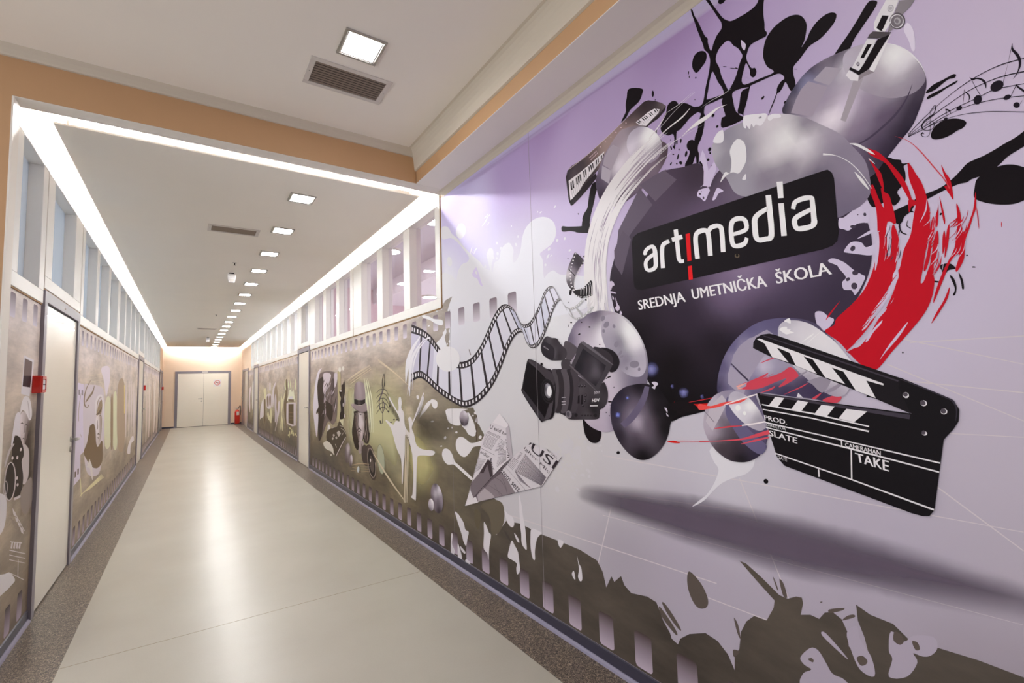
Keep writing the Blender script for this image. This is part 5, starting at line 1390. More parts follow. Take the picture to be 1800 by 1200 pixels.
G1 20 2.5 0|1733 1278 1722 1318 1687 1358 1637 1390 1576 1405 1517 1410 1471 1404 1419 1382 1379 1333 1348 1299 1342 1265 1369 1236 1385 1186 1414 1135 1457 1091 1504 1062 1551 1052 1599 1061 1647 1090 1691 1135 1722 1192 1732 1238|1718 1287 38 30 54 100;1661 1351 32 25 44 100;1537 1397 17 12 18 100;1428 1375 12 9 12 100;1563 1230 629 556 659 100;1554 1292 150 119 170 100;1628 1228 200 163 224 100;1502 1221 131 103 137 100;1573 1157 78 58 83 100;1673 1164 27 20 30 100;1540 1071 8 6 7 100;1405 1212 9 7 8 100;1434 1289 15 11 15 100;1689 1241 51 41 66 100;1366 1284 8 6 7 100
@black_sphere/glass_ring
#131 108 177
S1 1642 1195 1581 1235 1527 1292 1491 1348 1477 1394|26 21 31 21 34 15 33 9 27 5
@black_sphere/lens_flare
G1 12 2.5 1|1660 1258 1665 1247 1677 1241 1691 1240 1702 1246 1706 1255 1701 1266 1689 1273 1674 1273 1663 1267|1683 1257 390 450 860 95;1660 1258 103 103 336 0;1667 1245 103 103 336 0;1685 1239 103 103 336 0;1701 1244 103 103 336 0;1706 1257 103 103 336 0;1697 1269 103 103 336 0;1680 1274 103 103 336 0;1664 1268 103 103 336 0
G1 12 2.5 1|1598 1342 1601 1335 1610 1330 1620 1330 1628 1335 1630 1342 1627 1349 1618 1354 1608 1354 1601 1349|1614 1342 390 450 860 95;1598 1342 103 103 336 0;1603 1333 103 103 336 0;1615 1330 103 103 336 0;1627 1334 103 103 336 0;1630 1343 103 103 336 0;1624 1351 103 103 336 0;1612 1354 103 103 336 0;1601 1350 103 103 336 0
G1 12 2.5 1|1589 1390 1591 1386 1595 1384 1600 1384 1604 1386 1605 1390 1603 1393 1599 1395 1594 1395 1590 1393|1597 1390 390 450 860 95;1589 1390 103 103 336 0;1592 1385 103 103 336 0;1597 1383 103 103 336 0;1603 1385 103 103 336 0;1605 1390 103 103 336 0;1602 1394 103 103 336 0;1596 1396 103 103 336 0;1590 1393 103 103 336 0
G1 12 2.5 1|1624 1317 1626 1313 1630 1311 1635 1310 1639 1313 1640 1316 1638 1320 1634 1322 1629 1322 1625 1320|1632 1316 390 450 860 95;1624 1317 103 103 336 0;1627 1312 103 103 336 0;1633 1310 103 103 336 0;1638 1312 103 103 336 0;1640 1317 103 103 336 0;1637 1321 103 103 336 0;1631 1323 103 103 336 0;1625 1320 103 103 336 0
@ink_splash
#9 6 8
P1 1365 1298 1333 1286 1351 1257 1325 1272 1294 1267 1297 1279 1246 1284 1207 1300 1201 1291 1266 1328 1346 1327
@rim_fleck
#644 584 691
P1 1462 1415 1439 1417 1426 1407 1440 1396 1447 1384 1463 1393 1449 1400
P1 1399 1301 1386 1298 1383 1280 1391 1287
P1 1390 1278 1377 1263 1388 1266
@violet_glass_sphere
G1 24 2.5 0|1133 1369 1131 1415 1116 1468 1092 1517 1060 1560 1018 1597 971 1625 927 1638 878 1641 832 1636 786 1625 748 1604 726 1576 703 1551 683 1518 667 1477 676 1427 691 1372 710 1341 791 1352 853 1358 968 1370 971 1335 955 1300 948 1252 1035 1261 1109 1332|1126 1385 54 44 93 100;1099 1475 119 103 207 100;1053 1548 137 119 240 100;980 1608 150 131 249 100;899 1631 150 131 240 100;833 1630 131 113 192 100;771 1613 113 93 156 100;1008 1534 390 357 488 100;1038 1488 438 390 515 100;1046 1429 368 325 438 100;983 1464 336 305 426 100;940 1462 707 659 756 100;892 1460 390 357 475 100;965 1413 200 170 305 100;917 1388 66 51 113 100;868 1378 54 41 98 100;990 1370 113 93 177 100;1027 1370 390 346 462 100;803 1394 78 58 119 100;759 1378 58 44 98 100;844 1472 390 357 450 100;697 1434 240 207 286 100;1086 1370 200 177 295 100
@violet_glass_sphere/window_glint
#368 325 426
P0 986 1578 975 1579 930 1599 917 1603 896 1585 970 1538 929 1514 960 1477 1001 1417 1066 1485 1055 1518 1026 1553
#390 346 450
P0 1070 1478 1003 1413 1024 1363 1047 1370 1085 1405 1083 1445
@violet_glass_sphere/window_bar
#51 38 70
S0 1069 1484 1039 1449 1004 1413|-3 2 -5 4 -5 5
@red_brush_stroke
#614 62 98
P1 953 1480 931 1490 902 1499 897 1497 924 1488
P1 1006 1410 964 1427 924 1444 935 1432 950 1423 903 1442 936 1425 879 1443 844 1462 819 1431 842 1418 829 1421 873 1396 890 1393 861 1422 902 1409 967 1385 1047 1384 1014 1394
P1 1052 1396 1005 1412 1025 1401
P1 961 1370 925 1385 903 1395 918 1381 968 1367 1009 1357
P1 855 1374 819 1391 790 1406 816 1388 875 1364
P1 782 1352 750 1372 770 1351
P1 750 1345 720 1361 692 1360 707 1339
#790 390 336
P1 1053 1394 1009 1408 1045 1388 1047 1384 1026 1386
@violet_glass_sphere/glass_lobe
G1 24 2.5 0|879 1580 876 1604 863 1622 839 1628 808 1624 777 1612 749 1592 721 1565 698 1541 680 1515 652 1464 655 1421 675 1372 695 1360 720 1362 742 1375 769 1397 798 1424 826 1454 850 1486 873 1525 881 1553|872 1590 556 528 599 100;833 1624 515 488 556 100;804 1587 707 675 723 100;731 1547 773 748 781 100;777 1534 739 715 748 100;839 1539 629 599 659 100;782 1469 739 723 764 100;725 1435 659 629 691 100;730 1378 390 346 426 100;785 1430 390 346 426 100;681 1465 739 707 773 100;691 1512 756 739 773 100
@violet_glass_sphere/pale_fleck
#843 825 843
P1 854 1628 835 1636 832 1617 840 1619 846 1623
P1 873 1599 864 1606 847 1606 845 1598 834 1595 836 1590 823 1583 836 1581 849 1579 859 1585 868 1593
S1 801 1546 767 1565 759 1574|0 1 3 4 0 0
S1 782 1541 750 1567 738 1577|1 1 1 2 0 0
@violet_glass_sphere/grey_fleck
#305 267 336
P1 812 1437 787 1448 800 1437 816 1431
P1 792 1411 743 1426 719 1413 748 1372 778 1401
P1 742 1372 700 1400 689 1397 719 1375
@small_dark_sphere
G1 20 2.5 0|1206 1251 1191 1307 1158 1350 1123 1371 1089 1379 1050 1376 1006 1352 972 1314 951 1265 942 1224 954 1175 978 1138 1016 1113 1054 1103 1101 1105 1148 1130 1183 1168 1204 1213|1199 1252 501 450 528 100;1150 1331 556 501 584 100;1098 1370 336 295 390 100;1175 1222 515 450 528 100;1122 1256 200 170 207 100;1076 1229 113 88 108 100;1130 1150 78 58 70 100;1053 1115 17 12 15 100;991 1150 44 35 66 100;1065 1171 58 44 58 100;1000 1234 131 113 207 100;958 1209 113 98 177 100;1078 1310 390 357 488 100;1008 1320 390 357 462 100
@small_dark_sphere/window_glint
#528 475 542
P0 1195 1252 1169 1315 1115 1362 1093 1332 1130 1271 1167 1215
@small_dark_sphere/window_bar
#240 207 249
S0 1197 1290 1158 1249|-2 2 -3 2
@small_dark_sphere/violet_band
#137 119 224
P1 1091 1355 1056 1289 1015 1233 960 1188 951 1168 978 1141 1034 1174 1076 1229 1104 1287
@small_dark_sphere/glass_lobe
G1 16 2.5 0|1088 1347 1074 1370 1046 1374 1006 1352 972 1310 948 1259 953 1237 978 1229 1021 1247 1061 1281 1086 1317|1067 1355 515 475 556 100;1055 1311 781 756 807 100;1008 1320 860 852 860 100;1026 1290 659 629 691 100;969 1264 390 357 426 100;978 1236 450 402 475 100;1036 1355 450 414 501 100
@red_brush_stroke
#790 78 70
P1 1221 1323 1169 1315 1109 1332 1053 1340 1006 1356 1038 1333 1102 1321 1152 1308 1222 1298
#860 773 790
S1 1109 1319 1052 1338 990 1357 954 1370|1 3 1 5 1 5 0 1
#659 58 78
S1 1158 1224 1100 1232 1029 1244|0 2 0 6 0 2
#860 790 807
S1 1040 1242 983 1253 947 1262|0 5 1 5 1 5
#659 78 113
S1 1232 1166 1145 1175 1048 1188 986 1204 931 1221|0 2 0 3 0 6 2 12 3 15
S1 1049 1172 988 1189 939 1205|0 2 1 7 0 5
@small_dark_sphere/lens_flare
#860 860 860
E0 1051 1312 -10 0 1 -12
E0 1026 1292 -7 0 0 -8
@clapperboard
#9 7 9
P0 972 1370 512 1312 518 1297 600 1299 621 1260 445 1245 482 1039 494 1021 509 1017 535 1020 891 1111 915 1138
P0 542 1404 531 1418 435 1365 416 1353 406 1327 410 1295 422 1273 443 1245 469 1206 634 1224 617 1307 518 1297 512 1312 598 1355 623 1360 611 1384 576 1396
#13 10 13
P0 972 1560 960 1577 938 1587 910 1588 889 1581 531 1417 538 1390 515 1312 601 1355 648 1378 832 1468 909 1501 975 1539
@clapperboard/bevel
#51 41 58
S0 932 1580 711 1483 538 1406|-1 3 -2 4 -2 4
#54 44 62
S0 962 1362 723 1327 519 1295|-1 6 -2 8 -3 13
#41 35 51
S1 532 1413 436 1361 418 1346 413 1323 417 1295|-1 2 -1 4 -3 3 -3 1 -1 0
@clapperboard/white_bars
#807 773 807
P0 957 1571 947 1573 575 1401 575 1395 619 1411 598 1356 652 1380 691 1440 713 1455 678 1400 735 1423 769 1485 795 1495 760 1435 826 1466 873 1528 887 1534 850 1479 906 1501 930 1553
#10 8 10
P0 887 1534 873 1528 843 1512 826 1466 850 1479
P0 798 1498 769 1485 738 1424 760 1435
P0 713 1455 680 1441 649 1378 678 1400
#807 773 807
P0 905 1356 874 1352 902 1316 933 1322
P0 828 1345 795 1339 822 1305 856 1309
P0 754 1331 714 1327 742 1291 780 1297
P0 681 1320 624 1314 663 1278 706 1288
@clapperboard/white_lines
S0 957 1325 783 1298 623 1265|-1 4 -1 5 -1 4
S0 955 1307 784 1282 625 1249|-1 4 -1 4 -2 5
S0 952 1260 666 1210 459 1173|-2 4 -1 4 -1 4
S0 948 1241 678 1190 463 1147|-1 4 -1 5 -1 4
S0 922 1150 686 1093 483 1038|-2 4 -2 4 -1 5
S0 705 1219 705 1198|-4 1 -4 0
S0 679 1189 685 1094|-4 1 -4 0
S0 781 1114 782 1088|-4 1 -5 1
@clapperboard/lettering
T0 951 1289 871 1275 872 1258 950 1271|0.02|PROD.
T0 944 1258 877 1247 877 1237 943 1249|0.0|DIRECTOR
T0 937 1235 840 1215 842 1194 936 1214|0.02|SLATE
T0 913 1145 880 1138 881 1127 912 1134|0|DATE
T0 693 1212 598 1195 599 1180 693 1198|0.01|CAMERAMAN
T0 667 1183 580 1168 582 1134 664 1154|0.02|TAKE
@clapperboard/rivet
#790 764 799
E0 522 1366 -7 -4 3 -8
#88 74 93
E0 523 1368 -6 -2 2 -6
#790 764 799
E0 482 1343 -7 -3 3 -8
#88 74 93
E0 484 1344 -6 -3 2 -7
#790 764 799
E0 439 1321 -7 -3 3 -8
#88 74 93
E0 440 1322 -6 -2 2 -7
#790 764 799
E0 487 1256 -6 -2 2 -6
#88 74 93
E0 489 1258 -4 -2 2 -6
@pale_splash
#707 675 739
P0 831 1357 825 1371 810 1354
@film_piece
G1 20 2.5 0|1940 2141 1876 2077 1906 2057 1938 2029 1960 1998 1968 1964 1961 1933 1983 1937 2016 1970 2030 2011 2020 2052 1996 2089 1967 2121|1928 2115 51 41 51 100;1965 2082 66 54 70 100;1976 2054 286 240 295 100;1931 2074 58 47 62 100;2004 2030 707 659 707 100;1979 1996 240 215 240 100;2007 1983 103 88 103 100;1974 1947 58 47 54 100
#18 15 18
P0 1983 1943 1948 1931 1889 1935 1830 1964 1819 1953 1824 1881 1868 1877 1909 1878 1942 1895 1975 1924
@film_piece/perforation
#790 756 790
E0 1942 2135 -4 -3 4 -2
E0 1884 2073 -4 -3 4 -2
E0 1953 2119 -4 -3 4 -2
E0 1896 2061 -4 -3 4 -2
E0 1964 2102 -4 -4 4 -2
E0 1907 2050 -4 -3 4 -2
E0 1973 2086 -4 -3 4 -2
E0 1918 2038 -4 -3 4 -2
E0 1980 2069 -4 -3 4 -2
E0 1928 2026 -4 -3 5 -3
E0 1987 2052 -4 -4 5 -2
E0 1938 2014 -4 -3 4 -2
E0 1991 2034 -4 -4 5 -2
E0 1946 2001 -4 -3 4 -3
E0 1993 2015 -4 -3 4 -3
E0 1952 1988 -4 -3 4 -2
E0 1992 1996 -4 -3 5 -2
E0 1958 1975 -4 -3 5 -3
E0 1988 1977 -4 -3 4 -3
E0 1962 1962 -4 -3 5 -2
E0 1982 1957 -4 -3 4 -3
E0 1964 1948 -4 -3 4 -3
E0 1974 1937 -4 -3 5 -3
E0 1966 1934 -4 -3 4 -3
E0 1957 1936 -5 0 -2 -4
E0 1963 1907 -5 -2 2 -3
E0 1942 1934 -4 0 -2 -4
E0 1946 1900 -5 -2 2 -3
E0 1926 1932 -5 0 -2 -4
E0 1930 1893 -4 -2 2 -3
E0 1911 1930 -5 0 -2 -4
E0 1913 1888 -5 -2 2 -3
E0 1896 1930 -5 0 -2 -4
E0 1896 1884 -4 -2 2 -2
E0 1881 1934 -5 0 -2 -4
E0 1880 1882 -5 -2 2 -2
E0 1866 1940 -4 0 -2 -4
E0 1864 1882 -4 -2 2 -3
E0 1850 1946 -4 0 -2 -4
E0 1848 1883 -4 -2 2 -3
E0 1836 1950 -4 0 -2 -4
E0 1831 1884 -4 -2 2 -2
@film_piece/frame_line
#17 13 17
S0 2009 2063 1955 2010|-6 2 -5 2
@film_piece/scratch
#739 707 739
S1 1913 1960 1912 1930 1915 1896|-1 -1 -5 0 -2 0
S1 1888 1955 1887 1926 1890 1892|-1 0 -4 -1 -2 0
S1 1868 1951 1866 1922 1870 1889|-1 0 -4 0 -2 -1
S1 1848 1947 1846 1919 1850 1885|-1 0 -4 -1 -2 0
S1 1832 1945 1830 1916 1834 1883|-1 -1 -3 -1 -2 -1
@film_strip
F0 4313 2007 4071 1938 3875 1856 3717 1743 3527 1645 3349 1599 3164 1616 3014 1700 2904 1807 2806 1905 2715 1957 2637 1953 2558 1903 2510 1833 2467 1798 2393 1804 2330 1854 2274 1917 2238 1967 2192 1993 2144 1985 2105 1931 2068 1875 2020 1842 1963 1843 1905 1872|4363 1449 4142 1488 3965 1444 3734 1354 3492 1282 3272 1243 3060 1291 2871 1399 2753 1516 2639 1664 2548 1740 2470 1744 2442 1686 2407 1651 2366 1637 2313 1651 2259 1699 2199 1782 2146 1860 2097 1896 2063 1878 2027 1820 1981 1775 1903 1769 1816 1816
@pale_splash
#790 773 799
E0 3555 1633 -220 -12 5 -104
@white_brush_stroke
#790 773 825
S1 4469 1442 4384 1626 4266 1756 4098 1869|17 1 90 11 71 18 13 4
S1 4374 1318 4339 1518 4255 1696 4028 1833|9 -1 64 3 58 12 9 4
S1 4314 1380 4272 1593 4134 1751 3922 1839|4 0 32 3 26 7 8 3
S1 4407 1551 4326 1702 4179 1817|8 1 35 7 7 1
S1 4435 1332 4378 1441 4376 1551|9 1 33 2 12 0
S1 4012 1831 3912 1833 3899 1816|5 5 -7 17 -13 0
@video_camera
#54 46 54
P1 2096 1546 2014 1551 2005 1465 2034 1461 2054 1491 2095 1497
#88 74 88
P1 2076 1623 2051 1658 1961 1612 1984 1569 2014 1547 2057 1558 2086 1584
G1 14 2.5 0|2286 1644 2272 1669 2250 1690 2220 1699 2180 1686 2149 1682 2126 1674 2108 1650 2083 1631 2054 1607 2049 1577 2073 1552 2118 1549 2189 1553 2228 1568 2268 1590 2285 1618|2264 1663 41 35 41 100;2205 1678 113 98 113 100;2142 1668 58 49 58 100;2226 1608 27 23 27 100;2162 1589 150 131 156 100;2117 1576 27 23 27 100;2071 1574 78 66 78 100;2196 1561 41 35 41 100;2084 1619 70 58 70 100
@video_camera/microphone_slot
#25 20 27
P1 2272 1648 2247 1666 2183 1641 2157 1614 2164 1569 2188 1558 2228 1570 2268 1596
@video_camera/lettering
#584 542 584
T0 2257 1644 2209 1620 2213 1613 2260 1638|0.0|SONY
@video_camera
#35 28 35
P1 1834 1601 1783 1599 1747 1592 1700 1578 1667 1550 1653 1520 1665 1491 1692 1471 1725 1473 1752 1511
#17 13 17
P1 1777 1597 1741 1595 1694 1578 1664 1550 1654 1520 1665 1491 1689 1472 1725 1474 1705 1501 1697 1539 1724 1571
G1 18 2.5 0|2020 1461 1977 1464 1885 1417 1822 1385 1770 1420 1748 1389 1742 1354 1753 1315 1779 1288 1804 1277 1809 1252 1826 1229 1924 1221 2049 1216 2078 1231 2137 1248 2174 1266 2156 1429 2122 1493 2061 1496|2129 1380 66 54 66 100;2080 1428 41 34 41 100;2074 1284 44 36 44 100;2007 1427 32 26 32 100;1954 1380 113 98 113 100;1974 1287 70 58 70 100;1824 1353 113 98 113 100;1826 1327 27 23 27 100;1763 1337 78 66 78 100;1861 1281 15 12 15 100;1896 1244 103 90 103 100;2049 1223 41 35 41 100;1766 1389 41 35 41 100;1916 1343 88 74 88 100
@video_camera/lens_barrel
#23 18 23
P1 2249 1497 2200 1501 2174 1465 2171 1380 2188 1290 2215 1249 2264 1245 2245 1289 2223 1380 2231 1456
#78 66 78
P1 2192 1495 2144 1500 2120 1463 2117 1380 2134 1292 2159 1252 2207 1247 2188 1290 2167 1380 2175 1455
#30 24 30
P1 2153 1494 2106 1498 2082 1462 2079 1380 2096 1293 2121 1253 2167 1249 2149 1291 2129 1380 2136 1454
#93 78 93
P1 2106 1492 2061 1497 2038 1461 2035 1380 2052 1294 2076 1255 2121 1251 2104 1292 2083 1380 2090 1453
#23 18 23
P1 2054 1491 2010 1495 1988 1460 1986 1380 2001 1295 2025 1257 2069 1253 2052 1294 2032 1380 2038 1452
#58 47 58
P1 2025 1490 1982 1494 1960 1459 1958 1380 1973 1296 1997 1258 2040 1254 2023 1295 2003 1380 2010 1451
@video_camera/lens_hood
#13 10 13
P1 2428 1567 2391 1568 2339 1552 2256 1513 2193 1485 2158 1410 2166 1340 2174 1266 2201 1215 2250 1203 2292 1191 2325 1199 2495 1358 2495 1401 2459 1499
#70 58 70
P1 2419 1559 2383 1560 2189 1410 2165 1410 2177 1350 2216 1224 2266 1204 2283 1196 2247 1258 2198 1400 2410 1551
#6 4 6
P1 2409 1544 2204 1402 2254 1263 2290 1226 2476 1369 2457 1455
#41 35 44
P1 2476 1374 2486 1355 2312 1202 2283 1201 2288 1224
#54 44 54
P1 2400 1566 2339 1550 2256 1510 2193 1480 2164 1434 2197 1415 2383 1552
@video_camera/lens
#18 15 18
E0 2236 1372 -64 6 -12 -74
#9 7 9
E0 2236 1372 -56 5 -11 -64
#25 20 25
E0 2236 1372 -50 4 -10 -56
#8 6 8
E0 2236 1372 -41 4 -8 -48
G1 10 2.5 0|2198 1377 2200 1355 2210 1338 2227 1331 2244 1335 2259 1350 2266 1372 2264 1395 2253 1412 2236 1419 2219 1414 2205 1399|2255 1385 78 70 93 100;2222 1390 707 707 756 100;2212 1370 825 807 843 100;2233 1349 390 379 426 100;2221 1410 240 232 276 100;2242 1334 58 51 62 100
#843 825 860
P1 2222 1405 2203 1385 2209 1350 2229 1344 2244 1370
@video_camera/screen
#54 46 56
P1 1914 1641 1716 1521 1708 1501 1718 1484 1817 1376 1832 1378 2017 1504 2012 1523 1985 1555
#125 111 131
P1 1914 1641 1897 1637 1713 1519 1722 1517 1918 1630
#113 98 113
P1 2017 1506 1832 1378 1817 1375 1835 1385 2002 1508
G0 14 2.5 0|1913 1604 1747 1504 1760 1481 1828 1398 1992 1498 1984 1512|1907 1597 32 27 35 100;1759 1503 27 23 30 100;1829 1474 150 131 156 100;1946 1510 27 23 30 100;1833 1407 27 23 30 100;1880 1494 54 46 58 100
@video_camera/lettering
#644 599 644
T0 1841 1372 1798 1376 1799 1362 1842 1358|0.0|SONY
#860 825 860
T0 1857 1335 1805 1338 1806 1320 1862 1316|0.02|HDV
#739 707 739
S0 1878 1293 1820 1296|0 5 0 4
@video_camera/button
#20 17 20
E0 1956 1403 -10 -2 3 -9
#103 90 108
E0 1958 1406 -6 0 2 -4
#20 17 20
E0 1934 1403 -10 -1 3 -9
#103 90 108
E0 1936 1405 -6 -1 2 -5
#20 17 20
E0 1911 1403 -10 -1 3 -9
#103 90 108
E0 1912 1405 -6 -1 2 -4
#20 17 20
E0 1909 1350 -10 -1 3 -9
#103 90 108
E0 1910 1352 -6 0 2 -4
#20 17 20
E0 1916 1323 -10 -1 3 -9
#103 90 108
E0 1918 1324 -5 0 2 -4
#20 17 20
E0 1932 1297 -10 -1 3 -9
#103 90 108
E0 1934 1299 -6 0 2 -5
#25 20 25
P0 1949 1246 1932 1247 1936 1238 1953 1238
P0 1926 1247 1909 1248 1913 1239 1930 1239
P0 1903 1248 1887 1249 1891 1240 1907 1240
P0 1881 1249 1865 1250 1868 1241 1885 1241
P0 1859 1250 1843 1251 1847 1242 1863 1242
#200 177 207
E0 2054 1242 -26 4 -4 -22
#78 70 88
E0 2058 1244 -14 2 -2 -14
#13 10 13
E0 1992 1242 -14 0 1 -10
#15 12 15
E0 1840 1247 -12 0 0 -9
#12 9 12
P0 1970 1347 1956 1352 1959 1306 1976 1305
P0 1942 1352 1930 1355 1935 1302 1951 1301
@video_camera/lettering
#515 475 515
S0 2108 1334 2074 1337|1 4 1 3
S0 2110 1310 2076 1312|0 4 0 4
S0 2111 1295 2077 1298|0 4 0 4
@video_camera
#390 357 402
P0 2022 1540 2007 1541 2007 1525 2019 1523
#12 9 12
P1 2297 1538 2279 1543 2274 1529 2289 1525
@paper_plane
#707 659 707
P0 2775 1219 2666 1145 2637 986 2632 939 2873 791 3179 575 3295 496 3306 496 3221 639 3067 916 3019 1019 2974 1072 2876 1150
#659 614 659
P0 2632 939 2436 1051 2130 1000 2325 803 2490 752 3085 568 3295 496 3179 575
@paper_plane/crease
#790 739 781
P0 2775 1219 2666 1145 2703 1126 2865 1151
#501 450 501
P0 2666 1145 2632 939 2674 915 2697 1058 2703 1123
@paper_plane/photo
#192 156 177
P0 3206 680 3074 774 2948 888 2902 881 2882 825 2879 784 3017 692 3172 579 3215 628
#58 41 47
P0 3074 774 2948 888 2908 875 2890 783 2920 767 2956 851 3013 783
#240 200 224
P0 2794 834 2702 783 2610 712 2859 637 3110 563 3179 575 3017 692
#113 88 103
P0 3172 579 3017 692 2873 791 2794 834 2778 816 2909 745 3108 603
#426 368 402
P0 3114 608 3018 683 2903 655 2859 637 3097 567
#98 74 88
S1 2874 773 2788 763 2726 722|-1 1 -3 2 -1 1
S1 2946 709 2814 684 2771 669|-1 1 -3 2 -1 2
S1 2765 784 2727 733 2708 681|-2 1 -4 2 -2 1
S1 2866 728 2804 664|-2 1 -2 1
#131 103 119
P0 3114 605 2873 791 2632 936 2717 870 2909 745
@paper_plane/crease
#739 691 731
P0 3306 496 3229 622 3179 578 3133 592 3104 558
@paper_plane/newsprint
#240 207 240
S0 2938 1085 2770 1059|-3 3 -2 3
S0 2948 1080 2777 1052|-3 3 -2 3
S0 2958 1074 2785 1044|-3 3 -2 3
S0 2972 1063 2810 1036|-3 3 -3 2
S0 2976 1055 2818 1028|-2 3 -3 3
S0 2981 1046 2826 1021|-2 3 -2 3
S0 2986 1037 2835 1014|-3 3 -3 2
S0 2991 1029 2843 1006|-3 3 -2 3
S0 2996 1020 2852 999|-3 3 -3 3
S0 3000 1011 2860 991|-2 3 -2 3
S0 3005 1002 2869 984|-2 3 -3 3
S0 3010 994 2878 976|-3 3 -3 3
S0 3015 985 2886 968|-3 3 -2 3
S0 3020 976 2895 961|-3 3 -3 3
S0 2777 1045 2713 1025|-3 3 -3 2
S0 2786 1034 2718 1019|-3 3 -3 2
S0 2795 1023 2722 1012|-3 3 -2 3
S0 2803 1012 2727 1006|-1 3 -2 3
S0 2812 1001 2732 1000|-1 3 -1 3
S0 2821 990 2736 994|-1 3 0 3
S0 2830 978 2741 988|0 3 0 2
S0 2839 967 2746 981|0 3 0 3
S0 2848 956 2751 975|1 3 1 3
S0 2799 991 2708 969|-4 3 -3 3
S0 2801 980 2708 965|-2 3 -2 2
S0 2804 969 2708 960|-2 3 -2 3
S0 2807 958 2708 956|-2 3 -1 3
S0 2809 947 2708 951|-1 3 -1 3
S0 2812 936 2708 947|0 3 0 3
S0 2814 925 2708 942|1 3 0 3
S0 2817 914 2708 938|1 2 1 3
S0 2820 903 2708 934|1 2 1 2
S0 2823 892 2708 929|1 2 2 3
S0 2825 881 2708 925|3 2 2 2
S0 2828 870 2708 920|3 2 3 3
S0 2831 858 2708 916|3 3 3 2
S0 2834 847 2708 912|3 2 3 2
S0 3084 878 2976 880|-1 2 -1 3
S0 3089 868 2983 874|-1 2 -1 2
S0 3094 858 2990 867|0 3 0 3
S0 3099 848 2997 861|0 3 0 3
S0 3104 838 3004 855|0 3 1 2
S0 3109 828 3011 848|1 3 1 3
S0 3114 818 3019 842|1 3 1 2
S0 3119 808 3026 835|2 3 1 2
S0 3124 798 3033 829|2 3 2 2
S0 3129 789 3040 822|3 1 2 2
S0 3135 779 3048 816|2 1 2 2
S0 3140 769 3055 809|3 1 3 2
S0 2547 978 2518 975|-2 3 -2 3
S0 2555 968 2524 970|-1 3 -1 3
S0 2563 958 2530 964|0 3 0 3
S0 2571 948 2536 959|1 3 2 2
S0 2579 939 2543 953|2 2 2 2
S0 2588 929 2549 947|2 2 2 2
S0 2620 934 2561 918|-3 3 -3 3
S0 2631 927 2571 909|-3 3 -3 3
S0 2643 920 2582 901|-3 3 -3 2
S0 2655 913 2592 892|-4 3 -3 2
S0 2666 906 2602 883|-3 3 -3 3
S0 2678 899 2613 874|-3 3 -4 3
S0 2690 892 2623 865|-3 3 -4 3
S0 2702 885 2633 856|-4 3 -3 3
#177 150 177
S0 2492 972 2283 859|-5 3 -4 3
S0 2500 965 2286 856|-5 3 -4 3
S0 2507 958 2289 852|-5 3 -4 4
S0 2515 950 2292 849|-5 3 -4 3
S0 2522 943 2295 846|-4 3 -4 3
S0 2530 935 2297 842|-5 4 -4 4
S0 2537 928 2300 839|-4 3 -4 3
S0 2545 921 2303 835|-4 3 -4 4
S0 2553 913 2306 832|-5 4 -4 3
S0 2560 906 2309 829|-4 3 -4 3
S0 2568 898 2312 825|-4 4 -4 4
S0 2576 890 2315 822|-4 4 -4 3
S0 2584 883 2317 818|-4 4 -3 4
S0 2591 875 2320 815|-3 4 -3 3
S0 2599 868 2323 811|-3 3 -3 4
S0 2607 860 2326 808|-4 4 -3 4
S0 2615 852 2329 805|-4 4 -3 3
#240 207 240
S0 2615 855 2486 787|-5 3 -4 2
S0 2607 846 2478 784|-5 3 -4 3
S0 2599 837 2470 781|-4 3 -4 3
S0 2591 828 2463 779|-4 3 -4 3
S0 2583 819 2455 776|-4 3 -4 3
S0 2575 810 2447 774|-3 4 -3 3
S0 2567 802 2440 771|-3 3 -3 4
#54 41 51
T0 2894 1137 2689 1096 2706 1075 2913 1111|0.01|U said to
T0 3035 944 2884 910 2902 887 3054 921|0.01|ardler a
T0 2895 906 2860 828 2893 829 2918 897|0.01|and
T0 2697 1056 2663 933 2693 929 2708 1049|0.02|search
T0 2483 1023 2237 903 2258 883 2505 1004|0.01|igher Mic
T0 2761 850 2551 747 2581 723 2789 826|0.01|stom sett
#32 23 30
T0 2396 1055 2155 973 2208 920 2430 1007|0.02|USI
#54 41 51
T0 2258 1030 2161 991 2169 981 2266 1022|0.0|RNAL
P1 2432 1052 2414 1051 2428 1041 2446 1038
#390 346 390
S0 2456 1033 2209 919|-2 1 -2 1
#200 163 192
S0 3047 957 2856 927|-2 3 -3 2
#240 200 232
S0 2729 868 2500 752|-2 1 -2 2
@paper_plane/edge
#44 32 38
S0 3304 496 3213 641 3059 917|4 -1 4 -1 3 0
#78 62 70
S0 2131 1000 2326 803 2490 753 3085 569|-1 -1 -2 -1 -1 -2 -1 -2
#58 44 51
S0 3177 574 2905 761 2713 891 2631 939|4 1 7 3 6 3 2 0
@panel_seam
#390 357 390 55
S0 2336 80 2336 3020|4 0 4 0
S0 3488 80 3488 2040|4 0 4 0
@light_haze
G1 110 2.5 1|6749 1591 6204 1631 5620 1645 5310 1682 4857 1571 4357 1405 4372 1024 4495 604 4579 345 5156 423 5649 447 6226 439 6620 577 6756 1064|6749 1591 589 537 360 0;6204 1631 589 537 360 0;5620 1645 589 537 360 0;5310 1682 589 537 360 0;4857 1571 589 537 360 0;4357 1405 589 537 360 0;4372 1024 589 537 360 0;4495 604 589 537 360 0;4579 345 589 537 360 0;5156 423 589 537 360 0;5649 447 589 537 360 0;6226 439 589 537 360 0;6620 577 589 537 360 0;6756 1064 589 537 360 0;6339 1265 683 664 428 85;5523 1278 683 664 428 85;5533 884 683 664 428 85;4910 1257 683 664 428 85;4880 844 683 664 428 85;4807 562 683 664 428 85;5338 677 683 664 428 85;6346 897 683 664 428 85
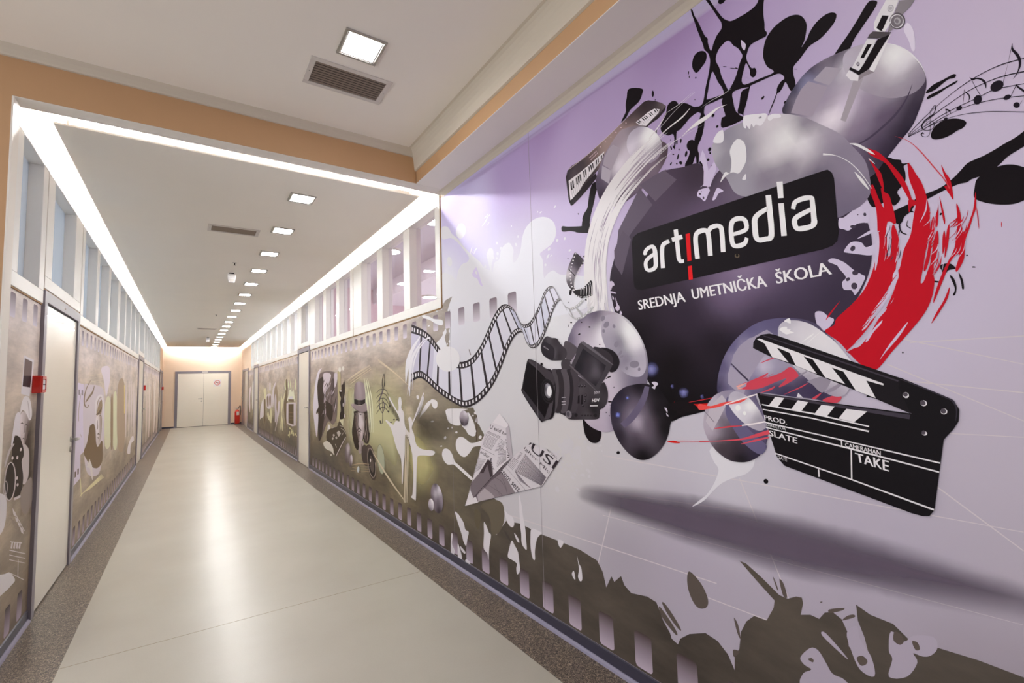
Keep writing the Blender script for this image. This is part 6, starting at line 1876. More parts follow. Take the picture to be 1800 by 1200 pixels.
G1 110 2.5 1|4473 1017 4231 1086 3947 1001 3780 822 3732 638 3910 465 4160 370 4427 479 4565 733|4473 1017 626 571 311 0;3947 1001 626 571 311 0;3732 638 626 571 311 0;4160 370 626 571 311 0;4565 733 626 571 311 0;4084 686 683 626 347 75;4219 539 607 554 299 70
@stain
G1 110 2.5 1|4362 1269 4189 1299 3938 1215 3548 1169 3476 1082 3559 938 3834 888 4075 890 4269 978|4362 1269 40 27 23 0;3938 1215 40 27 23 0;3476 1082 40 27 23 0;3834 888 40 27 23 0;4269 978 40 27 23 0;3886 1031 37 25 21 50;4067 1095 40 27 23 50
@torn_photo
#175 132 125
P1 8429 1519 8233 1632 7863 1664 7412 1650 7152 1604 7063 1487 7095 1207 7157 976 7352 863 7606 901 7805 808 8104 606 8306 560 8347 919 8401 1238
@torn_photo/dark_column
#34 21 15
P1 8389 1489 8182 1559 7983 1569 7970 1414 7892 1316 7863 1163 7875 997 7982 797 8104 606 8293 561 8327 775 8308 1007 8439 973 8460 1031 8328 1079 8388 1209 8329 1283
@torn_photo/pale_edge
#734 683 766
P1 8437 593 8629 845 8701 1082 8619 1355 8483 1564 8324 1679 8044 1727 8182 1674 8349 1518 8402 1356 8335 1181 8308 1094 8440 1031 8466 972 8321 978 8346 774
#664 589 644
P1 7971 1625 7688 1638 7466 1599 7576 1493 7746 1440 7769 1358 7922 1308 7983 1414 7934 1498
#607 537 607
P1 7280 1607 7092 1602 7128 1488 7255 1411
@torn_photo/dark_column
#81 56 53
P1 7439 1518 7280 1529 7297 1359 7414 1253 7467 1359
@torn_photo/streak
#311 256 288
S1 7423 1380 7481 1341 7517 1300|-6 0 -47 -3 -5 -1
#60 40 37
S1 7575 1160 7658 1082 7704 1001|-5 0 -68 -1 -5 0
S1 7156 1290 7231 1213 7278 1132|-5 0 -57 -2 -5 0
#102 72 72
S1 7869 1068 8001 1008 8172 941|-5 0 -32 -3 -5 0
#60 40 37
S1 7785 1339 7868 1233 7918 1124|-6 0 -65 -1 -6 0
S1 7746 1270 7806 1181 7828 1091|-6 0 -60 0 -6 0
S1 7551 1293 7653 1239 7766 1180|-6 0 -39 -4 -5 -1
#311 256 288
S1 7393 1401 7463 1311 7534 1219|-6 0 -34 -1 -5 0
#32 20 17
S1 7742 1073 7848 1003 7978 927|-5 0 -31 -2 -5 0
#60 40 37
S1 7842 1552 7963 1499 8114 1440|-5 0 -33 -5 -5 0
#102 72 72
S1 7457 1454 7519 1397 7536 1336|-5 0 -65 -3 -5 0
#60 40 37
S1 7259 1421 7318 1378 7373 1332|-5 0 -33 -3 -5 0
S1 7384 1232 7413 1190 7424 1148|-5 0 -31 0 -5 0
S1 7449 1082 7571 1009 7690 929|-5 0 -59 -3 -5 0
S1 7734 1495 7824 1457 7918 1413|-5 0 -39 -5 -5 -1
#537 472 537
S1 7566 1346 7640 1305 7730 1261|-5 0 -24 -2 -5 0
S1 7874 1079 7941 1036 7968 990|-6 0 -65 -2 -5 0
#102 72 72
S1 7526 1206 7568 1138 7582 1068|-5 0 -44 0 -6 0
S1 7347 1521 7419 1454 7460 1384|-5 0 -60 -3 -6 0
S1 7750 1097 7846 994 7907 888|-6 0 -73 0 -6 0
#311 256 288
S1 7539 1243 7590 1170 7629 1095|-6 -1 -36 -1 -6 0
#60 40 37
S1 7671 1487 7754 1406 7798 1321|-6 0 -70 -3 -5 -1
#32 20 17
S1 7222 1162 7244 1093 7240 1025|-5 0 -35 1 -5 0
#102 72 72
S1 7324 1201 7386 1152 7405 1101|-6 0 -65 -2 -5 -1
S1 7429 1203 7499 1092 7558 978|-5 0 -42 0 -5 0
#537 472 537
S1 7457 1485 7568 1439 7712 1388|-5 -1 -26 -5 -5 -1
S1 7809 1398 7883 1295 7929 1190|-6 -1 -58 -1 -6 0
#60 40 37
S1 7230 1151 7316 1078 7422 1002|-5 0 -26 -1 -5 0
#311 256 288
S1 7391 1186 7494 1112 7596 1032|-6 0 -50 -2 -5 0
#60 40 37
S1 7252 1397 7321 1335 7354 1270|-5 0 -61 -3 -5 0
#537 472 537
S1 7167 1254 7223 1149 7271 1042|-5 0 -35 0 -6 0
S1 7248 1391 7359 1342 7478 1287|-5 0 -46 -6 -5 -1
#311 256 288
S1 7693 1290 7786 1204 7897 1115|-6 -1 -31 -1 -6 0
#102 72 72
S1 7455 1376 7486 1264 7478 1152|-5 0 -48 0 -5 0
#32 20 17
S1 7185 1283 7254 1180 7294 1075|-5 0 -55 0 -5 0
#537 472 537
S1 7777 1169 7891 1084 8036 995|-6 -1 -30 -1 -6 0
#32 20 17
S1 7890 1176 7938 1064 7933 952|-6 1 -68 1 -6 0
#102 72 72
S1 7731 1136 7750 1068 7734 1000|-6 0 -41 1 -5 1
S1 7805 1412 7913 1333 8054 1250|-6 -1 -26 -2 -6 0
S1 7780 1066 7857 974 7912 881|-6 0 -56 1 -6 0
#537 472 537
S1 7573 1501 7685 1424 7801 1341|-5 0 -49 -4 -6 0
#102 72 72
S1 7435 1273 7456 1223 7451 1172|-6 0 -34 0 -5 0
#537 472 537
S1 7796 1261 7885 1216 7938 1165|-6 0 -71 -5 -5 -1
S1 7742 1175 7828 1062 7874 948|-6 0 -72 1 -6 0
@torn_photo/dark_column
#40 25 17
P1 7804 1192 7605 1183 7388 1135 7352 1019 7469 909 7661 952 7775 1001
@torn_photo/olive_column
#488 420 246
P1 7092 1615 6931 1617 6920 1360 6937 1086 6986 960 7118 915 7066 1208
@cello
#23 13 11
P1 6872 1441 6806 1453 6732 1502 6697 1434 6707 1337 6735 1288 6718 1203 6764 1141 6738 1045 6793 980 6952 969 6961 1036 6904 1088 6940 1198 6902 1261 6987 1316 6982 1360 6886 1379
#703 644 664
E0 6910 1360 -56 0 0 -12
E0 6782 1171 -32 1 0 -27
E0 6691 1228 -27 0 1 -72
E0 6720 1022 -27 1 0 -24
@card_print
#766 744 537
P0 6943 962 6766 977 6795 882 7001 884
P0 7020 873 6813 869 6823 783 6940 812
@white_coil
#766 724 724
P1 7662 837 7567 850 7513 800 7568 691 7607 621 7719 618 7736 677 7690 762
@film_camera
#72 53 34
P1 7736 721 7469 803 7138 846 6981 935 6795 868 6652 801 6689 703 7142 443 7386 498 7557 564 7736 591
@film_camera/parts
#554 504 488
P0 7139 765 7021 803 6907 772 7030 709
P0 7368 717 7285 738 7244 712 7326 685
P0 7220 694 7139 714 7100 687 7180 664
P0 7427 660 7343 683 7302 662 7377 639
#488 428 399
S1 6915 837 6758 819 6672 779|-17 8 -27 8 -25 5
S1 6988 872 6800 864|-12 8 -11 8
S1 7420 803 7213 837|13 7 12 7
S1 7236 593 7172 549|-31 6 -31 5
S1 6857 745 6762 791|25 2 24 2
#664 607 607
S0 6683 740 6929 596 7199 426|-32 -2 -40 -1 -35 0
@pale_splash
#766 724 664
P1 7970 537 7736 591 7514 579 7344 523 7320 443 7428 462 7602 465 7828 474
#766 734 683
E0 7386 466 -50 6 0 -16
E0 7303 445 -42 4 0 -12
E0 7463 412 -51 6 0 -12
E0 6959 1662 -77 -2 0 -34
E0 6785 1674 -66 -2 0 -30
@light_haze
G1 60 2.5 1|6500 1116 6412 1387 6207 1501 5866 1517 5591 1460 5466 1234 5442 931 5575 758 5849 690 6382 661 6504 859|6500 1116 766 766 607 0;6207 1501 766 766 607 0;5591 1460 766 766 607 0;5442 931 766 766 607 0;5849 690 766 766 607 0;6504 859 766 766 607 0;6020 1221 766 766 607 85;6026 891 744 744 554 80;5700 1123 766 766 589 85
@portrait_of_man_in_hat
#27 16 11
P1 6261 1102 5984 1123 5707 1125 5647 1073 5616 960 5626 836 5668 755 5760 736 5840 749 5882 794 5937 746 6011 718 6049 670 6107 626 6222 648 6320 752 6363 845 6304 963 6270 1056
@portrait_of_man_in_hat/face
G1 14 2.5 0|6214 1075 6060 1096 5875 1097 5819 1065 5822 948 5852 850 5897 771 5970 727 6052 727 6096 770 6133 839 6186 925 6223 1013|6215 1047 132 91 81 100;6169 960 167 125 113 100;6129 1062 208 167 159 100;6064 889 256 200 191 100;6085 788 132 96 86 100;6005 1035 724 664 703 100;6007 936 766 703 744 100;5914 985 744 683 724 100;5932 833 703 626 664 100;5984 785 520 442 457 100;5848 1032 311 246 236 100;5859 881 442 372 372 100;5912 1083 442 386 399 100
@portrait_of_man_in_hat/features
#29 17 14
S1 6211 1075 6152 1084 6101 1080|7 3 0 9 -6 3
S1 6034 1086 5971 1095 5892 1091|6 4 -2 10 -4 3
S1 6081 1064 6096 997 6108 930 6072 902 6005 902|-11 1 -16 1 -15 1 -17 6 -3 3
S1 6116 859 6073 885 6044 893 6002 885 5952 869|18 1 27 4 -6 11 -26 8 -13 3
S1 6101 847 6035 856 5962 855|3 3 -2 8 -4 3
S1 6053 832 6037 802|-22 2 -18 3
S1 6075 734 6007 716 5921 748|-17 6 0 15 11 3
S1 5886 858 5894 793 5944 744|-11 0 -24 1 -14 0
S1 6192 1015 6201 969|-16 0 -16 1
#27 17 16
E0 6164 1060 -47 2 0 -8
#607 554 571
E0 6144 1060 -16 0 0 -4
#27 17 16
E0 5971 1074 -44 2 0 -8
#607 554 571
E0 5952 1073 -15 0 0 -3
@portrait_of_man_in_hat/hair
#167 125 107
S1 5799 1098 5749 994 5783 865|-3 0 -24 2 -3 1
S1 5757 1110 5700 997 5708 850|-3 1 -22 1 -3 0
#311 246 227
S1 5716 1101 5665 999 5660 874|-4 1 -33 2 -3 1
S1 5838 947 5821 841 5793 759|-4 0 -21 2 -4 0
S1 5741 910 5725 817 5744 753|-4 1 -22 2 -3 0
#442 372 360
S1 5780 1014 5766 909 5820 799|-3 0 -26 1 -4 0
@portrait_of_man_in_hat
#372 311 311
P1 6067 723 5883 756 5863 689 5936 617 6025 586 6084 623 6049 670
@portrait_of_man_in_hat/features
#132 96 86
S1 5945 724 5972 624|-22 2 -14 1
@dark_shirt
#56 37 27
P1 5930 579 5892 643 5796 695 5675 733 5576 727 5538 690 5611 615
@portrait_of_man_in_hat/hat
G0 16 2.5 0|6251 1259 6257 1330 6240 1422 6184 1464 6052 1485 5918 1475 5811 1443 5777 1366 5790 1261 5945 1247|6242 1285 159 113 125 100;6208 1433 256 200 217 100;6052 1465 428 360 386 100;5904 1453 311 256 277 100;5998 1354 399 334 360 100;5817 1333 311 256 277 100;6132 1308 347 288 311 100
@portrait_of_man_in_hat/hat_band
#16 10 10
P0 6259 1261 6057 1247 5908 1250 5787 1267 5784 1218 5910 1193 6058 1183 6252 1195
#64 46 46
P0 6095 1246 5963 1247 5976 1189 6104 1184
@portrait_of_man_in_hat/hat
#311 246 266
P1 6407 1185 6260 1198 6096 1182 5928 1188 5784 1216 5698 1207 5624 1178 5659 1141 5769 1116 5930 1097 6116 1110 6293 1140
#132 96 102
S1 6378 1175 6260 1139 6103 1109 5930 1098 5765 1118 5656 1144|-9 2 -14 4 -11 7 -1 7 8 5 5 3
@treble_clef
#25 17 23
S1 5112 1554 5153 1517 5178 1450 5159 1389 5099 1415 5078 1482 5095 1549|-14 -2 -20 -1 -22 0 -25 5 19 2 19 0 10 0
#91 72 102
S1 5158 1393 5205 1335 5267 1283 5293 1230 5253 1163 5174 1121 5111 1160 5099 1219 5143 1261 5204 1251|-38 -3 -38 -4 -34 -3 -31 1 -24 3 -5 8 21 1 22 -1 15 -5 -7 -4
#25 17 23
S1 5170 1283 5173 1150 5172 1067 5192 1014 5221 1010 5232 1040|-15 0 -15 1 -17 1 -19 -2 24 -8 35 -4
@treble_clef/staff
S1 5361 1339 5268 1372 5147 1384 5057 1369 4972 1318|9 3 11 5 -1 7 -15 4 -8 1
S1 5362 1280 5269 1318 5148 1334 5058 1319 4974 1271|10 3 12 5 0 7 -14 5 -8 2
S1 5363 1222 5270 1264 5149 1284 5060 1270 4975 1224|11 3 13 5 1 7 -15 5 -8 2
S1 5365 1164 5271 1210 5150 1234 5061 1221 4977 1177|11 2 14 4 2 8 -14 5 -8 2
S1 5366 1106 5272 1156 5151 1184 5062 1172 4978 1131|11 2 15 4 3 8 -13 5 -8 2
S1 4972 1286 4960 1222 4943 1158|-5 0 -15 1 -4 1
S1 4951 1275 4936 1211 4923 1150|-5 0 -8 1 -5 1
S1 4931 1264 4920 1201 4902 1143|-5 1 -16 1 -4 0
S1 4910 1254 4896 1190 4882 1135|-4 0 -9 1 -4 0
S1 4890 1243 4876 1180 4862 1127|-4 0 -9 0 -4 0
S1 4870 1232 4858 1169 4842 1119|-4 1 -12 1 -4 0
S1 4850 1222 4839 1159 4823 1111|-4 0 -14 1 -5 1
S1 4830 1211 4817 1149 4803 1104|-4 1 -9 1 -4 0
S1 4811 1201 4797 1139 4783 1096|-5 0 -8 0 -4 0
S1 4791 1191 4779 1129 4764 1088|-4 0 -11 0 -4 1
S1 4772 1180 4760 1119 4745 1081|-4 1 -11 0 -5 0
S1 4753 1170 4740 1109 4726 1073|-5 0 -10 1 -5 1
S1 4734 1160 4721 1099 4707 1066|-5 0 -10 1 -5 0
S1 4715 1150 4702 1089 4688 1058|-5 0 -9 1 -4 1
S1 4696 1140 4682 1079 4669 1051|-5 0 -7 1 -4 1
S1 4677 1130 4667 1069 4651 1044|-4 0 -14 2 -5 0
E0 4937 1207 -26 4 -7 -6
E0 4908 1037 -26 5 -7 -6
E0 4817 1070 -25 4 -6 -6
E0 4730 1074 -24 4 -6 -6
E0 4974 1150 -26 4 -7 -6
@dancer_silhouettes
#776 734 755
P1 4951 1309 4846 1244 4706 1161 4680 1205 4690 1262 4661 1303 4614 1303 4593 1250 4602 1193 4539 1153 4523 1056 4488 1003 4391 969 4413 1062 4426 1103 4375 1119 4327 1091 4310 1082 4193 1206 4070 1339 4041 1345 4105 1261 4222 1139 4311 1055 4337 1013 4287 963 4239 875 4141 845 4046 842 3894 852 3830 846 3851 820 3925 802 4079 788 4203 766 4226 706 4250 508 4266 365 4300 354 4348 358 4389 366 4343 401 4319 563 4330 733 4352 797 4412 886 4498 940 4519 876 4527 751 4565 622 4590 470 4620 459 4616 588 4635 697 4719 758 4797 837 4857 919 4935 988 5066 1040 5038 1054 4875 1021 4824 1021 4757 1063 4661 1062 4687 1118 4827 1200 4952 1279
@dancer_silhouettes/frill
#34 25 27
S1 4516 931 4438 895 4382 834|-6 2 -16 5 -7 1
S1 4501 946 4416 911|-6 2 -9 3
@chrome_ball
G1 30 2.5 0|6450 546 6481 477 6538 422 6607 396 6670 407 6708 453 6712 521 6680 593 6621 648 6551 671 6490 658 6454 612|6676 571 167 125 138 100;6551 602 766 703 766 100;6484 517 208 167 183 100;6622 426 167 132 132 100;6577 656 256 200 217 100
G1 30 2.5 0|6340 463 6363 414 6405 380 6450 374 6481 400 6485 448 6461 498 6418 531 6374 536 6344 510|6458 464 311 256 288 100;6391 491 766 724 787 100;6419 396 132 102 113 100
@loudspeaker_cone
#64 46 40
P1 5656 615 5652 568 5669 525 5706 492 5757 474 5815 474 5871 493 5917 528 5945 573 5950 622 5931 666 5892 699 5839 716 5780 714 5725 693 5682 659
#81 60 49
P1 5416 564 5400 490 5409 424 5442 375 5494 349 5558 352 5625 384 5684 440 5727 513 5744 590 5734 660 5699 710 5643 734 5577 727 5511 692 5454 634
@loudspeaker_cone/cone
#25 17 16
P1 5451 550 5439 495 5446 446 5470 410 5508 392 5556 394 5604 418 5648 459 5678 512 5691 569 5684 620 5658 657 5618 674 5569 669 5521 644 5479 602
#119 91 81
P1 5486 536 5478 500 5482 468 5498 444 5522 433 5552 435 5584 450 5611 477 5631 512 5639 548 5635 581 5619 605 5593 616 5563 614 5532 597 5505 570
@loudspeaker_cone/rim
#488 413 372
S1 5443 556 5430 501 5434 451 5454 411 5485 386 5520 379 5567 390 5615 418 5656 462 5686 516 5700 573 5696 625 5675 667 5641 691 5605 696 5558 683 5511 653 5471 608|-15 2 -15 2 -15 2 -15 0 -10 -2 8 -5 13 -5 15 -3 16 -3 16 -3 16 -2 16 -1 16 -1 11 2 -8 5 -14 4 -15 3 -15 3
@loudspeaker_cone/cap
#854 809 787
E0 5604 558 -21 2 0 -20
@loudspeaker_cone/disc
#428 442 322
P1 5119 631 5113 572 5126 519 5155 479 5196 460 5244 464 5291 491 5330 538 5354 597 5360 659 5347 714 5316 753 5273 771 5225 765 5179 736 5142 689
@loudspeaker_cone/rim
#208 208 152
S1 5126 631 5120 577 5129 529 5150 490 5181 467 5214 462 5254 473 5293 502 5326 545 5347 598 5353 653 5344 703 5321 742 5288 765 5255 769 5215 756 5176 725 5145 682|-14 1 -14 2 -14 1 -13 1 -9 -2 7 -5 12 -4 14 -3 14 -3 14 -2 15 -2 14 -1 14 0 10 2 -7 5 -13 3 -13 3 -13 2
@paint_tube
#504 386 256
S1 6385 399 6041 459 5647 508|3 3 2 13 0 3
S1 6355 375 5649 445|-2 4 -1 3
S1 6421 330 5650 420|-1 4 -1 4
S1 6103 418 5595 485|0 3 0 3
#664 703 744
E0 6092 390 -48 6 10 -40
#34 29 27
S0 6034 432 6023 361|-30 4 -29 4
@scratched_frame
#664 571 428
S1 6536 1470 6015 1569 5565 1643|4 2 11 5 3 1
S1 5311 1714 4781 1551 4342 1391|-3 1 -14 6 -3 1
S1 5490 645 5027 456 4545 296|-4 1 -11 4 -3 2
S1 4520 288 4482 606 4443 992|11 -2 12 -1 4 0
#766 766 571
S1 5763 1513 5643 1242 5562 882|-5 0 -26 1 -5 0
#664 571 428
S1 6586 1484 6057 1582 5584 1655|4 2 13 7 2 2
S1 5328 1726 4807 1564 4366 1401|-3 1 -8 3 -2 1
S1 5526 664 5064 471 4558 304|-4 1 -23 8 -3 1
S1 4541 284 4504 603 4469 990|11 -2 10 -1 4 0
#766 766 571
S1 5803 1514 5698 1241 5599 879|-5 0 -20 1 -5 0
#664 571 428
S1 6445 1444 5937 1544 5530 1619|4 1 8 4 3 1
S1 5279 1690 4727 1530 4295 1373|-3 2 -15 6 -2 1
S1 5423 609 4972 424 4521 283|-4 2 -16 6 -3 1
S1 4480 295 4440 612 4394 995|11 -2 18 -2 4 0
#766 766 571
S1 5689 1512 5532 1244 5492 887|-6 0 -17 1 -5 0
#664 571 428
S1 6513 1463 5991 1561 5556 1637|4 2 19 9 3 1
S1 5303 1708 4766 1546 4330 1386|-3 1 -11 5 -3 1
S1 5473 636 5017 447 4539 293|-4 1 -20 7 -3 1
S1 4510 290 4469 608 4431 993|11 -2 18 -2 3 0
#766 766 571
S1 5744 1513 5613 1243 5544 883|-5 0 -19 1 -5 0
#664 571 428
S1 6457 1447 5947 1547 5535 1622|4 2 9 4 3 2
S1 5283 1694 4733 1533 4301 1375|-3 1 -12 5 -2 1
S1 5432 614 4980 428 4524 285|-4 1 -16 6 -3 1
S1 4486 294 4445 611 4401 995|11 -2 18 -2 3 0
#766 766 571
S1 5699 1512 5546 1244 5501 886|-6 0 -17 1 -5 1
#664 571 428
S1 6616 1493 6080 1589 5595 1663|4 1 19 10 3 2
S1 5339 1734 4825 1571 4382 1407|-3 1 -8 3 -3 1
S1 5548 675 5082 481 4566 308|-4 2 -22 8 -3 1
S1 4554 281 4513 602 4485 989|11 -2 17 -2 4 0
#766 766 571
S1 5828 1514 5735 1240 5622 877|-6 1 -24 1 -5 1
#664 571 428
S1 6447 1444 5936 1543 5531 1620|4 2 14 7 3 1
S1 5279 1691 4727 1531 4296 1373|-2 1 -12 5 -2 1
S1 5425 610 4974 425 4521 283|-4 1 -17 6 -3 2
S1 4481 295 4442 612 4396 995|11 -2 16 -2 3 0
#766 766 571
S1 5690 1512 5539 1244 5494 887|-5 0 -26 1 -5 0
#664 571 428
S1 6625 1496 6090 1593 5599 1665|4 1 15 7 2 2
S1 5342 1736 4829 1573 4386 1408|-3 1 -6 2 -2 1
S1 5555 679 5085 485 4568 309|-5 1 -17 6 -3 2
S1 4558 281 4517 601 4490 989|11 -2 18 -2 4 0
#766 766 571
S1 5835 1515 5742 1240 5629 877|-5 0 -16 1 -5 0
#664 571 428
S1 6520 1465 6002 1565 5559 1639|4 2 9 4 3 1
S1 5305 1710 4772 1547 4333 1388|-3 1 -14 6 -2 1
S1 5479 638 5024 448 4541 294|-5 2 -25 9 -3 1
S1 4513 289 4477 607 4435 993|11 -2 8 -1 3 -1
#766 766 571
S1 5750 1513 5620 1242 5550 883|-5 0 -18 1 -5 0
@chrome_ball
G1 28 2.5 0|3692 486 3688 434 3707 386 3746 352 3797 338 3851 348 3897 381 3926 429 3930 485 3910 534 3868 568 3815 580 3762 567 3718 534|3892 523 256 208 246 100;3829 566 91 68 91 100;3755 534 766 724 787 100;3728 476 311 266 311 100;3789 440 167 132 159 100;3832 495 607 554 626 100;3896 419 132 102 119 100;3778 360 64 46 56 100;3851 390 256 208 246 100
G1 28 2.5 0|3870 394 3874 367 3892 343 3919 330 3949 330 3972 344 3984 369 3979 396 3961 420 3933 433 3904 432 3881 418|3952 402 488 442 504 100;3904 418 860 832 860 100;3930 374 607 554 626 100;3939 340 132 102 125 100
G1 24 2.5 0|3221 1166 3228 1136 3251 1112 3285 1101 3321 1106 3350 1125 3363 1154 3356 1185 3332 1209 3297 1219 3261 1214 3233 1194|3332 1192 488 428 488 100;3265 1201 766 724 787 100;3281 1157 311 266 311 100;3322 1117 40 27 34 100;3257 1115 77 56 72 100
""",
'right_mid': """
@pale_figures
#664 598 644
P1 13500 922 13638 1223 13456 1441 13100 1555 13013 1512 13261 1376 13333 1098
#311 236 167
P1 13289 1099 13231 1355 12985 1502 12744 1356 12639 1112 12785 822 13057 769
#571 504 554
P1 13130 808 13217 1100 13056 1271 12867 1107 12900 941 12715 784 12910 611 13118 589
#664 598 644
P1 12597 1072 12378 1089 12419 876 12707 622 13035 372 13065 395 12802 637 12680 867
#703 664 442
P1 12161 1278 11974 1163 11686 1301 11596 1317 11795 1128 11954 971 12067 812 11893 666 11931 450 12054 503 12109 655 12223 453 12299 487 12161 730 12223 1002
P1 14523 706 14277 785 14106 679 13955 819 13804 913 13609 745 13749 521 14001 551 14347 600
#664 598 644
P1 14732 1211 13747 1244 13773 914 14588 888
#208 145 91
P1 14607 1166 14304 1193 14254 944 14522 936
#227 159 102
P1 14139 1190 13853 1203 13870 977 14092 966
#766 703 744
P1 15970 845 15458 1105 15321 1059 15252 651 15705 556 16106 512
#167 113 64
P1 15209 1061 14956 1114 14948 523 15126 466
#703 664 442
P1 15287 1351 14834 1399 14729 1164 15083 1112
#175 125 72
P1 11583 1565 11361 1581 11296 1285 11322 515 11664 754 11792 1052 11594 1283
@framed_shape
#664 598 644
P0 11430 1080 10344 1123 10333 668 10710 624 11327 643 11319 406 11441 765
@framed_shape/inner
#113 77 40
P0 11192 1067 10578 1086 10566 667 11178 669
#311 227 138
S0 11145 885 10603 900|-2 5 -2 5
S0 11142 813 10601 831|-2 5 -2 5
S0 11140 741 10599 762|-2 5 -2 6
@framed_shape
#766 766 607
P1 11345 1137 11136 1286 11086 1359 10882 1377 10780 1324 10635 1377 10537 1308 10438 1155 10725 1132
@framed_shape/inner
#208 152 96
P0 11217 1176 10533 1179 10532 1127 11215 1121
#703 664 703
P0 11113 1228 10669 1241 10668 1185 11112 1174
@framed_shape
#703 744 488
S1 11573 1622 11693 1472 11524 1358|-22 -1 -137 -1 -33 1
S1 11158 1614 11270 1469 11112 1358|-21 0 -128 -1 -31 1
S1 10899 1610 11007 1467 10856 1359|-20 -1 -123 0 -30 1
S1 10366 1600 10465 1463 10327 1360|-19 -1 -112 0 -27 1
@pale_figures
#664 626 372
E0 10355 493 -51 4 0 -20
E0 11154 414 -80 6 0 -22
E0 10238 467 -30 2 0 -16
E0 11033 482 -54 4 -1 -32
E0 11038 568 -55 4 0 -19
E0 10594 477 -74 6 -1 -41
E0 10409 477 -55 4 0 -21
E0 10935 566 -70 5 0 -16
E0 11044 400 -38 3 -2 -36
E0 10774 534 -38 3 -2 -40
E0 10652 532 -62 4 0 -20
E0 10785 498 -84 6 0 -28
E0 10759 481 -68 5 0 -18
E0 11007 456 -72 6 -1 -40
#664 598 644
S1 14463 1560 14466 1352|-101 -1 -135 1
S1 14213 1557 14216 1353|-98 -1 -131 0
S1 13970 1555 13973 1353|-95 -1 -126 1
""",
'right_far': """
@pale_figures
#744 664 703
P1 19337 860 19250 1343 18701 1461 18785 991 18959 574
#703 683 664
P1 18304 1517 17929 1628 17922 840 18276 773
#311 256 191
P1 18895 989 18687 1344 18406 999 18575 589
""",
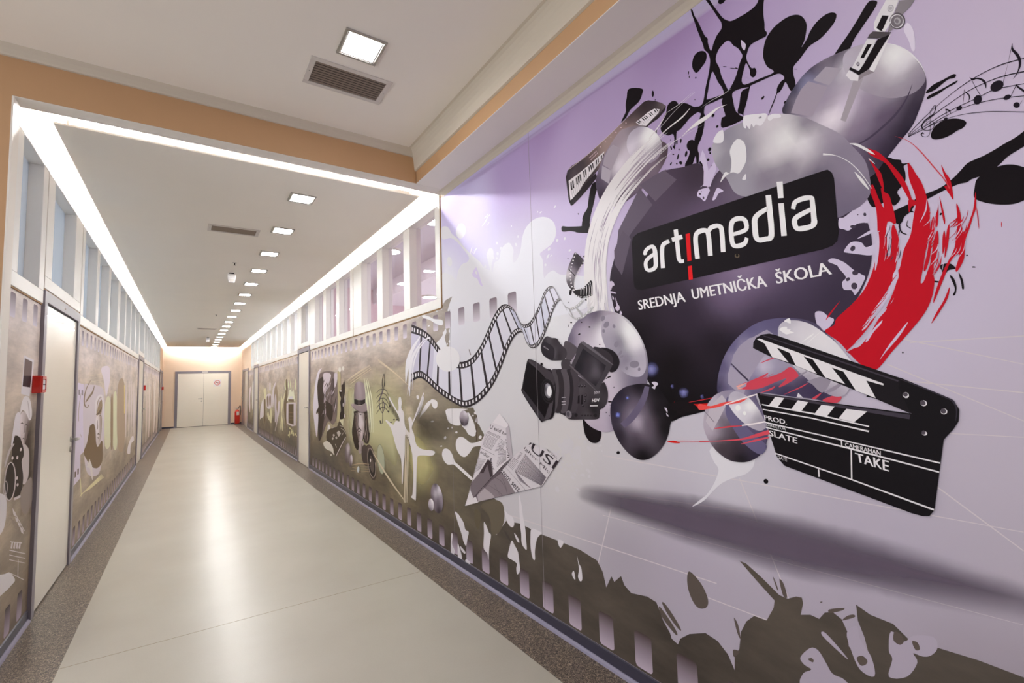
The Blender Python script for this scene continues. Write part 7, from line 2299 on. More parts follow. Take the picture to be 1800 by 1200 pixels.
'left_near': """
@photo_print
#766 724 766
P0 4046 1687 4269 1670 4265 1569 4207 1436 4019 1455 4040 1586
@photo_print/image
#175 119 113
P0 4065 1671 4233 1656 4231 1568 4053 1564
#43 25 29
P0 4053 1564 4231 1568 4212 1493 4045 1500
@stain
G1 35 2.5 1|3712 1162 3807 1277 3911 1393 4149 1444 4441 1405 4514 1009 4562 650 3746 820 3688 1037|3712 1162 91 64 49 0;3911 1393 91 64 49 0;4441 1405 91 64 49 0;4562 650 91 64 49 0;3746 820 91 64 49 0;3965 1228 91 64 49 80;4087 981 81 56 43 85;4312 1033 81 56 43 85;4338 1243 113 81 64 75
@boy_in_cap
#554 488 488
P1 4119 1152 4204 1128 4259 1089 4277 987 4264 923 4175 896 4062 969 4062 1063 4093 1107
@paper_sheet
#744 693 734
P1 3941 1336 4035 1330 4052 1186 3946 1216 3913 1171 3879 1166 3900 1248
@boy_in_cap/face
G1 9 2.5 0|4033 1326 4094 1346 4176 1324 4224 1284 4220 1226 4185 1171 4146 1145 4090 1153 4055 1198 4036 1262|4048 1301 766 693 713 100;4071 1236 744 664 683 100;4096 1170 607 520 520 100;4148 1280 442 372 360 100;4200 1236 132 94 81 100;4165 1181 167 119 102 100;4113 1314 607 537 537 100;4109 1210 703 626 644 100
@boy_in_cap/features
#64 40 32
S1 4046 1275 4074 1276 4101 1270|-3 2 1 6 5 2
S1 4143 1258 4168 1261 4197 1253|-6 2 1 6 6 1
S1 4113 1266 4123 1225 4110 1215|6 -1 12 -1 8 -2
S1 4097 1179 4118 1180 4147 1173|-5 2 2 6 5 2
@boy_in_cap
#787 734 755
P1 4026 1334 4030 1374 4057 1413 4103 1438 4192 1432 4248 1392 4284 1332 4272 1293 4224 1287 4183 1314 4125 1343 4066 1356
@boy_in_cap/features
#372 311 311
S1 4166 1410 4201 1360 4223 1301|6 1 15 0 9 -1
@box_camera
#34 22 16
P1 3937 1207 4039 1195 4123 1128 4143 1077 4104 1042 4156 939 4110 851 3992 841 3945 926 3939 1047 3900 1127
@boy_in_cap/sleeve
#571 504 504
S1 3923 1171 3841 1144 3790 1090 3772 1055|22 -6 37 -9 32 -7 24 -5
@box_camera/gleam
#664 589 589
E0 3917 1088 18 -3 -4 -9
E0 4011 1080 19 -3 -4 -10
E0 4076 1120 19 -2 -5 -10
E0 3916 989 18 -4 -4 -9
E0 3904 962 18 -4 -4 -9
E0 3919 898 18 -4 -4 -9
E0 3903 876 18 -4 -4 -9
E0 4024 959 19 -4 -4 -9
E0 4044 917 19 -4 -5 -9
@camera_wheel
#29 19 15
P1 4000 941 3992 900 3967 868 3932 851 3891 851 3852 867 3819 897 3797 936 3790 978 3797 1017 3819 1049 3852 1068 3892 1070 3933 1056 3968 1027 3992 986
@camera_wheel/rim
#626 554 554
S1 3984 944 3979 912 3964 885 3942 866 3915 858 3891 858 3868 867 3843 886 3822 912 3808 943 3804 975 3808 1006 3822 1032 3843 1052 3869 1062 3892 1063 3916 1055 3942 1037 3965 1010 3980 978 3984 944|22 -4 21 -4 21 -5 19 -6 15 -7 0 -6 -15 -1 -18 1 -19 3 -18 3 -19 4 -18 4 -19 4 -18 5 -15 6 0 6 15 2 20 0 21 -2 21 -3 22 -3
#520 457 457
S1 3841 931 3838 916 3828 905 3816 901 3809 902 3797 911 3787 925 3784 942 3788 957 3797 968 3809 972 3816 971 3828 962 3838 948 3841 931|15 -3 14 -4 14 -4 9 -5 -9 -2 -13 1 -13 2 -14 2 -14 3 -13 4 -9 5 9 2 14 -1 14 -2 15 -2
@boy_in_cap/trouser
#311 256 227
P1 4110 851 4232 903 4353 909 4391 767 4296 705 4175 730
@paper_sheet
#664 607 626
P0 3982 851 4116 846 4119 830 3995 835
@pale_splash
#766 724 744
P1 3617 919 3814 895 3855 797 3804 706 3649 719
P1 3686 492 3887 454 3976 433 4088 358 4012 349 3904 352 3705 378
@slate_board
#703 644 664
P0 3969 787 4028 761 4043 731 3988 756
P0 4023 735 4084 711 4098 684 4047 705
P0 4077 696 4139 671 4153 643 4102 662
P0 4132 655 4202 625 4223 588 4169 612
S0 3962 794 4235 602|12 -1 14 -1
S0 3954 608 4201 537|1 5 1 6
P0 3982 603 4010 596 3999 559 3966 572
P0 4034 590 4063 582 4051 545 4017 558
P0 4088 576 4118 568 4105 530 4070 544
P0 4143 562 4174 554 4161 515 4124 529
S0 3943 565 4287 450|3 4 3 4
S0 3948 538 4292 420|2 3 3 4
S0 3953 510 4298 390|2 3 2 3
S0 3964 435 4281 294|5 2 7 2
S0 4124 463 4136 363|15 -4 15 -5
@scribble
#311 246 208
S1 3886 725 3942 744 4022 674|-4 2 6 2 5 -1
S1 3922 710 3981 725 4048 660|-4 2 6 2 4 -1
S1 3960 695 4020 705 4074 645|-4 1 8 2 4 0
S1 3998 679 4060 686 4100 631|-4 2 9 1 5 -1
S1 4037 663 4101 665 4126 616|-3 2 10 1 5 -1
""",
'left_mid': """
@film_print
#703 626 766
P0 5641 1547 6056 1530 6223 880 5745 848
@film_print/perforation
#311 266 299
P0 5680 1482 5750 1480 5760 1431 5690 1436
P0 5812 1479 5886 1476 5896 1427 5822 1432
P0 5966 1475 6043 1473 6054 1422 5976 1428
@pale_splash
#766 683 766
P1 7109 1701 7316 1752 7757 1758 7876 1630 7814 1534 7600 1394 7488 1463 7317 1597
@scratched_frame
#766 703 520
S1 6090 1602 7157 1658|-2 2 -3 2
S1 6251 1578 7094 1624|-3 1 -3 2
S1 6155 1539 7245 1594|-2 2 -4 2
S1 6473 1562 7403 1552|1 2 1 2
@woman_portrait
#664 589 644
P1 6070 1478 6374 1529 7180 1506 7427 1387 7539 1021 7468 728 7228 526 6465 635 6188 940
@woman_portrait/hair
#183 122 68
P1 6473 1091 6567 1114 6742 1114 6876 1037 6941 909 7080 840 7350 887 7446 819 7450 641 7137 602 6683 675 6358 793 6202 878 6378 959
#311 227 145
P1 6910 1186 7005 1308 7196 1361 7301 1330 7267 1228 7169 1160 7082 1136
@woman_portrait/face
G1 14 2.5 0|6864 1161 6996 1196 7238 1189 7319 1094 7308 978 7217 884 7097 846 6976 906 6876 1037|6912 1104 787 734 755 100;7036 1026 766 703 724 100;7253 1127 372 299 256 100;7276 951 442 360 311 100;7070 883 607 537 537 100
@woman_portrait/lines
#113 72 46
S1 6866 1204 7107 1209 7274 1270|-25 8 -88 14 -36 4
S1 6964 1142 6993 1057 6950 1038|18 -1 36 -3 25 -3
S1 7019 981 7072 979 7169 964|-17 5 19 14 19 1
S1 7021 946 7121 927|32 4 22 3
S1 7103 1177 7214 1184|-27 7 -28 7
@woman_portrait/hair_arch
#766 713 744
S1 6863 1202 6903 1323 7047 1389 7141 1403 7268 1344 7347 1181 7334 1035|-51 3 -120 6 -125 14 86 15 139 -1 102 -5 40 -3
@woman_portrait/lines
#311 236 175
S1 6912 1214 6952 1323 7079 1378 7231 1385|-17 1 -44 2 -38 5 -6 3
@curled_ribbon
#256 183 119
S1 6436 1577 6223 1504 6108 1430 6094 1357 6177 1310 6345 1300 6382 1327|20 -2 40 -3 54 -2 60 -1 49 5 -30 8 -28 2
S1 6664 1521 6540 1455 6324 1405 6175 1357|32 -1 87 -7 86 -12 35 -5
#428 347 288
S1 5927 1443 5862 1328 5862 1212 5937 1092 6055 1028|18 -1 24 -1 25 -1 25 -2 18 0
@pale_band
#703 683 504
P1 7504 1305 7948 1353 8138 798 7631 798
#703 703 504
P1 8266 1373 8617 1381 8856 706 8388 737
#311 217 138
P1 8023 1340 8222 1361 8368 739 8157 759
#413 311 227
P1 8687 1513 9506 1561 9789 604 8920 673
#703 607 607
S1 9762 1605 9732 1248 9906 713|56 0 224 -6 85 -7
S1 10245 1603 10207 1236 10397 673|62 0 249 -7 94 -8
S1 10605 1624 10569 1227 10770 642|67 0 267 -8 103 -8
S1 10987 1613 10941 1217 11156 611|71 1 288 -8 110 -10
S1 11296 1509 11210 1210 11435 588|76 0 304 -8 117 -10
#766 607 208
S0 9471 1546 9601 1104|78 0 81 -3
@pale_splash
#744 683 664
P1 6540 769 6603 743 6737 667 6799 530 6734 549 6592 667 6503 688 6362 716 6442 715
@scratched_frame
#744 683 428
S1 6071 474 6625 476 7450 484|-7 3 -39 13 -17 5
S1 6085 477 6625 472 7482 474|-7 3 -38 13 -17 5
S1 6098 480 6626 468 7514 463|-7 2 -38 13 -17 5
S1 6112 483 6626 464 7546 453|-7 2 -36 13 -16 5
S1 6125 485 6626 460 7579 443|-6 3 -35 13 -16 5
S1 6138 488 6627 456 7612 432|-5 3 -34 13 -16 5
S1 6152 491 6627 452 7646 422|-5 3 -33 13 -16 5
#703 664 413
S1 6063 651 6097 557 6157 459|29 -5 50 -7 20 -3
@film_print
#703 626 744
P0 5608 1205 5962 1186 6078 649 5609 615
@film_print/perforation
#175 125 96
P0 5652 737 5718 734 5720 686 5659 684
P0 5787 746 5857 743 5859 694 5794 692
P0 5912 754 5986 751 5987 701 5920 699
@pale_splash
#766 703 724
P1 10260 435 10517 583 11162 644 11415 537 10859 519 10744 366
""",
'left_far': """
@pale_band
#664 554 520
S1 13895 1796 14171 1024 14363 236|117 3 565 -19 187 -17
#744 644 607
S1 14867 1725 15134 1003 15303 270|135 3 650 -21 214 -18
#488 372 299
S1 15858 1943 16233 1006 16498 43|155 5 754 -24 251 -23
#744 664 626
S1 17004 1708 17300 973 17465 228|178 2 864 -26 283 -21
#607 504 442
S1 18160 1781 18509 966 18708 136|204 4 997 -29 326 -25
""",
}
# ------------------------------------------------------------------ printed wall panels
def print_material(name, alpha):
    m = bpy.data.materials.new(name); m.use_nodes = True
    nt = m.node_tree; b = nt.nodes['Principled BSDF']; out = nt.nodes['Material Output']
    a = nt.nodes.new('ShaderNodeAttribute'); a.attribute_name = 'ink'
    nt.links.new(a.outputs['Color'], b.inputs['Base Color'])
    b.inputs['Roughness'].default_value = 0.5; b.inputs['Specular IOR Level'].default_value = 0.06
    if alpha:
        tr = nt.nodes.new('ShaderNodeBsdfTransparent'); mx = nt.nodes.new('ShaderNodeMixShader')
        nt.links.new(a.outputs['Alpha'], mx.inputs[0]); nt.links.new(tr.outputs[0], mx.inputs[1])
        nt.links.new(b.outputs[0], mx.inputs[2]); nt.links.new(mx.outputs[0], out.inputs[0])
    return m
INK = print_material('printed ink', False)
INKA = print_material('printed glaze', True)
def film_material(name, stops, dark):
    """old film base: horizontal scratches and cloudy stains over a vertical print gradient"""
    m = bpy.data.materials.new(name); m.use_nodes = True
    nt = m.node_tree; b = nt.nodes['Principled BSDF']; L = nt.links
    tc = nt.nodes.new('ShaderNodeTexCoord'); sx = nt.nodes.new('ShaderNodeSeparateXYZ'); L.new(tc.outputs['Object'], sx.inputs[0])
    mr = nt.nodes.new('ShaderNodeMapRange'); mr.inputs[2].default_value = 2.1; L.new(sx.outputs['Z'], mr.inputs[0])
    cl = nt.nodes.new('ShaderNodeTexNoise'); cl.inputs['Scale'].default_value = 1.3; cl.inputs['Detail'].default_value = 5
    mp = nt.nodes.new('ShaderNodeMapping'); mp.inputs['Scale'].default_value = (1, 0.8, 1.8); L.new(tc.outputs['Object'], mp.inputs[0]); L.new(mp.outputs[0], cl.inputs['Vector'])
    ad = nt.nodes.new('ShaderNodeMath'); ad.operation = 'MULTIPLY_ADD'; ad.inputs[1].default_value = 0.7; L.new(cl.outputs['Fac'], ad.inputs[0])
    sb = nt.nodes.new('ShaderNodeMath'); sb.operation = 'SUBTRACT'; sb.inputs[1].default_value = 0.35; L.new(mr.outputs[0], sb.inputs[0]); L.new(sb.outputs[0], ad.inputs[2])
    rp = nt.nodes.new('ShaderNodeValToRGB'); L.new(ad.outputs[0], rp.inputs[0])
    e = rp.color_ramp.elements
    def c4(c): return (*[min(0.85, v * 1.28) for v in rgb(*c)], 1)
    e[0].position = stops[0][0]; e[0].color = c4(stops[0][1]); e[1].position = stops[-1][0]; e[1].color = c4(stops[-1][1])
    for p, c in stops[1:-1]: k = e.new(p); k.color = c4(c)
    st = nt.nodes.new('ShaderNodeTexNoise'); st.inputs['Scale'].default_value = 3.0; st.inputs['Detail'].default_value = 8; st.inputs['Roughness'].default_value = 0.7
    m2 = nt.nodes.new('ShaderNodeMapping'); m2.inputs['Scale'].default_value = (1, 1.2, 9); m2.inputs['Rotation'].default_value = (0.25, 0, 0)
    L.new(tc.outputs['Object'], m2.inputs[0]); L.new(m2.outputs[0], st.inputs['Vector'])
    r2 = nt.nodes.new('ShaderNodeValToRGB'); L.new(st.outputs['Fac'], r2.inputs[0])
    r2.color_ramp.elements[0].position = 0.3; r2.color_ramp.elements[0].color = (0.66, 0.65, 0.64, 1)
    r2.color_ramp.elements[1].position = 0.72; r2.color_ramp.elements[1].color = (1.22, 1.2, 1.17, 1)
    mu = nt.nodes.new('ShaderNodeMix'); mu.data_type = 'RGBA'; mu.blend_type = 'MULTIPLY'; mu.inputs['Factor'].default_value = 0.55
    L.new(rp.outputs[0], mu.inputs['A']); L.new(r2.outputs[0], mu.inputs['B'])
    vn = nt.nodes.new('ShaderNodeTexNoise'); vn.inputs['Scale'].default_value = 2.2; vn.inputs['Detail'].default_value = 7; vn.inputs['Roughness'].default_value = 0.62
    m3 = nt.nodes.new('ShaderNodeMapping'); m3.inputs['Rotation'].default_value = (0.35, 0, 0); m3.inputs['Scale'].default_value = (1, 0.7, 2.0); L.new(tc.outputs['Object'], m3.inputs[0]); L.new(m3.outputs[0], vn.inputs['Vector'])
    r3 = nt.nodes.new('ShaderNodeValToRGB'); L.new(vn.outputs['Fac'], r3.inputs[0])
    r3.color_ramp.elements[0].position = 0.34; r3.color_ramp.elements[0].color = (0.62, 0.60, 0.60, 1)
    r3.color_ramp.elements[1].position = 0.66; r3.color_ramp.elements[1].color = (1.18, 1.16, 1.12, 1)
    m4 = nt.nodes.new('ShaderNodeMix'); m4.data_type = 'RGBA'; m4.blend_type = 'MULTIPLY'; m4.inputs['Factor'].default_value = 0.75
    L.new(mu.outputs['Result'], m4.inputs['A']); L.new(r3.outputs[0], m4.inputs['B'])
    last = m4.outputs['Result']
    if dark:
        my = nt.nodes.new('ShaderNodeMapRange'); my.interpolation_type = 'SMOOTHSTEP'
        my.inputs[1].default_value = 2.4; my.inputs[2].default_value = 4.9; L.new(sx.outputs['Y'], my.inputs[0])
        dk = nt.nodes.new('ShaderNodeMix'); dk.data_type = 'RGBA'; dk.blend_type = 'MULTIPLY'; dk.inputs['Factor'].default_value = 1
        L.new(r3.outputs[0], dk.inputs['A']); dk.inputs['B'].default_value = c4(dark)
        fin = nt.nodes.new('ShaderNodeMix'); fin.data_type = 'RGBA'
        L.new(my.outputs[0], fin.inputs['Factor']); L.new(dk.outputs['Result'], fin.inputs['A']); L.new(last, fin.inputs['B'])
        last = fin.outputs['Result']
    L.new(last, b.inputs['Base Color'])
    b.inputs['Roughness'].default_value = 0.45; b.inputs['Specular IOR Level'].default_value = 0.2
    return m
FILMR = film_material('old film print', [(0.0, (64, 55, 46)), (0.2, (98, 87, 68)), (0.42, (152, 143, 118)), (0.62, (174, 164, 144)), (0.78, (160, 147, 138)), (0.95, (190, 180, 174))], (74, 67, 61))
FILML = film_material('faded film print', [(0.0, (118, 104, 90)), (0.25, (146, 132, 116)), (0.5, (176, 164, 150)), (0.75, (188, 176, 168)), (0.95, (198, 188, 188))], None)  # same film ground, gloss reflection on the left wall painted in as paler colour

def cat_closed(p, k=4):
    n = len(p); out = []
    for i in range(n):
        a, b, c, d = p[i - 1], p[i], p[(i + 1) % n], p[(i + 2) % n]
        for j in range(k):
            u = j / k
            out.append(tuple(0.5 * (2 * b[q] + (c[q] - a[q]) * u + (2 * a[q] - 5 * b[q] + 4 * c[q] - d[q]) * u * u + (3 * b[q] - a[q] - 3 * c[q] + d[q]) * u ** 3) for q in (0, 1)))
    return out
def cat_at(p, t):
    n = len(p) - 1; i = min(int(t * n), n - 1); u = t * n - i
    a, b, c, d = p[max(i - 1, 0)], p[i], p[i + 1], p[min(i + 2, n)]
    return tuple(0.5 * (2 * b[q] + (c[q] - a[q]) * u + (2 * a[q] - 5 * b[q] + 4 * c[q] - d[q]) * u * u + (3 * b[q] - a[q] - 3 * c[q] + d[q]) * u ** 3) for q in (0, 1))
def pairs(r): return [(r[i] / 1000.0, r[i + 1] / 1000.0) for i in range(0, len(r), 2)]
def inside_tris(pts, extra=()):
    v = [Vector(p) for p in pts] + [Vector(p) for p in extra]
    r = delaunay_2d_cdt(v, [], [list(range(len(pts)))], 1, 1e-6)
    return [tuple(q) for q in r[0]], [tuple(f) for f in r[2]]
def in_poly(p, poly):
    c = False; j = len(poly) - 1
    for i in range(len(poly)):
        a, b = poly[i], poly[j]
        if (a[1] > p[1]) != (b[1] > p[1]) and p[0] < (b[0] - a[0]) * (p[1] - a[1]) / (b[1] - a[1]) + a[0]: c = not c
        j = i
    return c

SEPARATE = {'ink_splash', 'pale_splash', 'rim_fleck', 'grunge_drop', 'floor_line', 'chrome_ball', 'pale_figures', 'pale_band', 'perforation', 'pale_glint', 'panel_seam', 'paint_tube', 'scratched_frame', 'slate_board', 'school_name'}

class Panel:
    """one printed board: every motif of the print is a part, pieces of a motif are sub-parts"""
    def __init__(s, root, side):
        s.root = root; s.x = XR if side > 0 else XL; s.side = side; s.k = 0; s.parts = {}; s.order = []; s.step = 2.5e-6 if key == 'right_near' else 8e-6
    def add(s, part, verts, faces, colr, alpha=False, per_vert=None):
        if part in SEPARATE:        # each splash of its own is a part; specks below 12 cm stay together
            ys = [p[0] for p in verts]; zs = [p[1] for p in verts]
            if max(max(ys) - min(ys), max(zs) - min(zs)) > 0.12 or part == 'perforation':
                s.n = getattr(s, 'n', 0) + 1; part = part + '#%d' % s.n
            else: part = part + '_specks'
        if part not in s.parts: s.parts[part] = dict(v=[], f=[], c=[], m=[]); s.order.append(part)
        d = s.parts[part]; n = len(d['v']); s.k += 1
        x = s.x - s.side * (0.0012 + s.k * s.step)
        d['v'] += [(x, p[0], p[1]) for p in verts]
        d['f'] += [tuple(n + i for i in f) for f in faces]
        d['m'] += [1 if alpha else 0] * len(faces)
        d['c'] += per_vert if per_vert else [tuple(colr)] * len(verts)
    def ink(s, c): return (c[0] / 1000, c[1] / 1000, c[2] / 1000, c[3] / 100 if len(c) > 3 else 1.0)
    def poly(s, part, c, rings, smooth):
        rr = [pairs(r) for r in rings]
        if smooth: rr = [cat_closed(r) for r in rr]
        c = s.ink(c)
        if len(rr) == 1:
            v, f = inside_tris(rr[0])
        else:
            v = [p for r in rr for p in r]
            f = [tuple(t) for t in tessellate_polygon([[Vector((p[0], p[1], 0)) for p in r] for r in rr])]
        s.add(part, v, f, c, c[3] < 1)
    def ribbon(s, part, c, a, b, smooth):
        a, b = pairs(a), pairs(b)
        if smooth and len(a) > 2:
            m = (len(a) - 1) * 4
            a, b = [cat_at(a, i / m) for i in range(m + 1)], [cat_at(b, i / m) for i in range(m + 1)]
        n = len(a); c = s.ink(c)
        s.add(part, a + b, [(i, i + 1, n + i + 1, n + i) for i in range(n - 1)], c, c[3] < 1)
        if part.endswith('lettering') and n > 6:      # round the bends of drawn letters
            for i in range(2, n - 2):
                m_ = ((a[i][0] + b[i][0]) / 2, (a[i][1] + b[i][1]) / 2); r = math.hypot(a[i][0] - b[i][0], a[i][1] - b[i][1]) / 2
                s.add(part, [(m_[0] + r * math.cos(q * 0.5236), m_[1] + r * math.sin(q * 0.5236)) for q in range(12)], [tuple(range(12))], c)
    def ellipse(s, part, c, q):
        cy_, cz, uy, uz, vy, vz = [t / 1000 for t in q]
        n = 20 if abs(uy) + abs(vz) > 0.02 else 10
        v = [(cy_ + uy * math.cos(6.28318 * i / n) + vy * math.sin(6.28318 * i / n), cz + uz * math.cos(6.28318 * i / n) + vz * math.sin(6.28318 * i / n)) for i in range(n)]
        s.add(part, v, [tuple(range(n))], s.ink(c))
    def gradient(s, part, ctrl, smooth, rng, res, pw, alpha):
        r = pairs(rng)
        if smooth: r = cat_closed(r, 5)
        st = res / 1000.0; y0, y1 = min(p[0] for p in r), max(p[0] for p in r); z0, z1 = min(p[1] for p in r), max(p[1] for p in r)
        ex = []
        for i in range(1, int((y1 - y0) / st) + 1):
            for j in range(1, int((z1 - z0) / st) + 1):
                p = (y0 + i * st + (st / 2 if j % 2 else 0), z0 + j * st)
                if in_poly(p, r): ex.append(p)
        v, f = inside_tris(r, ex)
        C_ = [(c[0] / 1000, c[1] / 1000, s.ink(c[2:])) for c in ctrl]; cols = []
        nn = [min((a[0] - b[0]) ** 2 + (a[1] - b[1]) ** 2 for b in C_ if b is not a) for a in C_]
        soft = 0.30 * sum(nn) / len(nn)
        nr = len(r); am = max(c[2][3] for c in C_)
        if alpha:
            ed = [min(math.hypot(p[0] - q[0], p[1] - q[1]) for q in r) if i >= nr else 0.0 for i, p in enumerate(v)]
            dm = max(ed) * 0.9 or 1.0
        for p in v:
            W = 0; acc = [0, 0, 0, 0]
            for y, z, q in C_:
                pw_ = pw + 0.9; wt = 1 / (((p[0] - y) ** 2 + (p[1] - z) ** 2 + soft) ** (pw_ / 2) + 1e-9); W += wt
                for t in range(4): acc[t] += wt * q[t]
            cols.append(tuple(t / W for t in acc))
        if alpha:
            for i in range(len(v)):
                t = min(1.0, ed[i] / dm); cols[i] = cols[i][:3] + (am * t * t * (3 - 2 * t),)
        if part != 'background_print': cols = [tuple(min(0.86, 1.08 * q ** 1.18) for q in c[:3]) + (c[3],) for c in cols]      # printing curve of the shaded motifs
        s.add(part, v, f, None, bool(alpha), cols)
    def text(s, part, c, body, quad, bold):
        cu = bpy.data.curves.new('lettering', 'FONT'); cu.body = body; cu.resolution_u = 3
        o = bpy.data.objects.new('lettering', cu); COL.objects.link(o)
        bpy.context.view_layer.update()
        me = o.evaluated_get(bpy.context.evaluated_depsgraph_get()).to_mesh()
        vs = [tuple(v.co) for v in me.vertices]; fs = [tuple(p.vertices) for p in me.polygons]
        x0, x1 = min(v[0] for v in vs), max(v[0] for v in vs); cap = 0.729
        y0, y1 = (0.0 if not any(ch in body for ch in 'gpqyQJ') or body.isupper() else min(v[1] for v in vs)), (cap if body.isupper() else max(v[1] for v in vs))
        tl, tr, br, bl = pairs(quad); out = []
        for v in vs:
            u = (v[0] - x0) / (x1 - x0); t = (v[1] - y0) / (y1 - y0)
            out.append(tuple((tl[q] * (1 - u) + tr[q] * u) * t + (bl[q] * (1 - u) + br[q] * u) * (1 - t) for q in (0, 1)))
        COL.objects.unlink(o); bpy.data.objects.remove(o); bpy.data.curves.remove(cu)
        for d in ((0.0,) if not bold else (-1.0, 0.0, 1.0)):      # a bolder cut by a slight spread along the line
            e = [(tr[q] - tl[q]) / max(1e-6, math.hypot(tr[0] - tl[0], tr[1] - tl[1])) * math.hypot(tl[0] - bl[0], tl[1] - bl[1]) * bold * 1.6 * d for q in (0, 1)]
            s.add(part, [(p[0] + e[0], p[1] + e[1]) for p in out], fs, s.ink(c))
    def holes(s, y0, y1, upper):
        """row of printed film perforations"""
        z0, z1 = ((0.088, 0.250) if not upper else (1.888, 2.028))
        pt = 0.2374 if not upper else 0.2384; st = 1.597 if not upper else 2.585
        k = math.ceil((y0 + 0.06 - st) / pt)
        top, bot = ((70, 58, 58), (174, 160, 176)) if not upper else ((110, 97, 106), (194, 187, 198))
        top, bot = [tuple(min(0.86, v * 1.28) for v in rgb(*q)) for q in (top, bot)]
        while st + k * pt < y1 - 0.06:
            yc = st + k * pt; v = []; cols = []; h = 0.0505; r = 0.018
            prof = [(0, r)] + [(r * (1 - math.cos(a)), r * (1 - math.sin(a))) for a in (0.4, 0.8, 1.2, 1.5708)]
            levels = [(r * (1 - math.sin(a)), h - r * (1 - math.cos(a))) for a in (1.5708, 1.2, 0.8, 0.4, 0)]
            zs = [(z0 + dz, hw) for dz, hw in levels] + [(z0 + (z1 - z0) * 0.5, h)] + [(z1 - dz, hw) for dz, hw in levels[::-1]]
            for z, hw in zs:
                t = ((z - z0) / (z1 - z0)) ** 0.9
                cc = tuple(bot[q] * (1 - t) + top[q] * t for q in range(3)) + (1.0,)
                v += [(yc - hw, z), (yc + hw, z)]; cols += [cc, cc]
            s.add('perforation', v, [(2 * i, 2 * i + 1, 2 * i + 3, 2 * i + 2) for i in range(len(zs) - 1)], None, False, cols)
            k += 1
    def film(s, part, T, B):
        """wavy strip of film between two edge curves"""
        T = [(p[0] / 1000, p[1] / 1000) for p in T]; B = [(p[0] / 1000, p[1] / 1000) for p in B]
        def at(t, f):
            a, b = cat_at(T, t), cat_at(B, t); return (a[0] * (1 - f) + b[0] * f, a[1] * (1 - f) + b[1] * f)
        def ink(c): return tuple(min(0.86, v * 1.28) for v in rgb(*c)) + (1.0,)
        def band(pt, c, f0, f1, t0, t1, n):
            a = [at(t0 + (t1 - t0) * i / n, f0) for i in range(n + 1)]; b = [at(t0 + (t1 - t0) * i / n, f1) for i in range(n + 1)]
            s.add(pt, a + b, [(i, i + 1, n + 2 + i, n + 1 + i) for i in range(n)], ink(c))
        band(part, (196, 194, 206), 0.02, 0.98, 0, 0.82, 60)
        for t0, t1, c in ((0, 0.10, (176, 172, 190)), (0.44, 0.50, (172, 172, 190)), (0.50, 0.58, (184, 184, 198)), (0.66, 0.72, (184, 184, 198))):
            band(part + '/shade', c, 0.15, 0.86, t0, t1, 8)
        def fade(t):
            k = max(0, (t - 0.64) / 0.36); return tuple(a + (176 - a) * k for a in (44, 37, 42))
        for i in range(40):
            for f0, f1 in ((0, 0.15), (0.85, 1)): band(part + '/edge_band', fade(i / 40), f0, f1, i / 40, (i + 1) / 40, 2)
        for i in range(1, 25): band(part + '/frame_line', fade(i / 25), 0.14, 0.86, i / 25 - 0.0034, i / 25 + 0.0034, 1)
        for i in range(96):
            t = (i + 0.5) / 96
            for f in (0.045, 0.885): band(part + '/perforation', (205, 203, 208), f, f + 0.07, t - 0.0023, t + 0.0023, 1)
    def brush(s, part, c, P_, sc):
        """dry brush arc: many tapering bristle strokes round a curve"""
        rnd = random.Random(5); P_ = [(p[0] / 1000, p[1] / 1000) for p in P_]; sc = sc / 1000.0
        def strand(o0, o1, t0, t1, wd, c_, n=9):
            a, b = [], []
            for i in range(n * 2):
                u = i / (n * 2 - 1); t = t0 + (t1 - t0) * u
                p = cat_at(P_, t); q0 = cat_at(P_, max(t - 0.01, 0)); q1 = cat_at(P_, min(t + 0.01, 1))
                d = Vector((q1[0] - q0[0], q1[1] - q0[1])).normalized(); nn = (d[1], -d[0])
                o = (o0 + (o1 - o0) * u) * sc; f = u * (len(wd) - 1); j = min(int(f), len(wd) - 2)
                h = (wd[j] * (1 - f + j) + wd[j + 1] * (f - j)) * sc / 2
                a.append((p[0] + nn[0] * (o + h), p[1] + nn[1] * (o + h))); b.append((p[0] + nn[0] * (o - h), p[1] + nn[1] * (o - h)))
            m = len(a); s.add(part, a + b, [(i, i + 1, m + i + 1, m + i) for i in range(m - 1)], c_)
        c = s.ink(c)
        strand(-12, -14, 0.10, 0.68, [6, 34, 40, 36, 18, 6], c); strand(16, 14, 0.08, 0.78, [5, 32, 42, 42, 30, 14, 4], c); strand(36, 42, 0.18, 0.92, [3, 22, 30, 30, 24, 14, 2], c)
        for i in range(64):
            o = rnd.uniform(-32, 52); t0 = rnd.uniform(0, 0.45)
            strand(o, o * rnd.uniform(0.7, 1.15) + rnd.uniform(-5, 5), t0, rnd.uniform(0.5, 1.0), [0.5, rnd.uniform(2, 6), rnd.uniform(2, 7), 0.5], c, 7)
        for i in range(22):
            o = rnd.uniform(-20, 40); t0 = rnd.uniform(0.15, 0.5)
            strand(o, o, t0, t0 + rnd.uniform(0.06, 0.2), [0.3, rnd.uniform(1.5, 3.5), 0.3], (0.30, 0.24, 0.33, 1), 4)
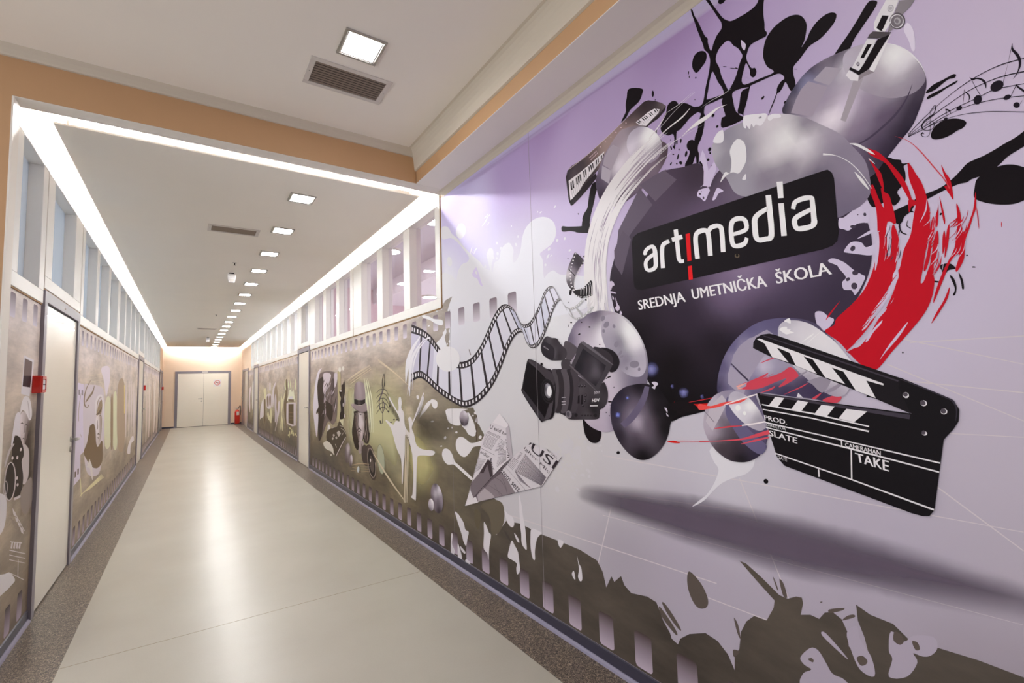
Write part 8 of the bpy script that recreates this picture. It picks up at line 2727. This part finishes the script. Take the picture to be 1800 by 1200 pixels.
    def run(s, text, ground):
        part = None; c = None
        num = lambda t: [int(q) for q in t.split()]
        for ln in text.split('\n'):
            if not ln: continue
            if ln[0] == '@': part = ln[1:]; continue
            if ln[0] == '#': c = num(ln[1:]); continue
            k, flag = ln[0], int(ln[1]); f = ln[2:].split('|')
            if k == 'P': s.poly(part, c, [num(r) for r in f], flag)
            elif k == 'S':
                a, d = num(f[0]), num(f[1]); s.ribbon(part, c, a, [p + q for p, q in zip(a, d)], flag)
            elif k == 'E': s.ellipse(part, c, num(f[0]))
            elif k == 'G':
                res, pw, al = f[0].split()
                s.gradient(part, [num(q) for q in f[2].split(';')], flag, num(f[1]), int(res), float(pw), int(al))
            elif k == 'T': s.text(part, c, f[2], num(f[0]), float(f[1]))
            elif k == 'F': s.film(part, *[[(r[q], r[q + 1]) for q in range(0, len(r), 2)] for r in (num(f[0]), num(f[1]))])
            elif k == 'R':
                r = num(f[0]); s.brush(part, c, [(r[q], r[q + 1]) for q in range(0, len(r), 2)], float(f[1]))
            elif k == 'B': s.board('film_ground', pairs(num(f[0])), ground)
    def board(s, name, ring, ground):
        v, f = inside_tris(ring); s.k += 1
        x = s.x - s.side * (0.0012 + s.k * s.step)
        b = MB(); b.v = [(x, p[0], p[1]) for p in v]; b.f = f
        b.build(name, ground, s.root)
        ys = [p[0] for p in ring]
        s.holes(min(ys), max(ys), False)
        s.holes(max(min(ys), 2.4) if s.side > 0 else min(ys), max(ys), True)
    def finish(s):
        made = {}
        for part in s.order:
            d = s.parts[part]; nm = part.split('/')[-1].split('#')[0]; par = s.root
            if '/' in part:
                pn = part.split('/')[0]
                par = made.get(pn, s.root)
            me = bpy.data.meshes.new(nm); me.from_pydata(d['v'], [], d['f'])
            at = me.attributes.new('ink', 'FLOAT_COLOR', 'POINT')
            for i, c in enumerate(d['c']): at.data[i].color = c
            me.materials.append(INK); me.materials.append(INKA)
            for p, mi in zip(me.polygons, d['m']): p.material_index = mi
            o = bpy.data.objects.new(nm, me); COL.objects.link(o); o.parent = par
            if nm.endswith('_specks'): o['kind'] = 'stuff'
            if '/' not in part: made[part] = o

MURALS = [('right_near', 1, None, FILMR, 'huge printed mural on the right wall with black logo plate, clapperboard and ink splashes'),
          ('right_mid', 1, (10.08, 16.49), FILMR, 'sepia film mural on the right wall between the first and second doors'),
          ('right_far', 1, (17.71, 19.59), FILMR, 'narrow sepia film mural on the right wall beyond the second door'),
          ('left_near', -1, (YB1 + 0.02, 4.385), FILML, 'narrow faded left wall mural before the nearest door, showing a boy in a cap'),
          ('left_mid', -1, (5.65, 11.795), FILML, 'faded film mural on the left wall between the first and second doors'),
          ('left_far', -1, (13.06, 19.89), FILML, 'faded film mural on the left wall beyond the second door')]
for key, side, span, ground, label in MURALS:
    e = empty('wall_mural', (0, 0, 0)); tag(e, label, 'mural', 'printed wall murals')
    P = Panel(e, side)
    if span: P.board('film_ground', [(span[0], 0.077), (span[1], 0.077), (span[1], 2.056), (span[0], 2.056)], ground)
    P.run(ART[key], ground)
    P.finish()
